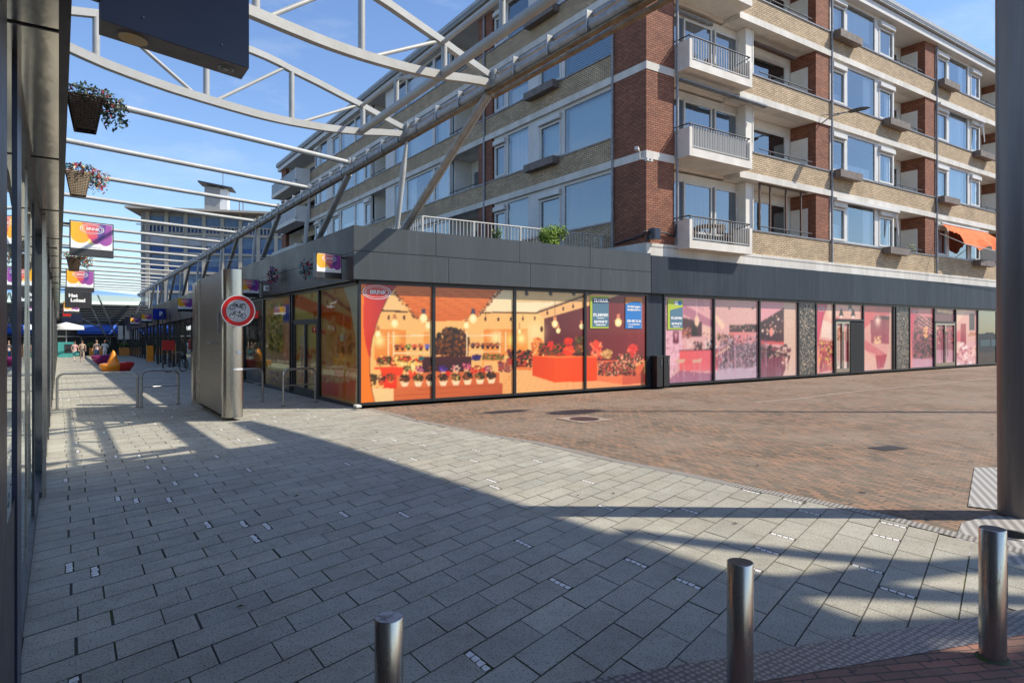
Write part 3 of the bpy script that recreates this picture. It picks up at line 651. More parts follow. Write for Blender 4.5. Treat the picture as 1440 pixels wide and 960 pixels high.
def balcony_bay(k, a, c, top):
    b = B[k]; zb = b + .16 if k else b + .02; zf = b + .24
    # floor slab with front upstand and side panels
    m = MB(); Y0, Y1 = 14.3, 15.5; XA, XB = 16.6, 19.86
    m.box(XA, XB, Y0, Y0 + .09, zb, zb + .26); m.box(XA, XB, Y0 + .09, Y1, zb, zb + .1)
    m.box(XA, XA + .07, Y0 + .09, 15.45, zb + .1, zb + .94); m.box(XA, XA + .13, Y0, Y0 + .09, zb + .26, zb + .94)
    m.box(XB - .07, XB, Y0 + .09, 15.0, zb + .1, zb + .92); m.box(XB - .15, XB, Y0, Y0 + .09, zb + .26, zb + .92)
    bal = m.build('balcony', mt['concrete'], APT)
    m = MB(); m.tube((XA + .02, Y0 + .03, zb + 1.05), (XB - .1, Y0 + .03, zb + 1.05), .024, n=8); m.tube((XA + .03, Y0 + .03, zb + 1.05), (XA + .03, 15.2, zb + 1.05), .024, n=8)
    m.tube((XB - .1, Y0 + .03, zb + 1.05), (XB - .1, 14.9, zb + 0.95), .024, n=8); m.box(XA + .05, XA + .08, Y0 + .02, Y0 + .05, zb + .9, zb + 1.04)
    m.build('balcony_handrail', mt['raildark'], bal)
    m = MB(); n = 23
    for i in range(n): x = XA + .2 + (XB - XA - .42) * i / (n - 1); m.box(x, x + .022, Y0 + .03, Y0 + .052, zb + .33, zb + 1.03)
    m.box(XA + .14, XB - .16, Y0 + .025, Y0 + .055, zb + .32, zb + .35)
    if k == 1: m.box(XA + .15, XB - .2, Y0 + .07, Y0 + .08, zb + .30, zb + 1.0)
    m.build('railing_bars', mt['railwhite'], bal)
    # recessed wall with door and two panes
    w_ = MB(); w_.box(a, c - .02, 15.62, 15.8, zb, top - .01); w_.box(20.72, 21.1, 15.2, 15.62, b + .25, top - .01); w_.build('balcony_wall', mt['loggia'], APT)
    if k: 
        s_ = MB(); s_.box(16.55, 19.87, 15.5, 16.6, b + .06, b + .24); s_.build('balcony_slab_edge', mt['soffit'], APT)
    for (p0, p1) in ((16.7, 17.5), (17.75, 19.25), (19.4, 20.7)):
        f = MB(); zl = zf if p0 < 17 else zf + .55
        f.box(p0, p0 + .07, 15.54, 15.62, zl, top - .30); f.box(p1 - .07, p1, 15.54, 15.62, zl, top - .30); f.box(p0 + .07, p1 - .07, 15.54, 15.62, zl, zl + .07); f.box(p0 + .07, p1 - .07, 15.54, 15.62, top - .37, top - .30)
        f = f.build('balcony_door' if p0 < 17 else 'window', mt['white'], APT)
        g = MB(); g.face([(p0 + .07, 15.58, zl + .07), (p1 - .07, 15.58, zl + .07), (p1 - .07, 15.58, top - .37), (p0 + .07, 15.58, top - .37)]); g.build('pane', mt['glass'], f)
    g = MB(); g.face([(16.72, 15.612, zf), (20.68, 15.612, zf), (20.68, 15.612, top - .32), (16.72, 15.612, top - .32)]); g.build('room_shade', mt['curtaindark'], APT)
facade('W', WEST, 16.38, WY1); facade('S', SOUTH, 21.1, SX1)
slabs.each('floor_band', mt['plinth'], APT); sof.each('balcony_ceiling', mt['soffit'], APT); yb_.each('yellow_brick_wall', mt['yellowbrick'], APT); rb.each('red_brick_wall', mt['redbrick'], APT)
wp.each('white_wall_panel', mt['white'], APT); sill.each('window_sill', mt['grey'], APT)
m = MB(); m.box(15.0, 27.3, 14.65, WY1 + .3, ROOF, ROOF + .30); m.box(27.3, SX1 + .3, 14.65, 26.3, ROOF, ROOF + .30)
m.box(15.1, 27.2, 14.75, WY1 + .2, ROOF + .30, ROOF + .36); m.box(27.2, SX1 + .2, 14.75, 26.2, ROOF + .30, ROOF + .36)
rf = m.build('roof', mt['white'], APT)
m = MB(); m.box(14.88, 27.4, 14.52, WY1 + .4, ROOF + .36, ROOF + .70); m.box(27.4, SX1 + .4, 14.52, 26.4, ROOF + .36, ROOF + .70); m.build('roof_edge', mt['steelwhite'], rf)
m = MB()
for z in (.42, .50): m.box(14.868, 14.88, 14.508, WY1 + .4, ROOF + z, ROOF + z + .025); m.box(14.868, SX1 + .4, 14.508, 14.52, ROOF + z, ROOF + z + .025)
m.build('gutter_line', mt['darkmetal'], rf)
m = MB(); m.box(15.15, SX1, 14.80, 15.6, 4.18, 4.60); m.box(15.15, 15.9, 15.6, WY1, 4.0, 4.60); m.build('plinth_band', mt['plinth'], APT)
for px_ in (16.62, 25.86, 35.12, 44.52):
    m = MB(); m.tube((px_, 14.84, 4.6), (px_, 14.84, ROOF), .045, n=10)
    for z in (5.5, 8.3, 11.2, 14): m.tube((px_, 14.84, z), (px_, 14.84, z + .06), .055, n=10)
    m.build('downpipe', mt['pipe'], APT)
m = MB(); m.tube((15.19, 24.72, 4.2), (15.19, 24.72, ROOF), .05, n=10)
m.build('downpipe', mt['pipe'], APT)
m = MB(); m.tube((15.19, 16.42, 4.2), (15.19, 16.42, ROOF), .045, n=10); m.build('downpipe', mt['pipe'], APT)
m = MB(); m.path([(15.14, 14.82, 4.95), (16.0, 14.82, 4.98), (16.5, 14.84, 4.9), (16.58, 14.84, 5.3)], .03); m.path([(15.19, 16.3, 4.72), (15.19, 15.0, 4.86), (15.14, 14.84, 4.95)], .03)
m.path([(15.24, 14.865, 4.2), (15.24, 14.865, 4.95)], .025); m.build('wall_conduit', mt['darkmetal'], APT)
m = MB(); m.tube((15.3, 14.785, 4.50), (42, 14.785, 4.50), .006, n=5); m.build('wall_cable', mt['darkmetal'], APT)
# glazed frames on the first-floor loggia
m = MB()
for x in (21.25, 21.9, 22.9, 23.9): m.box(x, x + .06, 14.98, 15.04, B[0] + 1.05, B[1])
m.box(21.25, 24.3, 14.98, 15.04, B[1] - .06, B[1]); m.build('loggia_frame', mt['rust2'], APT)
# window boxes of brown wood
wbl = []
def wbox(side, s, k, wd=1.75):
    m = MB(); z = B[k] + .78
    if side == 'W': m.box(14.93, 15.22, s, s + wd, z, z + .28); m.box(14.95, 15.20, s + .02, s + wd - .02, z + .28, z + .285, 1)
    else: m.box(s, s + wd, 14.52, 14.865, z, z + .30); m.box(s + .02, s + wd - .02, 14.54, 14.84, z + .3, z + .305, 1)
    return m.build('window_box', [mt['brownbox'], mt['dark']], APT)
for k in (1, 2, 3): wbox('W', 19.4, k, 1.9)
for x in (25.95, 35.2, 44.6): wbox('S', x, 3, 1.7); wbox('S', x, 1, 1.7)
for x in (30.0, 39.3, 48.7): wbox('S', x, 2, 1.8); wbox('S', x, 0, 1.8)
# rolled awnings over the corner bay and loggias
m = MB(); m.box(16.7, 21.3, 14.72, 14.84, B[2] - .14, B[2] - .03); m.box(16.7, 21.3, 14.66, 14.72, B[2] - .12, B[2] - .09); m.build('rolled_awning', mt['grey'], APT)
m = MB(); m.box(16.8, 19.2, 15.45, 15.53, B[3] - .25, B[3] - .15); m.build('rolled_awning', mt['grey'], APT)
m = MB(); m.box(21.5, 24.2, 15.35, 15.55, B[3] - .34, B[3] - .24); m.build('rolled_awning', mt['rust2'], APT)
for (x0, x1, k) in ((35.2, 40.4, 2), (26.0, 31.2, 0)):
    m = MB(); m.box(x0, x1, 14.70, 14.86, B[k + 1] - .16, B[k + 1] - .04)
    m.tube((x1 - .1, 14.78, B[k + 1] - .1), (x1 - .15, 14.7, B[k + 1] - 1.2), .02); m.tube((x1 - .3, 14.78, B[k + 1] - .1), (x1 - .15, 14.7, B[k + 1] - 1.2), .02)
    m.build('rolled_awning', mt['white'], APT)
# balconies at the far end of the west wing
for k in range(4):
    m = MB(); z = B[k]; m.box(14.1, 15.6, 50.2, 57.4, z, z + .2); m.box(14.1, 14.2, 50.2, 57.4, z + .2, z + .3); m.box(14.1, 15.2, 50.2, 50.3, z + .2, z + 1.2); bal = m.build('balcony', mt['concrete'], APT)
    m = MB(); m.box(14.12, 14.16, 50.3, 57.4, z + .3, z + 1.15); m.build('balcony_screen', mt['grey'], bal)

# ------------------------------------------------------------------ shop fronts
ZG = 2.99
def pxX(x, Y): r = ray(x, 400); return Y * r[0] / r[1]
SHOP = thing('corner_shop', 'low corner shop with dark metal fascia and an orange flower shop print across its windows', 'shop', (5.66, 14.9, 0))
m = MB(); m.box(5.75, 15.2, 15.0, 60, 2.7, 4.0); m.box(5.75, 15.2, 60, 96, 2.3, 3.6); m.build('roof', mt['darkmetal'], SHOP)
def panels(mb, side, edges, z0, z1, p, g=.012):
    for a, c in zip(edges, edges[1:]):
        if side == 'S': mb.box(a + g / 2, c - g / 2, p, p + .03, z0, z1)
        else: mb.box(p, p + .03, a + g / 2, c - g / 2, z0, z1)
m = MB(); e = [5.46] + [pxX(x, 14.7) for x in (613, 731, 830)] + [15.25]; panels(m, 'S', e, 3.665, 4.25, 14.70)
e = [5.46] + [pxX(x, 14.7) for x in (631, 746, 845)] + [15.25]; panels(m, 'S', e, 3.0, 3.65, 14.70); m.each('fascia_panel', mt['fascia'], SHOP)
m = MB(); e = [14.72 + 2.9 * i for i in range(7)]; panels(m, 'W', e, 3.62, 4.25, 5.46); panels(m, 'W', [14.72 + 2.9 * i for i in range(7)], 3.0, 3.61, 5.46); m.each('fascia_panel', mt['fasciaW'], SHOP)
m = MB(); m.box(5.50, 15.25, 14.74, 15.0, 3.0, 4.2); m.box(5.50, 5.74, 15.0, 32.1, 3.0, 4.2); m.box(5.47, 15.25, 14.71, 14.98, 2.985, 3.0); m.box(5.47, 5.74, 14.98, 32.1, 2.975, 3.0); m.build('fascia_backing', mt['black'], SHOP)
SM = [5.66] + [pxX(x, 14.9) for x in (609, 723, 822)] + [15.25]
WM = [14.9, 17.86, 20.43, 20.66, 24.1, 27.3, 30.4, 32.0]
m = MB()
for x in SM: m.box(x - (.0 if x == 5.66 else .035), x + .05, 14.86, 14.98, 0, 2.985)
m.box(5.71, 15.25, 14.87, 14.98, 2.90, 2.985); m.box(5.71, 15.25, 14.87, 14.98, 0, .07); m.build('window_frame', mt['black'], SHOP)
m = MB()
for y in WM[1:]: m.box(5.62, 5.72, y - .04, y + .04, gz(y), 2.97)
m.box(5.63, 5.72, 14.98, 32, 2.90, 2.97); m.box(5.635, 5.70, 17.9, 20.4, 2.05, 2.12)
for ya, yb in zip(WM, WM[1:]): m.box(5.63, 5.72, ya + .04, yb - .04, gz(yb) - .02, gz(ya) + .06)
m.build('window_frame', mt['black'], SHOP)
def shopdoor(parent, side, a, c, zb, zt, p, mat_frame, glass, leafs=2):
    m = MB(); F = .07
    for i in range(leafs):
        s0 = a + (c - a) * i / leafs; s1 = a + (c - a) * (i + 1) / leafs
        for (u0, u1, q0, q1) in ((s0, s0 + F, zb, zt), (s1 - F, s1 - .01, zb, zt), (s0 + F, s1 - F, zb, zb + .18), (s0 + F, s1 - F, zt - F, zt)):
            if side == 'S': m.box(u0, u1, p, p + .05, q0, q1)
            else: m.box(p, p + .05, u0, u1, q0, q1)
    d = m.build('door', mat_frame, parent); m = MB()
    mid = (a + c) / 2
    for s in (mid - .12, mid + .12):
        if side == 'S': m.tube((s, p - .05, zb + .5), (s, p - .05, zt - .4), .016, n=8)
        else: m.tube((p - .05, s, zb + .5), (p - .05, s, zt - .4), .016, n=8)
    m.build('door_handle', mt['galv'], d); return d
shopdoor(SHOP, 'W', 18.0, 20.3, gz(19) + .05, 2.05, 5.64, mt['darkmetal'], None)
# interior box behind the clear parts
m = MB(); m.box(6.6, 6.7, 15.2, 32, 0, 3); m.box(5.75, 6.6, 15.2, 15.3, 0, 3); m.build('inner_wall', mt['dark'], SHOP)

# right-hand row of shops
RS = thing('shop_row', 'long row of shops under the flats with a blue-grey fascia and pink window prints', 'shop', (15.27, 14.9, 0))
m = MB(); e = [15.27]
while e[-1] < SX1: e.append(e[-1] + 1.62)
panels(m, 'S', e, 3.0, 4.19, 14.70, .006); m.each('fascia_panel', mt['fascia2'], RS)
m = MB(); m.box(15.27, SX1, 14.74, 15.0, 2.98, 4.17); m.box(15.27, SX1, 15.0, 15.3, 0, 2.98); m.build('fascia_backing', mt['black'], RS)
m = MB(); m.box(15.30, 16.0, 14.88, 14.99, 0, 2.98); m.build('pier', mt['fascia2'], RS)
RX = [pxX(x, 14.9) for x in (933, 1003, 1067, 1122, 1146.5, 1172.5, 1213, 1255.5, 1259, 1278, 1313, 1343, 1374)]
m = MB()
for i, x in enumerate(RX): m.box(x - .04, x + .04, 14.84, 14.99, 0, 2.98)
m.box(16.0, SX1, 14.85, 14.99, 2.90, 2.98); m.box(16.0, SX1, 14.85, 14.99, 0, .08)
for x in (42.4, 45, 48, 51, 54): m.box(x - .04, x + .04, 14.84, 14.99, 0, 2.98)
m.build('window_frame', mt['black'], RS)
for a, c in ((RX[3] + .04, RX[4] - .9 + .9 - .04), (RX[8] + .04, RX[9] - .04)):
    m = MB(); m.box(a, c, 14.87, 14.95, .08, 2.9); m.build('granite_panel', mt['granite'], RS)
m = MB(); m.face([(RX[12] + .04, 14.9, .08), (SX1, 14.9, .08), (SX1, 14.9, 2.9), (RX[12] + .04, 14.9, 2.9)]); m.build('window_glass', mt['tealglass'], RS)
m = MB(); m.box(RX[12] + .5, RX[12] + 1.7, 14.92, 14.93, 1.0, 1.35); m.box(RX[12] + 1.9, RX[12] + 3.1, 14.92, 14.93, 1.0, 1.35); m.build('window_notice', mt['signwhite'], RS)

# ------------------------------------------------------------------ prints on the shop windows (painted pictures)
def zc(x0, y0, sc): return lambda p: (x0 + p[0] / sc, y0 + p[1] / sc)
def south_tr(zf):
    def f(p):
        px, py = zf(p); r = ray(px, py); k = 14.9 / r[1]; return (k * r[0], CH + k * r[2])
    return f
C1 = Canvas(5.72, 15.2, 0.07, 2.90, 58)
C1.tr = south_tr(zc(505, 400, 5.6455)); P = C1.poly
C1.a[:] = s2l((250, 208, 150))
P([(-80, -60), (1300, -60), (1120, 20), (945, 245), (810, 287), (600, 292), (455, 262), (280, 60)], (222, 132, 66), (240, 160, 92), 1)
for i in range(9): C1.line((300 + i * 17, 60 + i * 24), (1110 - i * 18, 60 + i * 22), 3, (205, 120, 60))
P([(-50, -60), (285, -60), (285, 60), (375, 200), (150, 205), (150, 90)], (244, 216, 170)); P([(1120, 20), (1240, 0), (1240, 215), (965, 215)], (255, 238, 214))
C1.line((170, 205), (385, 218), 13, (70, 38, 28)); C1.line((965, 222), (1240, 224), 10, (75, 42, 30))
for x in (235, 358): C1.ell(x, 262, 10, 20, (90, 55, 35))
for x in (1003, 1105, 1205): C1.line((x, 228), (x, 262), 3, (120, 70, 45)); C1.ell(x, 275, 9, 16, (80, 48, 30))
P([(120, 350), (370, 360), (370, 560), (120, 600)], (238, 168, 92)); P([(990, 355), (1240, 350), (1240, 560), (990, 560)], (240, 172, 96)); P([(510, 380), (560, 380), (560, 480), (510, 480)], (240, 180, 105))
for i in range(8): C1.line((120, 370 + i * 28), (370, 372 + i * 26), 2.5, (220, 148, 78)); C1.line((990, 370 + i * 24), (1240, 370 + i * 24), 2.5, (222, 150, 80))
C1.glow(160, 445, 45, (255, 245, 190)); C1.glow(1085, 422, 42, (255, 244, 195)); C1.glow(1215, 440, 40, (255, 235, 150)); C1.glow(290, 430, 40, (255, 225, 150), .7)
for (a, b) in (((285, 60), (470, 285)), ((1135, 30), (930, 265))):
    for i in range(60):
        t = i / 59; C1.ell(a[0] + (b[0] - a[0]) * t + random.uniform(-12, 12), a[1] + (b[1] - a[1]) * t + random.uniform(-9, 9), 9, 7, random.choice([(120, 72, 42), (215, 150, 95), (170, 110, 66), (90, 55, 35), (240, 190, 135)]), 6)
def lamp(C, x, y, r, cap=(205, 150, 110), body=None, cord=0):
    C.line((x, y - 70 - cord), (x, y - 40), 2.5, (150, 100, 70)); C.poly([(x - r * .45, y - r * 2.4), (x + r * .45, y - r * 2.4), (x + r * .6, y - r * .6), (x - r * .6, y - r * .6)], body or cap)
    C.poly([(x - r * 1.5, y - r * .55), (x + r * 1.5, y - r * .55), (x + r * 1.2, y - r * .35), (x - r * 1.2, y - r * .35)], cap)
    C.ell(x, y + r * .1, r, r * 1.25, (255, 240, 190)); C.ell(x, y + r * .1, r * .6, r * .8, (255, 252, 225))
lamp(C1, 282, 305, 29); lamp(C1, 150, 392, 24); lamp(C1, 548, 322, 24); lamp(C1, 512, 265, 31, body=(96, 86, 120)); lamp(C1, 852, 322, 24); lamp(C1, 905, 268, 31, body=(96, 86, 120)); lamp(C1, 832, 402, 20)
C1.blobs(610, 870, 345, 560, 420, 13, [(84, 54, 32), (120, 80, 48), (60, 38, 24), (148, 104, 62), (98, 66, 36), (70, 60, 30)], 'e')
P([(600, 560), (850, 560), (850, 470), (620, 470)], (92, 60, 38)); C1.blobs(600, 860, 450, 570, 200, 12, [(84, 54, 32), (130, 86, 52), (60, 38, 24), (170, 110, 60)])
P([(500, 574), (892, 568), (892, 690), (505, 700)], (74, 44, 60), (98, 52, 62), 1)
for (x0, x1, ya, yb, yc) in ((275, 562, 402, 545, 430), (856, 1116, 400, 536, 430)):
    for u in (x0, x1): C1.line((u, ya - 30), (u, yb + 30), 8, (255, 236, 210))
    C1.line((x0, ya + 8), (x1, ya), 8, (255, 240, 218)); C1.line((x0, yb), (x1, yb - 4), 7, (255, 238, 212))
C1.line((232, 380), (232, 570), 6, (255, 236, 210)); C1.line((1163, 372), (1163, 530), 6, (255, 236, 210)); C1.line((230, 400), (275, 410), 5, (255, 236, 210)); C1.line((230, 458), (275, 455), 5, (255, 236, 210))
def pot(C, x, y, r, cols, potc=(70, 36, 26), hasp=True):
    if hasp: C.poly([(x - r * .6, y + r * .3), (x + r * .6, y + r * .3), (x + r * .42, y + r * 1.25), (x - r * .42, y + r * 1.25)], potc)
    for _ in range(26):
        t = random.uniform(0, 6.28); q = math.sqrt(random.random()); C.ell(x + math.cos(t) * q * r, y - r * .1 + math.sin(t) * q * r * .75, r * .22, r * .18, random.choice(cols), 6)
for x, c in zip((302, 345, 392, 440, 490, 540), ((120, 66, 52), (196, 96, 66), (70, 160, 84), (228, 78, 72), (196, 112, 70), (66, 110, 214))): pot(C1, x, 492, 24, [c, tuple(int(v * .75) for v in c), tuple(min(255, int(v * 1.2)) for v in c)])
for x, c in zip((903, 940, 982, 1022, 1060, 1098), ((110, 64, 96), (150, 64, 60), (86, 50, 62), (128, 60, 48), (160, 66, 70), (120, 70, 40))): pot(C1, x, 480, 23, [c, tuple(int(v * .7) for v in c), (200, 110, 80)])
C1.blobs(140, 500, 570, 640, 200, 11, [(120, 92, 42), (84, 70, 36), (236, 100, 60), (255, 220, 150), (200, 80, 60), (160, 130, 60)]); C1.blobs(480, 505, 575, 600, 14, 10, [(50, 140, 150), (40, 120, 130)])
C1.blobs(300, 470, 620, 665, 60, 12, [(255, 226, 150), (255, 240, 190), (240, 200, 110)])
for x in (175, 235): 
    for _ in range(16): t = random.uniform(-2.8, -.3); C1.line((x, 625), (x + math.cos(t) * 42, 625 + math.sin(t) * 55), 4, (92, 78, 40))
P([(120, 655), (372, 652), (372, 668), (120, 672)], (240, 96, 54)); P([(168, 670), (362, 664), (330, 730), (300, 838), (200, 830)], (236, 74, 36), (246, 96, 50), 1); P([(130, 815), (285, 822), (285, 845), (130, 835)], (226, 66, 34))
P([(60, 815), (280, 825), (280, 1000), (60, 1000)], (250, 222, 180)); pot(C1, 175, 750, 40, [(92, 58, 62), (130, 60, 66), (70, 50, 40)], (220, 110, 70)); pot(C1, 252, 735, 38, [(120, 90, 60), (90, 70, 44), (160, 100, 62)], (240, 140, 90)); C1.blobs(88, 135, 720, 800, 40, 11, [(110, 90, 50), (90, 76, 46)])
P([(1110, 600), (1240, 600), (1240, 900), (1110, 880)], (246, 200, 146))
for i in range(9): C1.line((1140, 700 + i * 22), (1240, 760 + i * 22), 3, (222, 164, 112))
C1.blobs(985, 1150, 555, 600, 130, 9, [(120, 110, 60), (90, 96, 56), (224, 130, 66), (150, 140, 80)]); P([(985, 598), (1175, 600), (1175, 612), (985, 610)], (250, 190, 130)); C1.line((985, 604), (985, 690), 8, (238, 168, 108)); C1.line((1172, 604), (1175, 695), 8, (238, 168, 108))
C1.blobs(1110, 1240, 610, 690, 60, 12, [(140, 84, 96), (170, 110, 110), (196, 90, 70)]); C1.blobs(1180, 1240, 520, 620, 40, 12, [(110, 62, 60), (200, 80, 60), (90, 60, 70)]); C1.blobs(900, 965, 560, 600, 40, 11, [(86, 60, 160), (60, 50, 120)])
P([(300, 725), (600, 690), (1112, 698), (1112, 785), (300, 825)], (232, 146, 98), (214, 126, 84), 0); P([(275, 822), (600, 800), (1140, 782), (1140, 872), (590, 915), (275, 932)], (222, 138, 92), (206, 118, 80), 0)
for i in range(5): C1.line((275, 842 + i * 20), (1140, 798 + i * 18), 2, (196, 110, 72))
for x, cols in ((383, [(90, 96, 50), (120, 120, 60)]), (480, [(156, 58, 150), (196, 90, 170), (110, 40, 110)]), (580, [(190, 120, 90), (150, 90, 60)]), (670, [(92, 62, 196), (120, 90, 220), (70, 40, 150)]), (765, [(235, 190, 190), (196, 110, 150), (240, 230, 210)]), (852, [(214, 96, 150), (170, 60, 110), (235, 150, 180)]), (935, [(214, 66, 50), (150, 60, 40)]), (1028, [(176, 86, 150), (210, 130, 180), (120, 60, 110)])):
    pot(C1, x, 668 if x != 852 else 650, 34, cols, (245, 200, 165))
C1.blobs(400, 450, 690, 740, 30, 11, [(226, 70, 40), (240, 110, 66)]); C1.blobs(690, 720, 690, 720, 20, 10, [(226, 60, 40)]); C1.blobs(890, 1000, 670, 710, 50, 11, [(216, 60, 44), (240, 110, 80), (190, 50, 40)])
for x, y in ((362, 748), (470, 745), (566, 742), (668, 740), (768, 738), (862, 732), (960, 728), (1050, 722)):
    P([(x - 33, y + 26), (x + 33, y + 24), (x + 20, y + 62), (x - 20, y + 62)], (255, 236, 214)); C1.poly([(x - 35, y + 20), (x + 35, y + 18), (x + 34, y + 30), (x - 34, y + 32)], (250, 214, 180))
    C1.blobs(x - 38, x + 38, y - 34, y + 24, 60, 8, [(74, 72, 38), (50, 50, 30), (110, 104, 52), (130, 84, 52), (220, 206, 140)] if x in (470, 768, 960) else [(60, 50, 36), (84, 66, 44), (46, 38, 30), (140, 90, 60)], 'e')
# second half of the picture
C1.tr = south_tr(zc(720, 400, 6.0))
P([(25, -60), (640, -60), (640, 200), (600, 640), (25, 560)], (252, 216, 160)); P([(25, -60), (1130, -60), (1130, 60), (640, 190), (500, 150), (25, 150)], (232, 214, 176))
P([(25, 150), (500, 150), (215, 230), (25, 230)], (255, 242, 222)); P([(210, 240), (700, 60), (760, 90), (640, 180), (270, 285)], (244, 206, 160))
P([(270, 288), (640, 182), (900, 90), (1130, 20), (1130, 640), (720, 640), (270, 600)], (116, 50, 66), (160, 74, 84), 0); P([(270, 500), (1130, 560), (1130, 640), (270, 640)], (140, 66, 78), alpha=.5)
for i in range(22): C1.line((650 + i * 21, 220 - i * 7), (650 + i * 21, 640), 1.6, (128, 58, 72))
C1.line((20, 237), (205, 240), 11, (80, 46, 34)); C1.line((205, 240), (720, 58), 13, (62, 36, 32)); C1.line((215, 222), (700, 50), 5, (190, 150, 110))
for x, y in ((92, 290), (192, 285), (298, 240), (432, 205), (515, 185)): C1.line((x, y - 36), (x, y - 10), 3, (110, 70, 46)); C1.ell(x, y, 9, 17, (120, 78, 52))
for x in (122, 325, 520): C1.ell(x, 72, 15, 24, (46, 30, 28)); C1.ell(x + 9, 84, 8, 12, (120, 90, 70))
P([(25, 380), (132, 370), (132, 600), (25, 600)], (244, 178, 96)); C1.glow(76, 455, 34, (255, 250, 190)); C1.glow(200, 400, 70, (255, 240, 200), .8)
lamp(C1, 362, 330, 26, (226, 170, 130), cord=120); lamp(C1, 390, 388, 19, (220, 160, 130)); lamp(C1, 588, 352, 20, (220, 160, 130), cord=60); lamp(C1, 897, 318, 29, (226, 160, 140), cord=160); lamp(C1, 62, 395, 16, (226, 180, 130)); C1.ell(250, 375, 12, 26, (110, 80, 50))
C1.blobs(165, 265, 450, 600, 90, 13, [(250, 190, 120), (240, 160, 96), (220, 130, 76)], 'e')
P([(25, 690), (720, 700), (1130, 820), (1130, 1000), (25, 1000)], (252, 206, 156), (244, 176, 140), 0)
for i in range(16): C1.line((30 + i * 44, 715), (-160 + i * 62, 960), 2, (228, 166, 112))
C1.blobs(30, 172, 560, 695, 190, 11, [(120, 46, 34), (196, 66, 46), (70, 46, 36), (232, 110, 76), (90, 80, 50), (60, 30, 46)]); P([(25, 694), (168, 696), (168, 722), (25, 718)], (236, 150, 92))
C1.blobs(235, 440, 500, 612, 230, 12, [(110, 60, 38), (150, 84, 50), (70, 50, 34), (226, 90, 54), (130, 110, 56), (190, 70, 50)]); C1.blobs(440, 520, 520, 600, 70, 14, [(244, 90, 50), (236, 70, 40), (250, 120, 76)], 'e'); C1.blobs(445, 505, 450, 505, 40, 12, [(240, 84, 50), (226, 66, 40)], 'e')
C1.blobs(300, 355, 485, 530, 26, 11, [(226, 72, 54)], 'e'); C1.blobs(535, 605, 440, 600, 110, 11, [(120, 110, 60), (90, 84, 46), (190, 150, 90), (160, 80, 56)]); C1.blobs(520, 700, 560, 612, 90, 10, [(90, 50, 56), (130, 70, 66), (80, 70, 44)])
C1.blobs(665, 760, 490, 620, 110, 13, [(250, 140, 110), (240, 110, 84), (226, 90, 74), (250, 170, 140)]); C1.blobs(690, 735, 465, 540, 40, 11, [(244, 100, 74)], 'e'); C1.blobs(755, 845, 545, 620, 80, 11, [(214, 180, 130), (190, 140, 90), (236, 200, 150)], 'e')
P([(170, 602), (362, 612), (362, 826), (170, 766)], (232, 98, 36), (240, 106, 42)); P([(360, 614), (720, 606), (720, 812), (360, 826)], (250, 110, 42), (240, 100, 44)); P([(170, 600), (720, 602), (720, 612), (362, 618)], (255, 150, 84))
P([(722, 640), (900, 636), (1040, 690), (1112, 660), (1112, 830), (930, 842), (722, 812)], (232, 134, 106)); P([(722, 740), (932, 768), (932, 842), (722, 812)], (246, 150, 112)); P([(932, 768), (1130, 745), (1130, 830), (932, 845)], (222, 124, 104))
C1.blobs(728, 1040, 655, 765, 420, 9, [(96, 88, 60), (140, 110, 84), (196, 90, 96), (70, 66, 50), (224, 170, 150), (150, 60, 80)]); C1.blobs(890, 1112, 590, 665, 230, 9, [(110, 96, 66), (236, 150, 140), (244, 190, 170), (150, 80, 84), (90, 84, 60)]); C1.blobs(978, 1055, 508, 585, 60, 12, [(240, 96, 90), (226, 78, 76), (248, 130, 116)], 'e'); P([(1005, 580), (1030, 580), (1032, 620), (1003, 620)], (220, 90, 86))
C1.grain(.03)
# brand band at the left edge
C1.tr = south_tr(zc(505, 400, 5.6455))
outer = [(320, -20), (285, 25), (240, 85), (210, 140), (185, 195), (160, 250), (140, 310), (122, 370), (105, 430), (94, 500), (86, 600), (84, 680), (90, 760), (104, 850), (130, 960)]
inner = [(52, -20), (42, 80), (36, 160), (34, 250), (36, 350), (44, 430), (60, 510), (86, 600)]
P([(-20, -30), (320, -30)] + outer + [(-20, 960)], (250, 152, 62)); P(inner[::-1] + [(52, -30), (320, -30)] + [q for q in outer if q[1] <= 600], (224, 84, 60), (176, 44, 92), 0)
for a, b in zip(outer, outer[1:]): C1.line(a, b, 5, (120, 74, 50))
def flat_s(y): return lambda X, Z: (X, np.full_like(X, y), Z)
C1.soften()
C1.a = C1.a ** 1.32 * np.array((1.0, .84, .64))
C1.mesh('window_print', mt['art'], flat_s(14.90), SHOP, gain=1.0)
def logo(mb, o, ax, ay, wd, m=0):            # double oval with the word in it
    o = Vector(o); ax = Vector(ax); ay = Vector(ay)
    mb.ring(o, ax, ay, wd * .47, wd * .5, .46, 40, m); mb.ring(o, ax, ay, wd * .40, wd * .425, .40, 40, m)
    add_text(mb, 'BRINK', wd * .19, o + ax * wd * .04, ax, ay, m, .004 * wd, 1.05); add_text(mb, 'DEN', wd * .06, o - ax * wd * .33, ax, ay, m)
m = MB(); r = south_tr(lambda p: p)((530, 411)); logo(m, (r[0], 14.893, r[1]), (1, 0, 0), (0, 0, 1), .74); m.build('window_logo', mt['text'], SHOP)

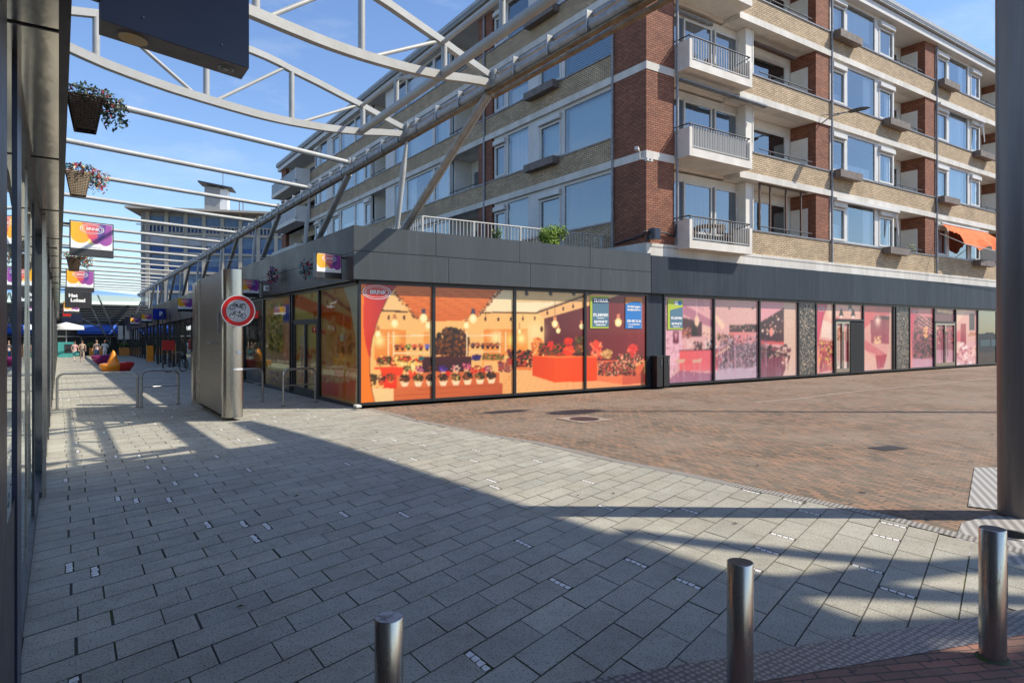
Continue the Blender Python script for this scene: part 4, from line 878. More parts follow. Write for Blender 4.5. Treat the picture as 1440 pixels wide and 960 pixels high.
# pink prints on the long row
C2 = Canvas(16.07, RX[12] - .04, 0.08, 2.90, 32); C2.tr = south_tr(zc(920, 380, 5.335)); P = C2.poly; C2.a[:] = s2l((232, 190, 176))
P([(0, 150), (445, 180), (445, 470), (200, 300), (70, 190)], (226, 178, 182), (236, 190, 176)); P([(70, 180), (215, 290), (215, 600), (200, 700), (70, 850)], (240, 200, 198))
for i in range(420): x, y = random.uniform(72, 215), random.uniform(200, 840); C2.line((x, y), (x + 12, y + 1), 5, random.choice([(206, 140, 146), (250, 224, 220), (180, 110, 120), (244, 206, 200)]))
P([(215, 250), (445, 380), (445, 440), (215, 330)], (196, 140, 150)); P([(210, 352), (300, 372), (360, 390), (360, 500), (210, 500)], (96, 62, 72)); C2.blobs(215, 275, 430, 505, 60, 8, [(180, 110, 90), (220, 160, 130), (110, 70, 66)]); P([(288, 400), (325, 400), (325, 498), (288, 498)], (52, 48, 50))
P([(362, 405), (445, 430), (445, 520), (362, 480)], (240, 206, 180)); C2.line((362, 470), (445, 490), 4, (120, 80, 80)); P([(140, 455), (188, 455), (188, 548), (140, 548)], (130, 60, 76)); P([(150, 470), (178, 470), (166, 530)], (226, 170, 176))
for x, y in ((322, 380), (470, 360), (495, 390), (512, 415)): C2.line((x, 190), (x, y - 30), 3, (250, 226, 200)); C2.ell(x, y, 18, 40 if x == 322 else 26, (246, 218, 180))
C2.blobs(300, 360, 535, 600, 40, 9, [(70, 56, 56), (110, 80, 76)]); C2.blobs(385, 470, 520, 600, 60, 8, [(240, 226, 206), (60, 50, 50), (250, 240, 226)]); C2.blobs(245, 285, 520, 590, 26, 9, [(244, 220, 200), (226, 190, 170)])
P([(175, 596), (500, 590), (575, 555), (500, 604), (195, 606)], (80, 40, 50)); P([(192, 606), (500, 600), (498, 760), (192, 752)], (240, 116, 108), (232, 128, 136), 0); P([(498, 602), (575, 560), (560, 640), (498, 760)], (214, 96, 104))
P([(70, 850), (192, 752), (780, 800), (780, 860), (70, 870)], (176, 112, 132)); 
for x in (200, 322): P([(x - 36, 670), (x + 36, 664), (x + 30, 690), (x - 30, 694)], (226, 196, 160)); C2.line((x - 20, 690), (x - 22, 800), 4, (214, 170, 160)); C2.line((x + 20, 690), (x + 24, 800), 4, (214, 170, 160))
for x in (532, 555, 580): C2.ell(x, 650 - (x - 532) * .9, 22, 12, (226, 200, 170))
P([(447, 190), (780, 220), (780, 420), (560, 420), (470, 340)], (226, 190, 172), (232, 196, 178)); P([(568, 412), (776, 404), (776, 462), (568, 466)], (70, 58, 62)); C2.blobs(575, 770, 415, 458, 40, 5, [(226, 180, 160), (150, 110, 100)]); P([(568, 466), (776, 462), (776, 560), (568, 560)], (236, 150, 140), (226, 170, 160))
C2.blobs(480, 600, 480, 560, 60, 9, [(150, 110, 84), (90, 80, 66), (190, 150, 110)]); P([(560, 560), (776, 540), (776, 800), (450, 830), (500, 680)], (140, 126, 128)); C2.blobs(500, 776, 490, 760, 600, 6, [(96, 84, 88), (170, 154, 156), (60, 54, 58), (220, 206, 206), (200, 150, 150)])
P([(447, 745), (776, 720), (776, 810), (447, 850)], (226, 206, 210), alpha=.65)
for x in (423, 565, 740): C2.ell(x, 285, 10, 6, (60, 40, 44))
P([(785, 225), (975, 240), (975, 285), (785, 400)], (236, 180, 176)); P([(788, 395), (976, 280), (976, 542), (788, 532)], (72, 44, 54), (96, 60, 66), 0); C2.blobs(795, 970, 330, 480, 26, 7, [(250, 226, 200), (226, 180, 150)]); C2.ell(880, 465, 14, 32, (244, 170, 150))
C2.line((788, 538), (976, 550), 22, (226, 110, 106)); P([(788, 560), (1030, 590), (1000, 800), (788, 805)], (134, 62, 84), (160, 84, 100), 1); C2.blobs(790, 1025, 565, 650, 120, 11, [(46, 30, 36), (226, 196, 170), (70, 40, 46), (150, 100, 90)]); P([(976, 240), (1078, 245), (1078, 790), (965, 795), (1020, 660), (1030, 590), (976, 540)], (228, 202, 172))
C2.ell(1022, 400, 40, 46, (214, 186, 158)); C2.ell(1022, 400, 37, 43, (230, 204, 174)); C2.blobs(965, 1000, 640, 730, 16, 11, [(240, 210, 180), (190, 130, 120)])
P([(1213, 235), (1345, 250), (1345, 790), (1213, 790)], (236, 186, 160)); P([(1240, 520), (1345, 540), (1345, 740), (1240, 770)], (196, 96, 100)); C2.blobs(1235, 1345, 540, 740, 150, 9, [(170, 66, 80), (226, 196, 100), (214, 110, 90), (240, 170, 130), (130, 80, 50)]); P([(1262, 370), (1345, 400), (1345, 520), (1255, 500)], (244, 224, 196)); C2.glow(1330, 320, 34, (255, 226, 190))
P([(1210, 235), (1228, 235), (1240, 790), (1210, 790)], (248, 166, 140)); P([(1220, 235), (1310, 235), (1275, 340), (1240, 500), (1228, 620)], (222, 84, 112), (196, 66, 110), 0)
C2.tr = south_tr(zc(1140, 400, 4.8))
P([(160, 120), (355, 130), (355, 255), (160, 250)], (236, 196, 168)); P([(160, 215), (230, 230), (355, 238), (355, 262), (160, 262)], (220, 130, 120))
for x, y in ((208, 205), (268, 160), (288, 205), (375, 190), (388, 150)): P([(x - 5, y - 40), (x + 5, y - 40), (x + 16, y + 10), (x - 16, y + 10)], (70, 50, 52)); C2.ell(x, y + 14, 12, 9, (255, 236, 206))
P([(160, 262), (225, 275), (225, 590), (160, 590)], (240, 206, 176)); P([(160, 300), (310, 300), (310, 380), (160, 375)], (226, 170, 140)); P([(240, 380), (312, 385), (312, 520), (240, 520)], (206, 86, 96)); P([(160, 520), (312, 525), (312, 600), (160, 600)], (232, 216, 190)); C2.blobs(165, 220, 290, 380, 30, 8, [(190, 120, 60), (240, 200, 150), (150, 90, 60)])
P([(360, 130), (552, 150), (552, 590), (360, 595)], (230, 178, 158)); P([(360, 130), (445, 140), (440, 230), (360, 300)], (222, 120, 116)); P([(445, 140), (552, 150), (552, 210), (440, 210)], (206, 110, 110)); P([(440, 210), (535, 212), (535, 236), (425, 236)], (84, 44, 56)); P([(405, 240), (535, 236), (530, 400), (410, 395)], (176, 90, 100), (150, 66, 84), 1)
for i in range(10): C2.line((416 + i * 12, 245), (416 + i * 12, 395), 2, (196, 120, 124))
C2.glow(455, 245, 16, (255, 224, 196)); P([(365, 370), (520, 480), (500, 500), (365, 440)], (206, 96, 100)); 
for i in range(5): C2.line((366, 375 + i * 16), (500, 480 + i * 12), 4, (244, 186, 170))
P([(440, 480), (520, 470), (495, 560), (450, 570)], (190, 66, 84)); P([(365, 440), (440, 500), (450, 595), (365, 595)], (236, 196, 166)); C2.blobs(430, 475, 350, 395, 30, 8, [(244, 210, 160), (206, 150, 110)]); P([(535, 150), (552, 150), (552, 590), (490, 590), (530, 420)], (226, 196, 166))
P([(665, 150), (830, 160), (830, 570), (665, 570)], (190, 116, 120)); P([(720, 170), (830, 160), (830, 300), (760, 240)], (222, 146, 140)); C2.blobs(700, 830, 220, 500, 360, 9, [(90, 54, 62), (130, 76, 84), (66, 46, 50), (170, 104, 106), (110, 90, 70)]); C2.blobs(765, 785, 285, 360, 14, 8, [(250, 206, 130), (244, 180, 110)])
for i in range(4): C2.line((725, 190 + i * 26), (830, 270 + i * 22), 6, (226, 170, 160))
P([(665, 500), (830, 500), (830, 570), (665, 572)], (226, 190, 196), alpha=.6); P([(662, 150), (672, 150), (690, 570), (662, 570)], (246, 150, 130)); P([(668, 150), (722, 152), (700, 250), (684, 400)], (222, 84, 112), (200, 70, 110), 0)
P([(838, 160), (972, 166), (972, 268), (838, 266)], (128, 84, 92)); P([(850, 165), (960, 180), (960, 200), (860, 186)], (236, 196, 140)); P([(838, 275), (972, 275), (972, 550), (838, 552)], (178, 110, 116)); C2.blobs(845, 968, 290, 400, 60, 9, [(220, 120, 110), (110, 60, 66), (226, 170, 150)]); P([(838, 440), (972, 440), (972, 552), (838, 552)], (226, 190, 190), alpha=.55)
P([(978, 165), (1122, 170), (1122, 545), (978, 550)], (234, 190, 168)); P([(978, 165), (1060, 168), (985, 270)], (240, 210, 176)); P([(1016, 262), (1050, 262), (1050, 400), (1030, 460), (1000, 430)], (176, 66, 80)); P([(1072, 205), (1108, 205), (1108, 310), (1072, 310)], (74, 66, 78)); C2.ell(1090, 207, 18, 14, (74, 66, 78)); P([(980, 320), (1016, 300), (1010, 430), (980, 400)], (226, 130, 130)); C2.blobs(985, 1118, 390, 540, 130, 11, [(250, 216, 190), (236, 190, 180), (206, 130, 136), (255, 236, 220)]); P([(1062, 350), (1122, 340), (1122, 330), (1080, 315)], (206, 150, 110))
for (xa, xb) in ((560, 776), (447, 560), (790, 976)):
    for i in range(26): x = random.uniform(xa, xb); C2.tr = south_tr(zc(920, 380, 5.335)); C2.line((x, random.uniform(480, 600)), (x, random.uniform(620, 780)), 2.2, random.choice([(110, 80, 90), (206, 170, 176), (150, 110, 120)]))
C2.tr = south_tr(zc(920, 380, 5.335))
for i in range(7): C2.line((470 + i * 15, 640 - i * 10), (476 + i * 15, 740 - i * 12), 3, (90, 60, 66)); C2.ell(470 + i * 15, 636 - i * 10, 12, 6, (226, 200, 170))
for i in range(9): C2.line((800 + i * 26, 590 + i * 6), (796 + i * 26, 680 + i * 9), 4, (50, 30, 40)); C2.ell(806 + i * 24, 585 + i * 7, 17, 6, (60, 36, 44))
for i in range(12): C2.line((215 + i * 19, 210 + i * 13), (215 + i * 19, 160 + i * 6), 2, (196, 150, 160))
C2.grain(.05)
# dripping white wear along the foot of the prints
f = np.clip((0.75 - C2.Z) / 0.75, 0, 1)[..., None] * (rng.random(C2.a.shape[1])[None, :, None] * .55 + .1) * .55; C2.a = C2.a * (1 - f) + 0.72 * f
C2.soften()
C2.a = C2.a ** 1.2 * np.array((.90, .78, .88))
C2.mesh('window_print', mt['art'], flat_s(14.91), RS, gain=1.0)
m = MB(); r = south_tr(zc(920, 380, 5.335))((1255, 288)); logo(m, (r[0] , 14.90, r[1]), (1, 0, 0), (0, 0, 1), .52); r = south_tr(zc(1140, 400, 4.8))((697, 180)); logo(m, (r[0], 14.90, r[1]), (1, 0, 0), (0, 0, 1), .45); m.build('window_logo', mt['text'], RS)
m = MB(); m.box(RX[6] - 1.1, RX[6] - .06, 14.83, 14.835, .02, 2.22); m.build('doorway_dark_sheet', mt['dark'], RS)  # flat near-black sheet stands in for the shade inside the doorway
m = MB(); m.box(RX[5] + .04, RX[6] - .04, 14.83, 14.9, 2.18, 2.30); m.box(RX[10] + .04, RX[11] - .04, 14.83, 14.9, 2.18, 2.28); m.each('door_lintel', mt['black'], RS)
shopdoor(RS, 'S', RX[5] + .1, RX[6] - 1.1, .06, 2.18, 14.85, mt['steel'], None); shopdoor(RS, 'S', RX[10] + .1, RX[11] - .1, .06, 2.18, 14.85, mt['steel'], None)

# alley side of the corner shop: shaded prints behind reflective glass
C3 = Canvas(14.98, 24.05, -0.05, 2.90, 30)
def west_tr(p):
    px, py = 340 + p[0] / 5.333, 390 + p[1] / 5.333; r = ray(px, py); k = 5.66 / r[0]; return (k * r[1], CH + k * r[2])
C3.tr = west_tr; P = C3.poly; C3.a[:] = s2l((126, 120, 98))
P([(385, 115), (585, 90), (585, 330), (385, 320)], (150, 126, 92)); P([(590, 90), (760, 60), (850, 500), (845, 940), (590, 900)], (128, 112, 84)); P([(385, 140), (420, 130), (810, 300), (810, 400), (590, 300), (385, 220)], (216, 70, 30)); P([(590, 110), (610, 100), (800, 235), (800, 260)], (66, 50, 46))
for x, y in ((437, 160), (515, 135), (535, 285), (600, 120), (630, 185), (675, 220), (686, 110), (690, 385)): C3.ell(x, y, 7, 20, (60, 44, 34))
P([(590, 660), (840, 640), (840, 730), (590, 760)], (150, 120, 92)); C3.blobs(600, 840, 640, 780, 160, 10, [(84, 60, 44), (150, 100, 76), (110, 80, 56), (170, 140, 110)]); P([(590, 780), (720, 790), (720, 900), (590, 880)], (130, 60, 34)); P([(725, 790), (845, 780), (840, 930), (725, 910)], (176, 84, 30), (120, 60, 26), 1)
C3.blobs(700, 830, 420, 580, 130, 14, [(90, 84, 60), (120, 104, 76), (70, 66, 50)], 'e'); C3.ell(738, 450, 12, 24, (220, 214, 170)); C3.blobs(660, 690, 300, 640, 50, 12, [(110, 90, 60), (150, 110, 76)])
P([(740, 60), (880, 30), (880, 960), (832, 945), (846, 700), (836, 450), (800, 230)], (134, 134, 136), (150, 150, 150), 1)
for a, b in zip([(742, 60), (800, 230), (836, 450), (846, 700), (832, 945)], [(800, 230), (836, 450), (846, 700), (832, 945)]): C3.line(a, b, 5, (60, 50, 40))
P([(390, 320), (580, 315), (580, 900), (390, 860)], (140, 128, 104)); C3.blobs(395, 580, 520, 780, 150, 12, [(150, 96, 66), (110, 84, 60), (176, 120, 84), (90, 74, 56)]); P([(515, 370), (555, 370), (555, 410), (515, 412)], (200, 40, 36)); P([(585, 395), (620, 400), (620, 428), (585, 422)], (200, 44, 36))
P([(188, 170), (362, 140), (362, 850), (188, 800)], (96, 104, 84)); C3.blobs(195, 300, 190, 560, 500, 10, [(60, 84, 50), (90, 110, 70), (44, 60, 40), (130, 140, 100)]); C3.blobs(190, 362, 690, 840, 240, 10, [(50, 62, 44), (80, 92, 66), (110, 116, 90)]); P([(188, 640), (362, 660), (362, 700), (188, 690)], (160, 150, 118)); P([(195, 240), (290, 225), (290, 265), (195, 275)], (190, 110, 50)); P([(296, 175), (352, 165), (352, 200), (296, 215)], (180, 90, 40))
P([(300, 205), (350, 200), (350, 335), (300, 335)], (40, 66, 140)); P([(300, 350), (352, 345), (352, 640), (300, 620)], (150, 100, 90), alpha=.6)
P([(10, 150), (165, 180), (165, 800), (10, 780)], (110, 112, 100)); P([(140, 180), (162, 180), (160, 600), (10, 600), (10, 520), (80, 440), (120, 300)], (186, 90, 36), (176, 60, 50), 1); P([(10, 640), (165, 640), (165, 800), (10, 780)], (120, 40, 50), (100, 90, 80), 0)
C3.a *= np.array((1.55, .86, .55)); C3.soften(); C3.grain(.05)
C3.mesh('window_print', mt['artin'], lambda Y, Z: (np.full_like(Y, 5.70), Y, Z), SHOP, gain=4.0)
m = MB(); m.face([(5.675, 32, gz(32)), (5.675, 14.98, 0), (5.675, 14.98, 2.9), (5.675, 32, 2.9)]); 
g3 = glass_mat('clear_shop_glass', (0.93, 0.92, 0.9), 1.4, 0.0, 0.0); m.build('window_glass', g3, SHOP)
C4 = Canvas(24.1, 32, -.3, 2.9, 12); C4.a[:] = s2l((92, 92, 84)); C4.tr = lambda p: p
C4.blobs(24.1, 32, 0, 2.8, 160, .35, [(120, 90, 70), (90, 100, 80), (60, 60, 60), (150, 130, 110)]); C4.mesh('window_print', mt['artin'], lambda Y, Z: (np.full_like(Y, 5.71), Y, Z), SHOP)

# ------------------------------------------------------------------ letting posters on the glass
def poster(name, label, px0, px1, py0, py1, kind):
    trf = south_tr(lambda p: p); x0, zt = trf((px0, py0)); x1, _ = trf((px1, py0)); zb = trf(((px0 + px1) / 2, py1))[1]; zt = trf(((px0 + px1) / 2, py0))[1]
    W = x1 - x0; H = zt - zb; t = thing(name, label, 'poster', (x0, 14.89, zb)); Y = 14.888
    def q(u0, u1, v0, v1, mat, nm, dy=0, lean=0):
        m = MB(); m.box(x0 + W * u0, x0 + W * u1, Y - dy - .003, Y - dy, zb + H * v0, zb + H * v1); return m.build(nm, mat, t)
    def tx(s, u, v, size, nm='lettering', mat='text', bold=.004, sx=1.0, dy=.008):
        m = MB(); add_text(m, s, size, (x0 + W * u, Y - dy, zb + H * v), (1, 0, 0), (0, 0, 1), 0, bold, sx); m.build(nm, mt[mat], t)
    if kind == 'a':
        q(0, 1, 0, 1, mt['posterlime'], 'lime_border'); q(.12, 1, .05, .95, mt['poster'], 'sheet', .004)
        q(.12, 1, .78, .95, mt['posterdark'], 'heading_band', .006); tx('TE HUUR', .56, .865, W * .19, sx=1.0, dy=.011, bold=.008)
        tx('m.seven', .56, .43, W * .25, bold=.006); tx('020 760 07 77', .56, .20, W * .12, bold=.008); tx('bedrijfsmakelaars', .56, .11, W * .08); tx('www.mseven.nl', .56, .32, W * .06)
    if kind == 'b':
        q(0, 1, 0, 1, mt['posterorange'], 'orange_border'); m = MB(); Yb = Y - .007
        m.face([(x0, Yb, zb), (x0 + W * .97, Yb, zb), (x0 + W * .97, Yb, zb + H * .8), (x0 + W * .85, Yb, zb + H * .86), (x0 + W * .6, Yb, zb + H * .87), (x0 + W * .3, Yb, zb + H * .84), (x0, Yb, zb + H * .78)]); m.build('sheet', mt['posterblue'], t)
        tx('Drukker Jagers', .5, .70, W * .125, bold=.006, dy=.011); tx('Bedrijfsmakelaars', .5, .60, W * .11, bold=.006, dy=.011); tx('020 485 22 66', .5, .24, W * .14, bold=.006, dy=.011); tx('www.makelaardij.nl', .5, .14, W * .09, bold=.003, dy=.011); tx('makelaars', .3, .06, W * .07, dy=.011)
    if kind == 'c':
        m = MB(); m.box(x0, x0 + W, Y - .003, Y, zb, zb + H); m.build('lime_border', mt['posterlime'], t); m = MB(); Yb = Y - .007
        m.face([(x0 + W * .16, Yb, zb + H * .05), (x0 + W, Yb, zb + H * .05), (x0 + W, Yb, zb + H * .74), (x0 + W * .16, Yb, zb + H * .62)]); m.build('sheet', mt['poster'], t)
        q(.45, .68, .80, .93, mt['signwhite'], 'small_label', .006); q(.70, .92, .80, .93, mt['posterblue'], 'small_label', .006)
        tx('m.seven', .58, .38, W * .23, bold=.006, dy=.011); tx('020 760 07 77', .58, .18, W * .115, bold=.008, dy=.011); tx('bedrijfsmakelaars', .58, .09, W * .07, dy=.011)
    return t
poster('letting_poster', 'slate blue TE HUUR letting poster with a lime edge behind the flower shop glass', 829.5, 855.5, 416.5, 461.5, 'a')
poster('letting_poster', 'bright blue letting poster with a torn orange top beside the dark pier', 879, 902.5, 418, 462, 'b')
poster('letting_poster', 'lime edged poster with a slate sheet on the first pink window', 938.5, 959.5, 420, 463, 'c')

# ------------------------------------------------------------------ projecting sign boxes
def brand_canvas(x0, x1, z0, z1, res):
    C = Canvas(x0, x1, z0, z1, res); C.a[:] = s2l((250, 250, 250)); w_, h_ = x1 - x0, z1 - z0; C.tr = lambda p: (x0 + p[0] * w_, z0 + p[1] * h_); P = C.poly
    def drop(cx, wd, b, c, top=1.0, c2=None):
        pts = [(cx - wd, top), (cx - wd, b + .28)] + [(cx - wd * math.cos(t), b + .28 - .28 * math.sin(t) ** .8) for t in np.linspace(0.05, math.pi - .05, 12)] + [(cx + wd, b + .28), (cx + wd, top)]
        P(pts, c, c2, 0)
    P([(0.36, .45), (.42, .2), (.5, .16), (.56, .3), (.5, .6)], (255, 222, 140)); drop(.22, .22, .20, (255, 176, 30), 1.0, (250, 160, 44)); P([(0, 1), (.10, 1), (.10, .35), (0, .45)], (255, 176, 30))
    P([(.26, 1), (.72, 1), (.66, .35), (.56, .18), (.40, .45)], (232, 104, 66), (214, 72, 100), 0); drop(.82, .18, .16, (140, 70, 150), 1.0, (160, 80, 160)); drop(.60, .13, .19, (190, 70, 120), .5, (110, 66, 150)); P([(.70, 1), (.84, 1), (.80, .5), (.68, .35), (.62, .6)], (96, 64, 140)); P([(.4, 1), (.68, 1), (.62, .45), (.50, .40)], (226, 92, 78), (196, 70, 110), 0)
    return C
def sign_box(name, label, X0, Y0, zb, w=0.80, h=0.69, dep=0.21, kind='brand', group='brand sign boxes along the shopping street', arm=0.2, side=-1):
    t = thing(name, label, 'sign', (X0, Y0, zb), None)
    if group: t['group'] = group
    ax = Vector((TX, TY, 0)); ay = Vector((0, 1, 0)); o = Vector((X0, Y0, zb)); az = Vector((0, 0, 1))
    m = MB(); m.obox(o, ax * w, ay * dep, az * h); body = m.build('sign_case', mt['navy'] if kind in ('navy', 'dark') else mt['darkmetal'], t)
    m = MB(); m.obox(o + ax * .01 + ay * .01 - az * .003, ax * (w - .02), ay * (dep - .02), az * .004, 0); m.build('sign_underside', mt['tanunder'], t)
    n = Vector((TY, -TX, 0)); fo = o + n * .004
    if kind == 'brand':
        C = brand_canvas(.025, w - .025, .14, h - .02, 90); C.mesh('sign_face', mt['lightbox'], lambda U, Z: (fo.x + ax.x * U, fo.y + ax.y * U, fo.z + Z), t)
        m = MB(); logo(m, fo + n * .004 + ax * w * .5 + az * h * .79, ax, az, w * .55); add_text(m, 'winkelcentrum', .05, fo + n * .004 + ax * w * .52 + az * (.175), ax, az, 1); m.build('sign_logo', [mt['text'], mt['textgrey']], t)
    if kind == 'navy':
        m = MB(); cc = o - az * .006 + ax * .16 + ay * dep / 2
        for r_, c_ in ((.088, 0), (.075, 1)): m.disc(cc - az * (.088 - r_) * .2, ax, ay, r_, r_ * 1.0, 24, c_)
        m.build('underside_lamp', [mt['tanunder'], mt['yellowlamp'], mt['galv']], t); m = MB(); cc = o - az * .006 + ax * (w - .12) + ay * dep / 2; m.disc(cc, ax, ay, .05, .05, 20, 2); m.disc(cc - az * .003, ax, ay, .036, .036, 20, 0); m.disc(cc - az * .005, ax, ay, .018, .018, 16, 2)
        m.build('underside_lamp', [mt['tanunder'], mt['yellowlamp'], mt['galv']], t)
        m = MB()
        for u, v in ((.2, .08), (.62, .08)): m.sphere(fo + ax * u + az * v, .006, .006, .006, 8, 5)
        m.build('sign_screw', mt['galv'], t)
    if kind == 'lokaal':
        m = MB(); add_text(m, 'Het', .19, fo + n * .003 + ax * w * .30 + az * h * .62, ax, az, 0, .012, 1.1); add_text(m, 'Lokaal', .19, fo + n * .003 + ax * w * .48 + az * h * .38, ax, az, 0, .012, 1.1); m.build('lettering', mt['text'], t)
    if kind == 'parking':
        m = MB(); m.obox(fo + ax * .02 + az * .02, ax * (w - .04), -n * .002, az * (h - .04)); m.build('sign_face', mt['psign'], t); m = MB(); add_text(m, 'P', .42, fo + n * .006 + ax * w * .62 + az * h * .5, ax, az, 0, .012); m.build('lettering', mt['text'], t)
    if kind == 'red':
        m = MB(); m.obox(fo + ax * .02 + az * .06, ax * (w - .04), -n * .002, az * (h - .1)); m.build('sign_face', mt['red'], t)
    m = MB(); p = o + (ax * w if side > 0 else Vector((0, 0, 0))) + az * h * .9 + ay * dep / 2; m.beam(p, p + ax * arm * side, .04, .04); p = p - az * h * .7; m.beam(p, p + ax * arm * side, .03, .03) if side < 0 else None; m.build('bracket', mt['black'], t)
    return t
def LX(y, off=0.17): return off - 0.0128 * y
sign_box('projecting_sign', 'navy sign box seen from below with a round amber lamp, nearest on the left', 0.121, 3.87, 3.32, w=.79, h=.72, kind='navy', group=None, arm=.12)
sign_box('projecting_sign', 'orange and purple brand sign box, larger of the two against the sky on the left', LX(15.7), 15.7, 3.30 , group='brand sign boxes along the shopping street')
sign_box('projecting_sign', 'orange and purple brand sign box directly above the black lettered sign', LX(25.0, .18), 25.0, 3.05)
sign_box('projecting_sign', 'black sign box with the white words Het Lokaal', LX(33, .20), 33.0, 2.78, w=1.0, h=.82, kind='lokaal', group=None)
sign_box('projecting_sign', 'orange and purple brand sign box just below the Het Lokaal sign', LX(44, .2), 44, 2.78)
sign_box('projecting_sign', 'small red sign box far down the left side of the street', LX(52, .2), 52, 2.75, kind='red', group=None, w=.5)
sign_box('projecting_sign', 'far black sign box beside the small red one', LX(58, .2), 58, 2.5, kind='dark', group=None, w=1.3)
sign_box('projecting_sign', 'brand sign box on the corner shop fascia, half lit by the sun', 4.68, 15.02, 3.02, w=.72, h=.58, side=1)
sign_box('projecting_sign', 'brand sign box on the alley fascia right of the steel pylon', 4.68, 23.4, 2.95, w=.76, h=.6, side=1)
sign_box('projecting_sign', 'brand sign box on the right side of the street just left of the pylon', 4.66, 38.5, 2.85, w=.8, h=.7, side=1)
sign_box('projecting_sign', 'blue parking sign with a white P over the street', 4.60, 50.5, 2.62, w=.85, h=.75, kind='parking', group=None, side=1)
sign_box('projecting_sign', 'small brand sign box left of the blue parking sign', 4.55, 58.5, 2.5, side=1)
sign_box('projecting_sign', 'farthest brand sign box on the right side of the street', 4.55, 70, 2.4, side=1)

# ------------------------------------------------------------------ steel canopy over the street
def TP(s, z, yk): return Vector((7.1 + TX * s, yk + TY * s, z))
BOT = [(-8.4, 6.72), (-7.8, 6.56), (-6.9, 6.38), (-5.8, 6.28), (-4.2, 6.24), (-3.29, 6.28), (-2.3, 6.38), (-1.39, 6.52), (-.6, 6.70), (-.12, 6.76)]
TOP = [(-8.4, 6.84), (-7.04, 7.22), (-5.14, 7.50), (-4.2, 7.54), (-3.29, 7.44), (-1.42, 7.13), (-.12, 6.92)]
def interp(P, s):
    for (a, za), (b, zb) in zip(P, P[1:]):
        if a <= s <= b: return za + (zb - za) * (s - a) / (b - a)
    return P[-1][1]
def truss(label, yk, short=False):
    t = thing('roof_truss', label, 'truss', tuple(TP(0, 6.8, yk)), 'curved white trusses of the street canopy')
    def chord(P, nm, w_, h_):
        m = MB(); pts = []
        for (a, za), (b, zb) in zip(P, P[1:]):
            for i in range(3): pts.append((a + (b - a) * i / 3, None))
        pts.append((P[-1][0], None)); xs = [p[0] for p in pts]; zz = np.interp(xs, [p[0] for p in P], [p[1] for p in P])
        for _ in range(2): zz = np.concatenate([[zz[0]], (zz[:-2] + 2 * zz[1:-1] + zz[2:]) / 4, [zz[-1]]])
        n = Vector((-TY, TX, 0)); vs = []
        for x, z in zip(xs, zz):
            for a_, b_ in ((-1, -1), (1, -1), (1, 1), (-1, 1)): vs.append(TP(x, z, yk) + n * a_ * w_ / 2 + Vector((0, 0, b_ * h_ / 2)))
        L = len(xs); m.raw(vs, [(k * 4 + i, k * 4 + (i + 1) % 4, (k + 1) * 4 + (i + 1) % 4, (k + 1) * 4 + i) for k in range(L - 1) for i in range(4)]); m.face(vs[:4]); m.face(vs[-4:]); m.build(nm, mt['steelwhite'], t)
    chord(BOT, 'bottom_chord', .12, .15); chord(TOP, 'top_chord', .11, .13)
    for s in (-7.04, -5.14, -3.29, -1.39):
        m = MB(); m.tube(TP(s, interp(BOT, s), yk), TP(s, interp(TOP, s), yk), .058); m.build('post', mt['steelwhite'], t)
    for a, b in (((-7.04, 'b'), (-8.3, 't')), ((-5.3, 'b'), (-6.9, 't')), ((-5.0, 'b'), (-3.4, 't')), ((-3.15, 'b'), (-1.5, 't'))):
        pa = TP(a[0], interp(BOT, a[0]), yk); pb = TP(b[0], interp(TOP, b[0]), yk); m = MB(); m.tube(pa, pb, .036); m.build('diagonal', mt['steelwhite'], t)
    for e in (0, -8.4):
        m = MB(); k = 1 if e == 0 else -1; n = Vector((-TY, TX, 0)); c = TP(e, 6.84, yk)
        m.obox(c - n * .16 - Vector((TX, TY, 0)) * .13 * k - Vector((0, 0, .16)), n * .32, Vector((TX, TY, 0)) * .02 * k, (0, 0, .34)); m.obox(c - n * .16 - Vector((TX, TY, 0)) * .09 * k - Vector((0, 0, .16)), n * .32, Vector((TX, TY, 0)) * .02 * k, (0, 0, .34))
        for i in range(4): m.tube(c - n * .1 - Vector((TX, TY, 0)) * .15 * k + Vector((0, 0, -.1 + i * .07)), c - n * .1 - Vector((TX, TY, 0)) * .06 * k + Vector((0, 0, -.1 + i * .07)), .012, n=6)
        m.obox(c - n * .02 - Vector((TX, TY, 0)) * .07 * k - Vector((0, 0, .14)), n * .04, Vector((TX, TY, 0)) * .2 * k, (0, 0, .28)); m.build('end_plate', mt['steelwhite'], t)
    return t
truss('farther of the two big curved white trusses, ending above the corner shop roof', 15.3)
truss('curved white truss across the top of the photo, nearer one with its bolted end plate', 11.2)
truss('curved truss overhead just outside the top of the picture', 7.1)
# longitudinal beam with its rail and stiffeners
BM = thing('canopy_beam', 'long grey tubular beam with stained underside running down the street above the shops', 'beam', (7.1, 15.3, 6.8))
m = MB(); m.tube((7.1, 2.0, 6.80), (7.1, 98, 6.48), .098, n=16); m.build('main_tube', mt['steelgrey'], BM)
m = MB(); m.beam((7.10, 2.0, 6.675), (7.10, 98, 6.355), .13, .035); m.build('bottom_flange', mt['rust'], BM)
m = MB(); m.beam((7.13, 2.0, 7.00), (7.13, 98, 6.68), .07, .06); m.build('top_rail', mt['steelgrey'], BM)
m = MB(); y = 2.8
while y < 60: m.box(6.98, 7.18, y, y + .03, 6.69 - (y - 2) * .0033, 7.04 - (y - 2) * .0033); y += 1.07
m.build('stiffener_plate', mt['galv'], BM)
m = MB(); m.beam((7.1, 2.0, 6.52), (7.1, 11.2, 6.52), .10, .05); m.build('tie_bar', mt['rust'], BM)
m = MB(); m.tube((5.72, 3.0, 6.56), (5.72, 14.89, 6.53), .085, n=14)
m.build('inner_tube', mt['steelwhite'], BM)
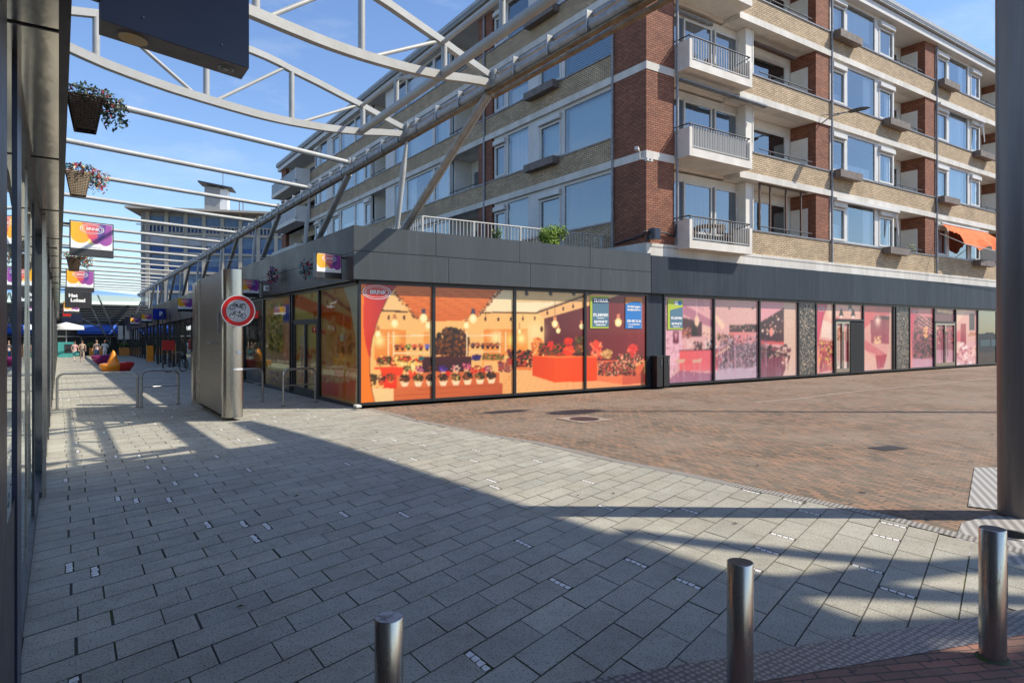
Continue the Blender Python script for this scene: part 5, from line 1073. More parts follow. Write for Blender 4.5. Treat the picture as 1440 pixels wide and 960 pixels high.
m = MB()
for y in (12.85, 8.75, 4.65):
    m.tube((5.72, y, 6.55), (5.72, y, 7.14), .055); m.tube((5.72, y + 2.05, 7.12), (5.72, y, 7.12), .04); m.tube((5.72, y, 7.12), (5.72, y - 2.05, 6.6), .04); m.tube((5.72, y + .0, 7.13), (5.72, y - 2.05, 7.13), .04)
m.build('inner_bracing', mt['steelwhite'], BM)
m = MB(); m.tube((-.95, 3.5, 6.8), (-1.6, 95, 6.5), .125, n=12); tag(m.build('canopy_beam', mt['steelgrey']), 'hidden twin beam carrying the canopy over the left-hand roof', 'beam')
# rafters
ROD = None; k = 0; yk = 19.35
ordn = ['nearest', 'second', 'third', 'fourth', 'fifth', 'sixth', 'seventh', 'eighth', 'ninth', 'tenth', 'eleventh', 'twelfth', 'thirteenth', 'fourteenth', 'fifteenth', 'sixteenth', 'seventeenth', 'eighteenth']
for k in range(18):
    if ROD is None:
        ROD = thing('canopy_rafter', '', 'rafter', tuple(TP(0, 6.93, yk)), 'round white rafters across the street')
        m = MB(); m.tube(TP(-8.4, 6.93, yk), TP(-.1, 6.93, yk), .075, n=14); m.build('tube', mt['steelwhite'], ROD)
        m = MB(); c = TP(-.06, 6.93, yk); m.obox(c + Vector((-.03, -.1, -.14)), (.06, 0, 0), (0, .2, 0), (0, 0, .26)); m.build('end_plate', mt['steelgrey'], ROD); r = ROD
    else: r = copy_tree(ROD); r.location = (7.1, yk, 6.93 - (yk - 19.35) * .0033)
    r['label'] = f'plain round white rafter across the street, {ordn[k]} one beyond the trusses'
    yk += 4.12
# leaning struts
ST = None
for k in range(9):
    y0 = 15.75 + 8.2 * k; zb = 4.25 + gz(y0) * .6
    if k == 0:
        ST = thing('canopy_strut', '', 'strut', (7.1, y0, 4.25), 'V-shaped struts under the canopy beam')
        m = MB(); m.tube((7.1, y0 - .1, 4.35), (7.1, y0 - 4.35, 6.66), .070, .065, n=14); m.build('thick_leg', mt['steelgrey'], ST)
        m = MB(); m.tube((7.20, y0 - .1, 4.3), (7.20, y0 - 4.35, 6.66), .038, .038, n=10)
        m.build('rain_pipe', mt['steelwhite'], ST)
        m = MB(); m.tube((7.02, y0, 4.35), (7.06, y0 - .30, 5.9), .055, .08, n=14); m.tube((7.06, y0 - .30, 5.9), (7.1, y0 - .45, 6.66), .08, .03, n=14); m.build('slender_leg', mt['steelwhite'], ST)
        m = MB(); m.box(6.85, 7.3, y0 - .3, y0 + .2, 3.98, 4.1); m.box(6.98, 7.2, y0 - .2, y0 + .1, 4.1, 4.42); m.build('base_plate', mt['galv'], ST); r = ST
    else: r = copy_tree(ST); r.location = (7.1, y0, 4.25 - k * .03)
    r['label'] = f'V-shaped pair of leaning struts on the shop roofs, {ordn[k]} pair along the beam'

# unseen canopy roof guessed from its shadow, outlined and raised to cast it
RC = thing('shadow_canopy_roof', 'unseen canopy roof above the big grey pillar, shaped to cast the foreground shade', 'canopy', (7.3, 2.5, 11.5))
HZ = 11.5; sx_, sy_ = SD.x / SD.z * HZ, SD.y / SD.z * HZ
def ov(p): return (p[0] + sx_, p[1] + sy_)
m = MB(); m.prism([ov(p) for p in ((-9, -9), (3.95, -9), (4.0, 3.2), (3.85, 4.9), (3.72, 6.8), (3.62, 8.3), (3.40, 11.07), (3.10, 13.9), (2.75, 13.9), G(397, 622), G(300, 634), G(180, 649), G(65, 666), (-9, 9.2))], HZ, HZ + .12); m.build('shade_plate', mt['steelgrey'], RC)
def lens(a, b, w_, bend=0.0):
    a, b = Vector((*a, 0)), Vector((*b, 0)); d = (b - a); n = Vector((-d.y, d.x, 0)).normalized(); up = []; lo = []
    for i in range(13):
        t = i / 12; c = a + d * t + n * bend * math.sin(math.pi * t); up.append(ov((c + n * w_[0] * (1 - t) + n * w_[1] * t + n * .0)[:2])); lo.append(ov((c - n * w_[0] * (1 - t) - n * w_[1] * t)[:2]))
    m = MB(); m.prism(lo + up[::-1], HZ - .3, HZ - .24); m.build('shade_rib', mt['steelwhite'], RC)  # unseen slat added to throw one of the shade streaks at lower right
for (pa, pb, wa, bend) in (((830, 748), (1500, 812), (.12, .10), -.12), ((900, 850), (1500, 778), (.22, .10), .10), ((800, 800), (1500, 850), (.25, .08), -.05), ((840, 900), (1500, 872), (.20, .14), .0), ((860, 830), (1170, 838), (.14, .02), 0)):
    lens(G(*pa), G(*pb), wa, bend)
m = MB(); m.prism([ov(p) for p in (G(1150, 950), G(1500, 860), (7, .5), (3.0, .2), G(1000, 905))], HZ - .5, HZ - .45); m.build('shade_plate', mt['steelgrey'], RC)  # second unseen plate, outlined from the shade it casts
P_ = thing('canopy_pillar', 'massive dark grey round pillar at the right edge', 'pillar', (7.56, 2.47, 0))
m = MB(); vs = [(.175, 0), (.175, .3), (.19, 4.0), (.20, HZ)]; m.lathe((7.56, 2.47, 0), vs, 40); m.build('shaft', mt['pillar'], P_)

# tall street lamp outside the frame whose shadow falls on the plaza
LZ = 11.8; g_ = G(815, 577); lxx, lyy = g_[0] + SD.x / SD.z * LZ, g_[1] + SD.y / SD.z * LZ
LP = thing('street_lamp', 'tall street lamp across the plaza, outside the picture', 'street lamp', (lxx, lyy, 0)); m = MB(); m.tube((lxx, lyy, 0), (lxx, lyy, LZ), .11, .07, n=12); m.build('pole', mt['galv'], LP)
m = MB(); m.tube((lxx - 1.3, lyy + .9, LZ), (lxx + .5, lyy - .3, LZ), .035, n=8); m.sphere((lxx - .1, lyy, LZ), .75, .40, .12, 16, 8); m.sphere((lxx - 1.1, lyy + .9, LZ + .2), .62, .26, .12, 14, 8); m.build('lamp_head', mt['grey'], LP)

# ------------------------------------------------------------------ left-hand shop row
LS = thing('shopping_arcade', 'glass-fronted shops down the left side with a polished metal soffit', 'building', (-.2, 5, 0))
def lx(L, y): return L - 0.0128 * y
def lbox(m, L0, L1, y0, y1, z0, z1, mi=0, g=True):
    for (a, b) in (((y0, y1),) if y1 - y0 < 30 else ((y0, 10), (10, y1))):
        za, zb = (gz(a), gz(b)) if g else (0, 0)
        vs = [(lx(L0, a), a, z0 + za), (lx(L0, a), a, z1 + za), (lx(L0, b), b, z0 + zb), (lx(L0, b), b, z1 + zb), (lx(L1, a), a, z0 + za), (lx(L1, a), a, z1 + za), (lx(L1, b), b, z0 + zb), (lx(L1, b), b, z1 + zb)]
        m.raw(vs, [(0, 1, 3, 2), (4, 6, 7, 5), (0, 4, 5, 1), (2, 3, 7, 6), (0, 2, 6, 4), (1, 5, 7, 3)], mi)
m = MB(); lbox(m, -.19, .0, -6, 95, 3.0, 3.03, g=False); m.build('soffit', mt['soffitmetal'], LS)
m = MB(); lbox(m, .0, .04, -6, 95, 2.99, 3.05, g=False); lbox(m, .0, .035, -6, 95, 3.05, 4.2, g=False); m.build('fascia', mt['fasciaW'], LS)
m = MB()
for y in [3.3 + 2.45 * i for i in range(30)]: lbox(m, -.19, .0, y, y + .012, 2.994, 3.0, g=False)
for y in (11.8, 20.1): lbox(m, -.17, -.02, y, y + .12, 2.993, 3.0, g=False)
m.each('soffit_joint', mt['black'], LS)
m = MB(); lbox(m, -9, .0, -6, 95, 3.7, 4.1, g=False); m.build('roof', mt['darkmetal'], LS)
m = MB(); lbox(m, -.20, -.195, 4.12, 95, -.02, 3.0); m.build('shop_glass', mt['mirror'], LS)
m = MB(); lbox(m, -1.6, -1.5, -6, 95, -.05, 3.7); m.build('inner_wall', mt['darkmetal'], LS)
m = MB()
for i, y in enumerate([5.9, 7.5] + [9.9, 11.4, 13.4, 15.3, 17.6, 20, 22.4, 25, 27.8, 30.6, 33.6, 37, 41, 45, 49, 53, 58, 63, 68, 73, 78, 84, 90]):
    L = -.185 if y < 8 else -.135
    wd = .07 if y < 8 else .10; m = MB(); lbox(m, -.2, L if i != 0 else -.188, y - wd / 2, y + wd / 2, -.05, 3.0); m.build('mullion', mt['steel' if i % 3 == 0 else 'darkmetal'], LS)
m = MB(); lbox(m, -.2, -.17, 4.1, 8.5, 0, .06); lbox(m, -.2, -.15, 8.5, 95, 0, .06); lbox(m, -.2, -.16, 4.1, 95, 2.93, 3.0, g=False); m.build('window_frame', mt['darkmetal'], LS)
m = MB(); lbox(m, -.2, -.155, 3.72, 4.12, -.02, 3.0); m.build('door_post', mt['navy'], LS); m = MB(); lbox(m, -.2, -.165, 3.10, 3.72, -.02, 1.0); lbox(m, -.2, -.165, 3.10, 3.72, 1.003, 3.0, 1); m.build('door_leaf', [mt['darkmetal'], mt['mirror']], LS)
m = MB(); lbox(m, -.2, -.16, -6, 3.1, -.02, 3.0); m.build('side_panel', mt['darkmetal'], LS)
# light silver posts a little further on
m = MB()
for y in (8.55,): lbox(m, -.145, -.11, y - .05, y - .02, -.02, 2.99)
m.build('silver_post', mt['steel'], LS)

# far part of the right-hand row
FS = thing('street_shops', 'far row of low shops down the right side with reflecting fascia and open fronts', 'building', (5.6, 33, gz(33)))
m = MB()
for a in np.arange(32.2, 95, 3.9): m.face([(5.46, a + 3.88, 2.9 + gz(a + 4)), (5.46, a, 2.9 + gz(a)), (5.43 - .1 * (int(a) % 2), a, 4.15 + gz(a) * .7), (5.43 - .1 * (int(a) % 2), a + 3.88, 4.15 + gz(a + 4) * .7)])
m.build('fascia_panel', mt['fasciaW'], FS)
m = MB(); m.face([(5.68, 95, gz(95)), (5.68, 32.1, gz(32)), (5.68, 32.1, 2.9), (5.68, 95, 2.9)]); m.build('window_glass', glass_mat('street_shop_glass', (.85, .87, .86), 1.7, 0.0, .18), FS)
m = MB()
for y in np.arange(33, 95, 2.6): m.box(5.62, 5.68, y, y + .06, gz(y) - .05, 2.9)
m.each('mullion', mt['black'], FS)
C5 = Canvas(32.2, 95, -1.0, 2.7, 6); C5.a[:] = s2l((120, 112, 100)); C5.tr = lambda p: p
C5.blobs(32, 95, -.5, 2.6, 500, .5, [(220, 216, 206), (150, 110, 90), (70, 70, 74), (190, 170, 130), (60, 90, 130), (170, 60, 50), (100, 120, 90)]); C5.mesh('shop_window_display', mt['artin'], lambda Y, Z: (np.full_like(Y, 5.95), Y, Z), FS, gain=2.2)

# ------------------------------------------------------------------ end of the street
EB = thing('end_building', 'dark shop building closing the far end of the street with white doors', 'building', (3, 96, gz(96))); ge = gz(96)
m = MB(); m.box(-12, 22, 96, 110, ge, 5.2); m.build('wall', mt['darkmetal'], EB)
m = MB()
for x in np.arange(-2, 8, 1.5): m.box(x, x + .12, 95.9, 96, ge, ge + 2.3); m.box(x, x + 1.5, 95.9, 96, ge + 2.2, ge + 2.32)
m.build('door_frame', mt['white'], EB)
m = MB()
for z in np.arange(3.2, 5.2, .3): m.box(-12, 22, 95.85, 95.95, z, z + .06)
m.build('louvre_band', mt['grey'], EB)
m = MB(); m.face([(.6, 93, 1.85), (4.9, 93, 1.85), (4.9, 95.8, 2.65), (.6, 95.8, 2.65)]); m.face([(.6, 93, 1.5), (4.9, 93, 1.5), (4.9, 93, 1.85), (.6, 93, 1.85)]); m.raw(*text_mesh('MARKT', .5)) if 0 else None
tag(m.build('shop_awning', mt['blue']), 'blue shop awning across the far end of the street', 'awning')
m = MB(); c = (-.4, 78, gz(78)); m.tube(c, (c[0], c[1], 2.3), .03); m.lathe((c[0], c[1], 2.0), [(1.5, 0), (1.45, .35), (.02, .75)], 4); m.build('parasol', mt['signwhite']); 
tag(bpy.data.objects['parasol'], 'square white market parasol at the far left end of the street', 'parasol')
# glazed gable roof over the end of the street
GR = thing('glass_roof', 'pale glazed roof with dark struts over the far end of the street', 'roof', (2, 90, 5))
m = MB(); m.face([(-4, 84, 6.0), (7.4, 84, 5.6), (7.4, 95, 6.4), (-4, 95, 7.6)]); m.face([(-4, 84, 5.0), (7.4, 84, 5.2), (7.4, 84, 5.6), (-4, 84, 6.0)]); m.build('glazing', glass_mat('pale_glazing', (.85, .9, .9), 1.6, .15, .35), GR)
for a, b in (((1.2, 88, 6.2), (4.4, 92, -1.0)), ((7.0, 88, 5.8), (4.6, 92, -1.0)), ((2.5, 88, 6), (5.2, 93, -.5)), ((-3, 85, 5.6), (3, 93, 2.2))):
    m = MB(); m.tube(a, b, .09); m.build('strut', mt['steelgrey'], GR)
# distant office block
OB = thing('office_block', 'distant grid-fronted office block with balcony rails and a rooftop tower', 'building', (12, 112, gz(112)))
ang = -R_(20); ex = Vector((math.cos(ang), math.sin(ang), 0)); ey = Vector((-ex.y, ex.x, 0)); r0 = ray(197, 467); O_ = Vector((r0[0] * 105, r0[1] * 105, 0)); z0 = gz(112)
def wp_(px): 
    r = ray(px, 467); # intersection with facade line
    det = r[0] * (-ex.y) + ex.x * r[1]; k = (O_.x * (-ex.y) + ex.x * O_.y) / det; return (k * r[0] - O_.x) / ex.x
def ob(m, u0, u1, v0, v1, za, zb, mi=0): m.obox(O_ + ex * u0 + ey * v0 + Vector((0, 0, za)), ex * (u1 - u0), ey * (v1 - v0), (0, 0, zb - za), mi)
UE = wp_(470); HT = 1.75 + (467 - 291) / 918 * 105
mt['stone'] = M('pale_stone', (.46, .41, .33), (.38, .34, .27), 1, .85); mt['stonegrey'] = M('grey_stone', (.34, .335, .33), (.28, .28, .275), 1, .85)
m = MB(); ob(m, 0, UE, .4, 14, z0, HT - .6); m.build('wall', mt['stonegrey'], OB)
cols = [wp_(x) for x in (207.5, 234, 261, 286.7, 312.5, 338, 363, 388, 414, 440, 466)]; HB = HT - 4.0; FH = 3.15
m = MB()
for c in cols: ob(m, c - .28, c + .28, -.1, .4, z0, HT - .6)
m.build('column', mt['stone'], OB)
m = MB()
for i in range(8): 
    z = HB - .3 - FH * i
    if z > z0: ob(m, 0, UE, -.0, .38, z, z + (.45 if i == 0 else .35))
m.build('floor_band', mt['stone'], OB)
m = MB(); mb2 = MB(); mg = MB()
for i in range(-1, 7):
    zt = HB - .35 - FH * i
    for a, b in zip(cols, cols[1:]):
        if zt - FH < z0: continue
        ob(m, a + .3, b - .3, .30, .36, zt - FH + 1.0 + .3, zt - .1)
        ob(mb2, a + .3, b - .3, .28, .34, zt - FH + .4, zt - FH + 1.25)
        if i in (0,) and a < cols[4]: ob(mg, a + .3, b - .3, .1, .26, zt - FH + 1.5, zt - .05)
m.each('window', M('office_glass', (.05, .10, .19), (.10, .17, .27), .9, .12), OB); mb2.each('blue_panel', M('office_blue_panel', (.03, .09, .24), None, rough=.5), OB); mg.build('sun_blind', M('office_blind', (.42, .41, .41), None, rough=.8), OB)
m = MB()
for a, b in zip([0] + cols, cols): 
    n = max(2, int((b - a) / .5))
    for i in range(n): u = a + (b - a) * (i + .5) / n; ob(m, u - .08, u + .08, -.25, -.15, HB + .15, HB + 1.15)
ob(m, -.5, UE, -.3, -.12, HB + 1.1, HB + 1.25); m.build('balcony_rail', mt['stone'], OB)
m = MB(); ob(m, -1.6, UE + 2, -2.2, 15, HT - .6, HT - .25); m.build('roof', mt['stone'], OB)
tw = wp_(282); m = MB(); ob(m, tw, tw + 2.4, 3, 5.2, HT - .3, HT + 4.4); ob(m, tw + 2.4, tw + 3.6, 3.1, 5.2, HT - .3, HT + 4.2, 1)
m.build('rooftop_tower', [mt['stonegrey'], mt['signwhite']], OB); m = MB(); m.obox(O_ + ex * (tw - .9) + ey * 2.2 + Vector((0, 0, HT + 5.0)), ex * 5.4 + Vector((0, 0, -.9)), ey * 3.8, (0, 0, .25)); m.build('tower_roof', mt['darkmetal'], OB)
m = MB(); p = O_ + ex * (tw + 2.9) + ey * 3; m.tube((p.x, p.y, HT + 4), (p.x, p.y, HT + 6.8), .06); p = O_ + ex * (tw + 5.5) + ey * 3; m.tube((p.x, p.y, HT - .3), (p.x, p.y, HT + 2.2), .09); m.tube((p.x + .6, p.y, HT - .3), (p.x + .6, p.y, HT + 2.1), .09)
m.build('antenna', mt['grey'], OB)

# ------------------------------------------------------------------ steel pylon with the cycling ban sign
PY = thing('steel_pylon', 'tall brushed steel utility pylon with louvred side standing in the street', 'pylon', (2.7, 15.5, 0))
m = MB(); x0, x1, y0, y1, zt = 2.55, 2.92, 14.3, 17.5, 3.02
m.box(x0 + .02, x1 - .02, y0, y1, .02, zt); m.build('louvred_side', mt['louvre'], PY)
poly = [(x0, y0)] + [((x0 + x1) / 2 + .02 + (x1 - x0) / 2 * math.cos(t), y0 - .18 * math.sin(t) ** .7 - .0) for t in np.linspace(math.pi - .15, 0.0, 14)] + [(x1, y0)]
m = MB(); n = len(poly); vs = [(a, b, .02) for a, b in poly] + [(a, b, zt + .01) for a, b in poly]
m.raw(vs, [(i, i + 1, n + i + 1, n + i) for i in range(n - 1)], 0, True); m.face([(a, b, zt + .01) for a, b in poly]); m.build('rounded_end', mt['steel'], PY)
m = MB(); m.box(x0 - .012, x0 + .02, y0 - .02, y0 + .06, .02, zt); m.box(x0 - .01, x0 + .02, y1 - .25, y1 - .2, .02, zt); m.box(x0 + .0, x1, y1, y1 + .1, .02, zt - .02)
m.build('edge_strip', mt['steel'], PY); m = MB(); m.box(x0 + .02, x1 - .03, y0 - .02, y1, 0, .05); m.build('foot', mt['darkmetal'], PY)
m = MB(); m.box(x0 + .008, x0 + .016, 14.75, 14.95, 1.75, 2.15); m.build('notice', mt['grey'], PY); m = MB(); m.box(x0 + .004, x0 + .012, 14.95, 15.8, 1.50, 1.52); m.tube((x0 - .01, 15.6, 1.51), (x0 - .01, 15.9, 1.51), .012); m.build('hatch_line', mt['galv'], PY)
m = MB(); m.lathe((2.86, 14.07, 1.35), [(.001, 0)], 6) if 0 else None; m.disc((2.83, 14.108, 1.34), (1, 0, 0), (0, 0, 1), .045, n=16); m.box(2.72, 2.9, 14.11, 14.115, .98, 1.02); m.build('sticker', mt['signwhite'], PY)
S2 = thing('post', 'steel-edged post standing behind the pylon', 'post', (2.42, 18.4, gz(18))); m = MB(); m.box(2.60, 2.80, 18.2, 18.6, gz(18), 3.0); m.box(2.56, 2.60, 18.2, 18.5, gz(18), 1.25); m.build('shaft', mt['steel'], S2)
# round sign
dcn = 12.9; r = ray(335, 437); sc_ = Vector((r[0] * dcn, r[1] * dcn, CH + r[2] * dcn)); sn = Vector((-.30, -.95, 0)).normalized(); sax = Vector((-sn.y, sn.x, 0)); saz = Vector((0, 0, 1)); RD = .315
TS = thing('traffic_sign', 'round red-ringed sign banning mopeds and bicycles on the steel pylon', 'traffic sign', tuple(sc_))
def sp(u, v, d=0): return sc_ + sax * u * RD + saz * v * RD + sn * d
m = MB(); vs = [];
for i in range(40): t = 2 * math.pi * i / 40; vs.append(sp(math.cos(t), math.sin(t), .0))
m.face(vs); m.face([v - sn * .02 for v in vs][::-1]); m.raw(vs + [v - sn * .02 for v in vs], [(i, (i + 1) % 40, 40 + (i + 1) % 40, 40 + i) for i in range(40)]); m.build('sign_plate', mt['signwhite'], TS)
m = MB(); m.ring(sc_ + sn * .003, sax, saz, RD * .70, RD * .94, 1, 44); m.build('red_ring', M('sign_red', (.62, .012, .01), None, rough=.35), TS)
m = MB(); m.ring(sc_ + sn * .002, sax, saz, .001, RD * .70, 1, 44); m.build('sign_field', M('sign_field_grey', (.50, .50, .51), (.38, .38, .40), 6, .3), TS)
m = MB()
def seg(a, b, w_=.035):
    a = sp(*a, .006); b = sp(*b, .006); d = (b - a).normalized(); n = d.cross(sn).normalized() * w_ * RD / 2; m.face([a - n, b - n, b + n, a + n])
for cy, moto in ((.24, 1), (-.32, 0)):
    for cx_ in (-.34, .30): m.ring(sp(cx_, cy, .006), sax, saz, RD * .135, RD * .17, 1, 22)
    if moto:
        seg((-.34, cy), (-.22, cy + .28)); seg((-.22, cy + .28), (-.10, cy + .32)); seg((-.22, cy + .2), (-.06, cy + .02), .04); seg((-.06, cy + .02), (.30, cy), .06); m.face([sp(-.18, cy + .18, .007), sp(-.04, cy + .2, .007), sp(-.02, cy + .06, .007), sp(-.1, cy + .02, .007)]); m.face([sp(.08, cy + .18, .007), sp(.12, cy + .13, .007), sp(.40, cy + .18, .007), sp(.38, cy + .22, .007)]); seg((.12, cy + .16), (.1, cy + .02))
    else:
        seg((-.34, cy), (-.22, cy + .28)); seg((-.22, cy + .28), (-.12, cy + .31)); seg((-.24, cy + .2), (.0, cy - .02)); seg((.0, cy - .02), (.30, cy)); seg((.0, cy - .02), (.10, cy + .24)); seg((-.22, cy + .22), (.08, cy + .22)); seg((.08, cy + .24), (.30, cy)); seg((.03, cy + .28), (.16, cy + .28), .05)
m.build('sign_symbols', mt['black'], TS)
m = MB(); m.box(sc_.x - .02, sc_.x + .03, sc_.y + .03, 14.2, sc_.z + .12, sc_.z + .16); m.box(sc_.x - .02, sc_.x + .03, sc_.y + .03, 14.2, sc_.z - .16, sc_.z - .12); m.build('bracket', mt['galv'], TS)

# ------------------------------------------------------------------ hoops, bollards, bins
def hoop(label, a, b, h_=.86):
    a = Vector((a[0], a[1], gz(a[1]))); b = Vector((b[0], b[1], gz(b[1]))); t = thing('barrier_hoop', label, 'barrier', tuple(a), 'tubular steel hoop barriers across the street'); d = (b - a); L = d.length; d = d.normalized(); up = Vector((0, 0, 1)); R0 = .16; pts = [a]
    for i in range(7): q = math.pi / 2 * i / 6; pts.append(a + d * (R0 - R0 * math.cos(q)) + up * (h_ - R0 + R0 * math.sin(q)))
    for i in range(7): q = math.pi / 2 * (1 - i / 6); pts.append(b - d * (R0 - R0 * math.cos(q)) + up * (h_ - R0 + R0 * math.sin(q)))
    pts.append(b); m = MB(); m.path(pts, .030, 10); m.build('hoop', mt['galv'], t)
    m = MB(); m.tube(a + up * h_ * .55, b + up * h_ * .55, .018); m.build('crossbar', mt['galv'], t)
    m = MB()
    for p in (a, b): m.tube(p, p + up * .012, .05, n=14)
    m.build('foot_plate', mt['darkmetal'], t)
hoop('wide hoop barrier beside the left-hand shops', (-.28, 19.2), (1.37, 18.7)); hoop('narrow hoop barrier between the wide hoop and the steel pylon', (1.43, 18.4), (2.28, 18.7), .9)
hoop('hoop barrier half hidden behind the right side of the steel pylon', (3.4, 17.9), (4.22, 18.1), .88); hoop('hoop barrier in front of the corner shop door', (4.36, 16.6), (5.28, 17.0), .9)
BO = None
def RP(px, d): r = ray(px, 467); return (r[0] * d, r[1] * d)
for i, (p, lab, h_) in enumerate(((RP(547, 2.87), 'steel bollard with a scratched top at the bottom centre', .50), (RP(1041, 3.16), 'steel bollard right of the middle, second from the right', .64), ((4.095, 1.458), 'steel bollard at the right, in front of the tactile paving', .70))):
    t = thing('bollard', lab, 'bollard', (p[0], p[1], 0), 'brushed steel bollards in the foreground')
    m = MB(); m.lathe((p[0], p[1], 0), [(.0625, -.02), (.0625, h_ - .004), (.0595, h_)], 36); m.build('tube', mt['bollard'], t)
    m = MB(); m.lathe((p[0], p[1], 0), [(.0635, .0), (.0635, .018), (.076, .012), (.085, .002)], 30); m.build('base_collar', mt['joint'], t)
    m = MB(); m.disc((p[0], p[1], h_ + .0), (1, 0, 0), (0, 1, 0), .0595, n=36); m.build('cap', M('scratched_cap', (.42, .43, .46), (.16, .16, .17), 14, .35, .7, p=(.45, .6)) if i == 0 else mt['darkmetal'], t)
for i, x in enumerate((15.42, 15.74)):
    t = thing('ash_bin', ('left' if i == 0 else 'right') + ' one of two narrow black bins standing by the dark pier', 'bin', (x, 14.72, 0), 'narrow black bins by the pier')
    m = MB(); m.box(x, x + .26, 14.60, 14.86, .02, .96); m.build('bin_body', mt['black'], t); m = MB(); m.box(x - .01, x + .27, 14.59, 14.87, .96, 1.0); m.build('lid', mt['darkmetal'], t)
    m = MB(); m.tube((x + .19, 14.59, .70), (x + .19, 14.59, .9), .012); m.build('handle', mt['galv'], t)
    m = MB(); m.box(x + .02, x + .24, 14.62, 14.84, 0, .02); m.build('foot', mt['darkmetal'], t)

# ------------------------------------------------------------------ sculptural seats
def seat(label, x, y, main, second, tip=True, r=.78):
    g = gz(y); t = thing('moulded_bench', label, 'seat', (x, y, g)); m = MB(); n = 28; mi = 0
    prof = [(.80, 0), (1.0, .25), (1.04, .42), (.9, .46), (.6, .40), (.3, .38), (.02, .38)] if tip else [(.35, 0), (.8, .28), (1.05, .62), (.98, .66), (.6, .45), (.02, .36)]
    vs = []
    for pr, pz in prof:
        for i in range(n):
            th = 2 * math.pi * i / n; k = 1 + .12 * math.cos(3 * th); vs.append((x + pr * r * k * math.cos(th), y + pr * r * k * math.sin(th), g + pz * (1 + .1 * math.cos(th))))
    fs = [(j * n + i, j * n + (i + 1) % n, (j + 1) * n + (i + 1) % n, (j + 1) * n + i) for j in range(len(prof) - 1) for i in range(n)]
    b = MB(); b.raw(vs, fs, 0, True); b.build('bowl', mt[main], t)
    if tip:
        c = MB(); c.lathe((x - .05, y, g + .36), [(.36, 0), (.25, .22), (.13, .55), (.08, .70), (.03, .78), (.001, .79)], 18); c.build('backrest_cone', mt['orange'], t)
        c = MB(); vs2 = []
        for pr, pz in ((.82, .01), (1.03, .25), (1.07, .43), (.86, .48)):
            for i in range(10): th = -1.25 + 1.9 * i / 9; k = 1 + .12 * math.cos(3 * th); vs2.append((x + pr * (r + .02) * k * math.cos(th), y + pr * (r + .02) * k * math.sin(th), g + pz * (1 + .1 * math.cos(th))))
        c.raw(vs2, [(j * 10 + i, j * 10 + i + 1, (j + 1) * 10 + i + 1, (j + 1) * 10 + i) for j in range(3) for i in range(9)], 0, True); c.build('side_panel', mt['red'], t)
    return t
seat('orange and red moulded street seat with a pointed cone back', 1.95, 41.5, 'orange', 'red'); seat('magenta bowl-shaped street seat behind the orange one', 1.8, 54.5, 'magenta', 'magenta', False, .72)

# ------------------------------------------------------------------ bicycle against the right-hand shops
def bicycle(label, x, y, az):
    g = gz(y); t = thing('bicycle', label, 'bicycle', (x, y, g)); d = Vector((math.cos(az), math.sin(az), 0)); o = Vector((x, y, g)); up = Vector((0, 0, 1))
    for s in (-.52, .52):
        m = MB(); c = o + d * s + up * .34; m.path([c + (d * math.cos(q) + up * math.sin(q)) * .33 for q in np.linspace(0, 2 * math.pi, 25)], .022, 6)
        w_ = m.build('wheel', mt['black'], t); m = MB()
        for i in range(8): q = math.pi * i / 8; m.tube(c - (d * math.cos(q) + up * math.sin(q)) * .32, c + (d * math.cos(q) + up * math.sin(q)) * .32, .004, n=4)
        m.build('spokes', mt['galv'], w_)
    m = MB(); P1 = o - d * .52 + up * .34; P2 = o - d * .05 + up * .30; P3 = o - d * .18 + up * .82; P4 = o + d * .36 + up * .80; P5 = o + d * .52 + up * .34
    for a, b in ((P1, P2), (P2, P3), (P3, P4), (P2, P4), (P1, P3), (P4, P5), (P4, o + d * .30 + up * 1.0)): m.tube(a, b, .02, n=8)
    m.build('frame', mt['black'], t); m = MB(); m.sphere(o - d * .2 + up * .92, .13, .08, .04, 10, 6); m.tube(o - d * .18 + up * .8, o - d * .2 + up * .9, .014); m.build('saddle', mt['black'], t)
    n = Vector((-d.y, d.x, 0)); m = MB(); hb = o + d * .30 + up * 1.02; m.path([hb - n * .28 - d * .15, hb - n * .2, hb, hb + n * .2, hb + n * .28 - d * .15], .014, 6); m.build('handlebar', mt['galv'], t)
    m = MB(); m.sphere(o + d * .5 + up * .78, .17, .17, .14, 10, 6); m.build('basket', mt['black'], t)
bicycle('black bicycle parked by the shop window behind the narrow hoop', 4.6, 38.6, R_(40))
t = thing('notice_panel', 'small red panel on black posts in front of the right-hand shops', 'panel', (4.9, 45, gz(45))); m = MB(); m.box(4.6, 5.3, 45, 45.05, .65, 1.25); m.build('panel', mt['red'], t); m = MB(); m.box(4.62, 4.68, 45.05, 45.1, gz(45), 2.9); m.box(5.0, 5.06, 45.05, 45.1, gz(45), 2.9); m.build('post', mt['black'], t)
for i, (x, y) in enumerate(((5.0, 52), (5.0, 60))):
    t = thing('door_column', ('nearer' if i == 0 else 'farther') + ' pair of tall black columns before the right-hand shops', 'column', (x, y, gz(y)), 'black columns before the shops'); m = MB(); m.box(x, x + .14, y, y + .14, gz(y), 2.8); m.box(x + .45, x + .6, y, y + .14, gz(y), 2.8); m.build('shaft', mt['black'], t)
t = thing('flag_banner', 'narrow orange banner by the right-hand shops', 'banner', (4.9, 56, gz(56))); m = MB(); m.box(4.7, 5.15, 56, 56.04, gz(56) + .1, gz(56) + 1.3); m.build('cloth', mt['orange'], t); m = MB(); m.tube((4.7, 56.06, gz(56)), (4.7, 56.06, gz(56) + 1.45), .02); m.build('pole', mt['galv'], t)

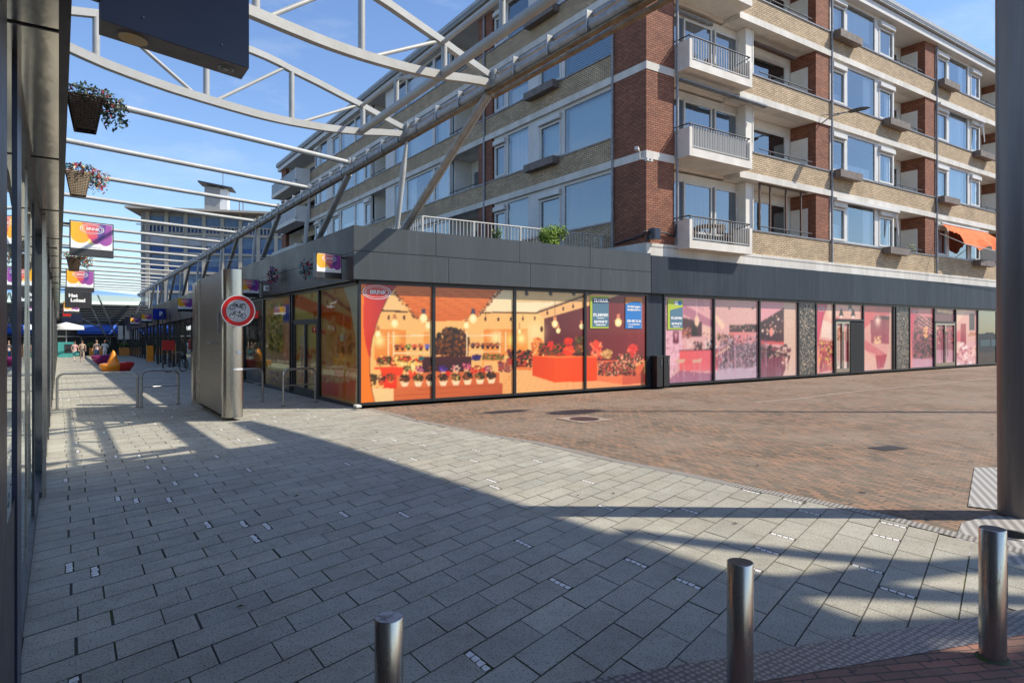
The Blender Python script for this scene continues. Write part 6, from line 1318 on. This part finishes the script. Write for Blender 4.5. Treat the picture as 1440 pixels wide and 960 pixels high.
# ------------------------------------------------------------------ leaves, flowers
def leaf_cloud(m, c, rad, n, size, mats, squash=1.0, seed=1, down=0.0):
    rr = random.Random(seed)
    for _ in range(n):
        while True:
            p = Vector((rr.uniform(-1, 1), rr.uniform(-1, 1), rr.uniform(-1, 1)))
            if p.length < 1: break
        p = Vector((p.x * rad[0], p.y * rad[1], p.z * rad[2])) + Vector(c); p.z -= down * rr.random() ** 2
        a = Vector((rr.gauss(0, 1), rr.gauss(0, 1), rr.gauss(0, 1))).normalized(); b = a.orthogonal().normalized(); b = (b + a.cross(b) * rr.uniform(-1, 1)).normalized(); s = size * rr.uniform(.6, 1.4)
        m.face([p - a * s, p - b * s * .45, p + a * s, p + b * s * .45], rr.choice(mats))
PM = [mt['leafdark'], mt['pink'], mt['teal'], mt['cream'], mt['violet'], mt['leaf']]
def basket(label, x, y, z, light=False, tilt=0.0, cols=(0, 0, 0, 1, 4), w_=.155):
    t = thing('flower_basket', label, 'flower basket', (x, y, z)); b = MB(); k = .62; n = 15
    # woven square basket: horizontal withies round slanted sides
    for j in range(n):
        f = j / (n - 1); a = w_ * (k + (1 - k) * f); zz = z - .30 + .30 * f; q = [(x - a, y - a, zz), (x + a, y - a, zz), (x + a, y + a, zz), (x - a, y + a, zz), (x - a, y - a, zz)]; b.path(q, .0105, 5)
    for i in range(9):
        u = -1 + 2 * i / 8
        for (ax_, ay_) in ((u, -1), (u, 1), (-1, u), (1, u)): b.tube((x + ax_ * w_ * k, y + ay_ * w_ * k, z - .30), (x + ax_ * w_, y + ay_ * w_, z), .008, n=5)
    b.build('wicker_basket', mt['wickerlight' if light else 'wicker'], t); m = MB(); m.prism([(x - w_ * .6, y - w_ * .6), (x + w_ * .6, y - w_ * .6), (x + w_ * .6, y + w_ * .6), (x - w_ * .6, y + w_ * .6)], z - .28, z - .02); m.build('liner', mt['dark'], t)
    m = MB(); leaf_cloud(m, (x + .02, y, z + .04), (.24, .24, .10), 420, .024, cols, seed=int(y * 7)); leaf_cloud(m, (x + .22, y, z - .02), (.16, .15, .13), 340, .026, cols, seed=int(y * 9), down=.15); m.build('flowers', PM, t)
    m = MB(); m.tube((x - .14, y, z + .12), (x + .1, y, z + .10), .01, n=6); m.build('hook', mt['black'], t)
for px_, py_, zt, lab, lt, cols in ((120, 140, 4.02, 'dark wicker basket of dark leaves hanging top left from the fascia', False, (0, 0, 0, 0, 0, 0, 0, 0, 0, 0, 4, 0, 0, 1)), (110, 244, 3.95, 'wicker basket with red, cream and teal flowers, second from the camera on the left', True, (1, 1, 3, 2, 0)), (104, 362, 3.45, 'small dark basket of trailing flowers between two brand signs', False, (0, 1, 2, 3))):
    r = ray(px_, py_); k = (zt - CH) / r[2]; basket(lab, r[0] * k, r[1] * k, zt, lt, cols=cols, w_=.14)
for px_, py_, lab, cols in ((383, 386, 'spray of pink and dark flowers on the alley fascia, farther one', (0, 1, 4)), (431, 374, 'spray of teal and red flowers on the alley fascia, nearer one', (2, 0, 1))):
    r = ray(px_, py_); k = 5.25 / r[0]; c = (5.25, r[1] * k, CH + r[2] * k); t = thing('flower_spray', lab, 'flowers', c, 'flower sprays on the alley fascia'); m = MB(); leaf_cloud(m, c, (.14, .45, .25), 130, .06, cols, seed=int(px_), down=.15); m.build('flowers', PM, t); m = MB(); m.tube(c, (5.46, c[1] + .1, c[2] + .1), .012, n=6); m.build('hook', mt['black'], t)
def shrub(name, label, cat, c, rad, n, size, mats, stem=True, seed=3):
    t = thing(name, label, cat, (c[0], c[1], c[2])); m = MB(); rr = random.Random(seed)
    for i in range(9):
        a = rr.uniform(0, 6.28); q = rr.uniform(.3, 1); p = (c[0] + math.cos(a) * rad[0] * .6 * q, c[1] + math.sin(a) * rad[1] * .6 * q, c[2] + rad[2] * rr.uniform(.9, 1.7)); leaf_cloud(m, p, (rad[0] * .5, rad[1] * .5, rad[2] * .45), n // 9, size, (0, 1), seed=seed + i)
    m.build('foliage', mats, t); s = MB()
    for i in range(5): a = rr.uniform(0, 6.28); s.tube((c[0], c[1], c[2]), (c[0] + math.cos(a) * rad[0] * .6, c[1] + math.sin(a) * rad[1] * .6, c[2] + rad[2] * 1.3), .015, .006, n=6)
    s.build('stem', mt['brownbox'], t); return t
r = ray(776, 335); k = 16.3 / r[1]; shrub('shrub', 'bright green shrub leaning over the roof railing of the corner shop', 'shrub', (r[0] * k, 16.3, 4.0), (.60, .45, .55), 2800, .042, [mt['leaf'], M('leaf_bright', (.30, .42, .04), (.2, .32, .03), 12, .5)], seed=5)
r = ray(702, 330); k = 16.4 / r[1]; shrub('shrub', 'small pale green plant behind the roof railing, left of the bright shrub', 'shrub', (r[0] * k, 16.5, 4.0), (.22, .2, .5), 380, .035, [mt['leaf'], mt['leafdark']], seed=9)
# roof terrace railing
RL = thing('terrace_railing', 'pale steel railing round the terrace on the corner shop roof', 'railing', (8.3, 16.85, 4.0)); m = MB()
m.tube((8.3, 16.85, 5.05), (15.2, 16.85, 5.05), .025, n=8); m.tube((8.3, 16.85, 5.05), (8.3, 40, 5.0), .025, n=8); m.tube((8.3, 16.85, 4.25), (15.2, 16.85, 4.25), .018, n=8); m.build('top_rail', mt['railwhite'], RL); m = MB()
for i in range(56): x = 8.42 + i * .122; m.box(x, x + .018, 16.84, 16.858, 4.0, 5.04)
for i in range(40): y = 17 + i * .15; m.box(8.29, 8.308, y, y + .018, 4.0, 5.04)
m.build('bars', mt['railwhite'], RL); m = MB()
for x in (8.3, 10.0, 11.7, 13.4, 15.1): m.box(x - .03, x + .03, 16.82, 16.88, 3.98, 5.05)
m.each('post', mt['railwhite'], RL)
# plants on balconies
for (x, y, z, lab, mats, s) in ((17.0, 14.5, 10.62, 'cream flowering plants at the left end of the upper balcony', (3, 5, 0), .16), (17.7, 14.5, 10.62, 'red and green potted plant in the middle of the upper balcony', (1, 0, 5), .14), (18.15, 14.5, 10.62, 'low green potted plant on the upper balcony', (5, 0), .12), (19.25, 14.5, 10.62, 'rust coloured potted plant at the right end of the upper balcony', (1, 3, 0), .14), (19.55, 14.6, 10.62, 'tall green plant in a red pot by the upper balcony corner', (5, 0), .18), (32.9, 15.0, 5.55, 'yellow-green plant in a dark pot on the lowest loggia', (5, 5, 3), .26)):
    t = thing('potted_plant', lab, 'potted plant', (x, y, z), 'potted plants on the balconies'); m = MB(); m.lathe((x, y, z - .18), [(.07, 0), (.10, .2), (.08, .2), (.001, .18)], 12); m.build('pot', mt['red'] if 'red pot' in lab else (mt['dark'] if 'dark pot' in lab else mt['brownbox']), t); m = MB(); leaf_cloud(m, (x, y, z + .16), (s, s * .8, s), 110, .035, mats, seed=int(x * 13)); m.build('foliage', PM, t)
# balcony furniture on the lowest balcony
t = thing('balcony_table', 'round wooden table and folding chairs on the lowest balcony', 'table', (18.2, 14.9, 4.7)); m = MB(); m.lathe((18.2, 14.85, 5.38), [(.42, 0), (.42, .03), (.001, .03)], 20); m.build('table_top', mt['rust2'], t); m = MB()
for a in (-.25, .25): m.tube((18.2 + a, 14.75, 4.7), (18.2 - a, 14.95, 5.38), .02)
m.build('leg', mt['rust2'], t)
for x in (17.3, 19.1):
    t = thing('folding_chair', ('left' if x < 18 else 'right') + ' folding chair on the lowest balcony', 'chair', (x, 14.85, 4.7)); m = MB(); m.box(x - .2, x + .2, 14.7, 15.05, 5.1, 5.13); m.build('seat', mt['rust2'], t); m = MB(); m.box(x - .2, x + .2, 15.03, 15.06, 5.3, 5.6); m.build('backrest', mt['rust2'], t); m = MB()
    for a in (-.18, .18): m.tube((x + a, 14.7, 4.6), (x + a, 15.05, 5.6), .012); m.tube((x + a, 15.05, 4.6), (x + a, 14.72, 5.12), .012)
    m.build('legs', mt['darkmetal'], t)
# torn orange awning
aw = thing('sun_awning', 'torn orange sun awning sagging over a first-floor window', 'awning', (35.3, 14.8, 7.0)); m = MB(); NX, NY = 40, 14; vs = []
for j in range(NY + 1):
    for i in range(NX + 1):
        u, v = i / NX, j / NY; x = 35.5 + 5.0 * u + v * .5 * (u - .3); hem = .85 + .30 * math.sin(u * 3.0 + .3) + .10 * math.sin(u * 17); z = 7.12 - v * hem - .05 * math.sin(u * 25) * v; y = 14.8 - .95 * v * (1 - .25 * v) + .07 * math.sin(u * 21 + v * 3) * v; vs.append((x, y, z))
m.raw(vs, [(j * (NX + 1) + i, j * (NX + 1) + i + 1, (j + 1) * (NX + 1) + i + 1, (j + 1) * (NX + 1) + i) for j in range(NY) for i in range(NX) if not (i < 7 and j > 3 + i // 2)], 0, True)
m.build('cloth', mt['awnorange'], aw); m = MB(); m.tube((35.4, 14.76, 7.1), (40.8, 14.76, 7.1), .05); m.build('roller', mt['white'], aw); m = MB(); m.tube((35.3, 13.7, 5.95), (43, 13.7, 5.75), .022, n=8); m.tube((35.3, 14.8, 6.6), (35.35, 13.7, 5.95), .02, n=8); m.tube((40.6, 14.8, 6.6), (40.6, 13.7, 5.82), .02, n=8); m.build('awning_arm', mt['railwhite'], aw)
# wall lamp on an arm
WL = thing('wall_lamp', 'flat street luminaire on an arm fixed to the brick facade', 'street lamp', (25.15, 14.85, 10.4)); m = MB(); m.path([(25.1, 14.88, 10.15), (25.15, 14.5, 10.35), (25.3, 14.1, 10.42), (25.42, 13.85, 10.42)], .028, 8); m.path([(25.1, 14.88, 10.5), (25.3, 14.1, 10.42)], .018, 6); m.build('arm', mt['galv'], WL)
m = MB(); vs = []
for f, hw, hh in ((0, .10, .05), (.25, .16, .07), (.7, .18, .06), (1.0, .10, .02)):
    for a, b in ((-hw, 0), (-hw * .7, hh), (hw * .7, hh), (hw, 0)): vs.append((25.44 + f * .12 + a, 13.9 - f * .72, 10.40 + b + f * .03))
m.raw(vs, [(k * 4 + i, k * 4 + (i + 1) % 4, (k + 1) * 4 + (i + 1) % 4, (k + 1) * 4 + i) for k in range(3) for i in range(4)] + [(0, 1, 2, 3), (12, 13, 14, 15)]); m.build('lamp_head', mt['darkmetal'], WL)
# things on the corner pier
t = thing('security_camera', 'pair of white security cameras on the brick corner', 'camera', (15.2, 15.0, 7.45)); m = MB(); m.tube((15.22, 15.15, 7.5), (14.95, 14.95, 7.5), .02, n=8); m.obox((14.78, 14.8, 7.5), (.2, .14, 0), (-.06, .09, 0), (0, 0, .1)); m.tube((14.98, 14.93, 7.5), (14.98, 14.93, 7.25), .02, n=8); m.obox((15.0, 14.62, 7.14), (.26, .0, 0), (0, .1, 0), (0, 0, .1)); m.tube((14.98, 14.93, 7.25), (15.1, 14.72, 7.22), .02, n=8); m.build('housing', mt['white'], t); m = MB(); m.disc((15.13, 14.615, 7.19), (1, 0, 0), (0, 0, 1), .035, n=12); m.build('lens', mt['black'], t)
t = thing('wall_speaker', 'dark grey box on the brick corner above the fascia', 'speaker', (15.4, 14.8, 4.75)); m = MB(); m.box(15.26, 15.52, 14.55, 14.83, 4.70, 5.05); m.build('housing', mt['darkmetal'], t); m = MB(); m.box(15.36, 15.42, 14.8, 14.9, 4.85, 4.9); m.build('bracket', mt['black'], t); m = MB(); m.box(15.29, 15.49, 14.545, 14.55, 4.73, 5.02); m.build('grille', mt['navy'], t)
t = thing('fascia_camera', 'small white camera under the alley fascia', 'camera', (5.4, 22.5, 3.2)); m = MB(); m.box(5.3, 5.44, 22.4, 22.6, 3.12, 3.3); m.build('housing', mt['white'], t); m = MB(); m.disc((5.37, 22.395, 3.2), (1, 0, 0), (0, 0, 1), .03, n=10); m.build('lens', mt['black'], t)
m = MB(); m.box(5.50, 5.62, 14.60, 14.80, 0, .05); tag(m.build('corner_block', mt['cobble']), 'small white block at the foot of the shop corner', 'block')
m = MB(); m.path([(3.0, 42, 5.6), (6.2, 30, 4.9), (9, 22, 4.7)], .012, 6); tag(m.build('overhead_cable', mt['steelwhite']), 'thin pale cable crossing in front of the west wing', 'cable')

# planters and greenery at the end of the street
for i, x in enumerate((1.7, 4.6)):
    y = 88; t = thing('planter', ('left' if i == 0 else 'right') + ' orange-brown planter of green shrubs at the street end', 'planter', (x, y, gz(y)), 'planters at the street end'); m = MB(); m.box(x, x + 1.3, y, y + .8, gz(y), gz(y) + .9); m.build('trough', mt['posterorange'], t); m = MB(); leaf_cloud(m, (x + .6, y + .3, gz(y) + 1.2), (.8, .5, .35), 200, .12, (0, 5), seed=i); m.build('foliage', PM, t)
m = MB(); leaf_cloud(m, (3.4, 89, gz(89) + .8), (.9, .5, .5), 260, .14, (0,), seed=8); tag(m.build('hedge', PM), 'dark hedge between the two planters at the street end', 'hedge')
for i in range(3):
    x = 4.6 + i * .7; t = thing('hanging_banner', ['left', 'middle', 'right'][i] + ' of three white cloths hanging at the street end', 'banner', (x, 90, 2.4), 'white cloths at the street end'); m = MB(); m.box(x, x + .5, 90, 90.03, .9, 2.5); m.build('cloth', mt['signwhite'], t); m = MB(); m.tube((x, 90, 2.52), (x + .5, 90, 2.52), .02); m.build('rod', mt['galv'], t)
t = thing('market_stall', 'small green and grey display board at the left end of the street', 'display board', (-.6, 72, gz(72))); m = MB(); m.box(-1.0, .3, 72, 72.1, gz(72) + .2, gz(72) + 1.6); m.build('board', mt['teal'], t); m = MB(); m.box(-.5, .1, 71.98, 72, gz(72) + .6, gz(72) + 1.4); m.build('screen', mt['darkmetal'], t)

# ------------------------------------------------------------------ people
def person(label, x, y, face, shirt, trousers, skin=(.42, .24, .16), hair=(.05, .03, .02), stride=.16, h_=1.72, bag=None, arm=.2):
    g = gz(y); t = thing('person', label, 'person', (x, y, g)); s = h_ / 1.75
    V = {}; vs = []; rad = []; ed = []
    def v(n, p, r, par=None): V[n] = len(vs); vs.append(Vector(p) * s); rad.append((r[0] * s, r[1] * s) if isinstance(r, tuple) else (r * s, r * s)); (ed.append((V[par], V[n])) if par else None)
    v('pelvis', (0, 0, .95), (.155, .11)); v('belly', (0, .01, 1.1), (.135, .10), 'pelvis'); v('chest', (0, 0, 1.30), (.165, .11), 'belly'); v('neckb', (0, 0, 1.46), (.075, .07), 'chest'); v('neck', (0, .01, 1.53), .05, 'neckb'); v('head', (0, .02, 1.63), (.078, .09), 'neck'); v('top', (0, .01, 1.70), (.06, .07), 'head')
    for sd, k in ((-1, 1), (1, -1)):
        a = str(sd); v('hip' + a, (.09 * sd, 0, .88), .10, 'pelvis'); v('knee' + a, (.10 * sd, stride * k * .6 + .02, .50), .058, 'hip' + a); v('ank' + a, (.10 * sd, stride * k, .10), .04, 'knee' + a); v('toe' + a, (.11 * sd, stride * k + .15, .03), .032, 'ank' + a)
        v('sh' + a, (.19 * sd, 0, 1.40), .062, 'chest'); v('el' + a, (.25 * sd, -.04 - stride * k * .3, 1.13), .042, 'sh' + a); v('wr' + a, (.25 * sd, arm - stride * k * .4, .93 + arm * .4), .03, 'el' + a)
        v('palm' + a, (.25 * sd, arm + .05 - stride * k * .4, .86 + arm * .4), (.035, .02), 'wr' + a)
        for i in range(4): v('f%d' % i + a, (.25 * sd + (i - 1.5) * .016, arm + .09 - stride * k * .4, .78 + arm * .4 + (.01 if i in (0, 3) else 0)), .008, 'palm' + a)
        v('th' + a, (.25 * sd - .04 * sd, arm + .08 - stride * k * .4, .84 + arm * .4), .009, 'palm' + a)
    me = bpy.data.meshes.new('body'); me.from_pydata([tuple(q) for q in vs], ed, []); o = bpy.data.objects.new('body', me); COL.objects.link(o)
    md = o.modifiers.new('s', 'SKIN'); md.use_smooth_shade = True
    for i, r_ in enumerate(rad): me.skin_vertices[0].data[i].radius = r_; 
    me.skin_vertices[0].data[0].use_root = True
    o.modifiers.new('d', 'SUBSURF').levels = 1; bpy.context.view_layer.update()
    nm = bpy.data.meshes.new_from_object(o.evaluated_get(bpy.context.evaluated_depsgraph_get())); o.modifiers.clear(); o.data = nm; bpy.data.meshes.remove(me)
    nm.name = 'body'; mk = [M('skin', skin, None, rough=.6), M('shirt_cloth', shirt, None, rough=.85), M('trouser_cloth', trousers, None, rough=.85), mt['dark']]
    for q in mk: nm.materials.append(q)
    for p in nm.polygons:
        z = p.center.z / s; x_ = abs(p.center.x) / s; p.use_smooth = True
        p.material_index = 3 if z < .09 else (0 if z > 1.50 or (x_ > .215 and z < 1.18) else (1 if z > 1.0 or x_ > .21 else 2))
    o.parent = t; t.rotation_euler = (0, 0, face)
    m = MB(); m.sphere((0, -.01 * s, 1.655 * s), .095 * s, .11 * s, .115 * s, 14, 9); hp = m; me2 = bpy.data.meshes.new('hair'); me2.from_pydata([q for q in m.v], [], [f for f in m.f if sum(m.v[i][2] for i in f) / len(f) > (1.60 if sum(m.v[i][1] for i in f) / len(f) < .02 else 1.69) * s]); me2.materials.append(M('hair', hair, None, rough=.7)); oh = bpy.data.objects.new('hair', me2); COL.objects.link(oh); oh.parent = t
    m = MB()
    for sx__ in (-.03, .03): m.sphere((sx__ * s, .105 * s, 1.645 * s), .01 * s, .008 * s, .007 * s, 8, 5)
    m.box(-.022 * s, .022 * s, .105 * s, .112 * s, 1.585 * s, 1.592 * s); m.sphere((0, .115 * s, 1.62 * s), .012 * s, .02 * s, .022 * s, 8, 5)
    me3 = bpy.data.meshes.new('face'); me3.from_pydata(m.v, [], m.f); me3.materials.append(mt['dark']); of = bpy.data.objects.new('face_features', me3); COL.objects.link(of); of.parent = t
    if bag:
        m = MB(); m.sphere((x - .42, y, g + .62), .24, .12, .2, 12, 8); m.path([(x - .42, y, g + .78), (x - .34, y, g + .95), (x - .28, y, g + .8)], .01, 5); o_b = m.build('shopping_bag', bag, None); tag(o_b, 'green carrier bag held by the walker in the beige top', 'bag')
    return t
person('person in a beige top with dark hair walking with a green bag', .75, 64, math.pi, (.50, .36, .26), (.55, .42, .34), bag=mt['teal'])
person('person in a pink top beside the one with the green bag', .25, 65.5, math.pi + .3, (.6, .35, .33), (.6, .5, .45), stride=-.14, h_=1.66)
person('person in blue jeans and a pale top in the middle of the walking group', 1.75, 64, math.pi - .2, (.62, .45, .36), (.04, .13, .32), hair=(.3, .2, .12), stride=.08)
person('person in white clothes at the right of the walking group', 2.4, 66, .2, (.75, .72, .68), (.72, .70, .66), stride=-.12, hair=(.25, .10, .05))
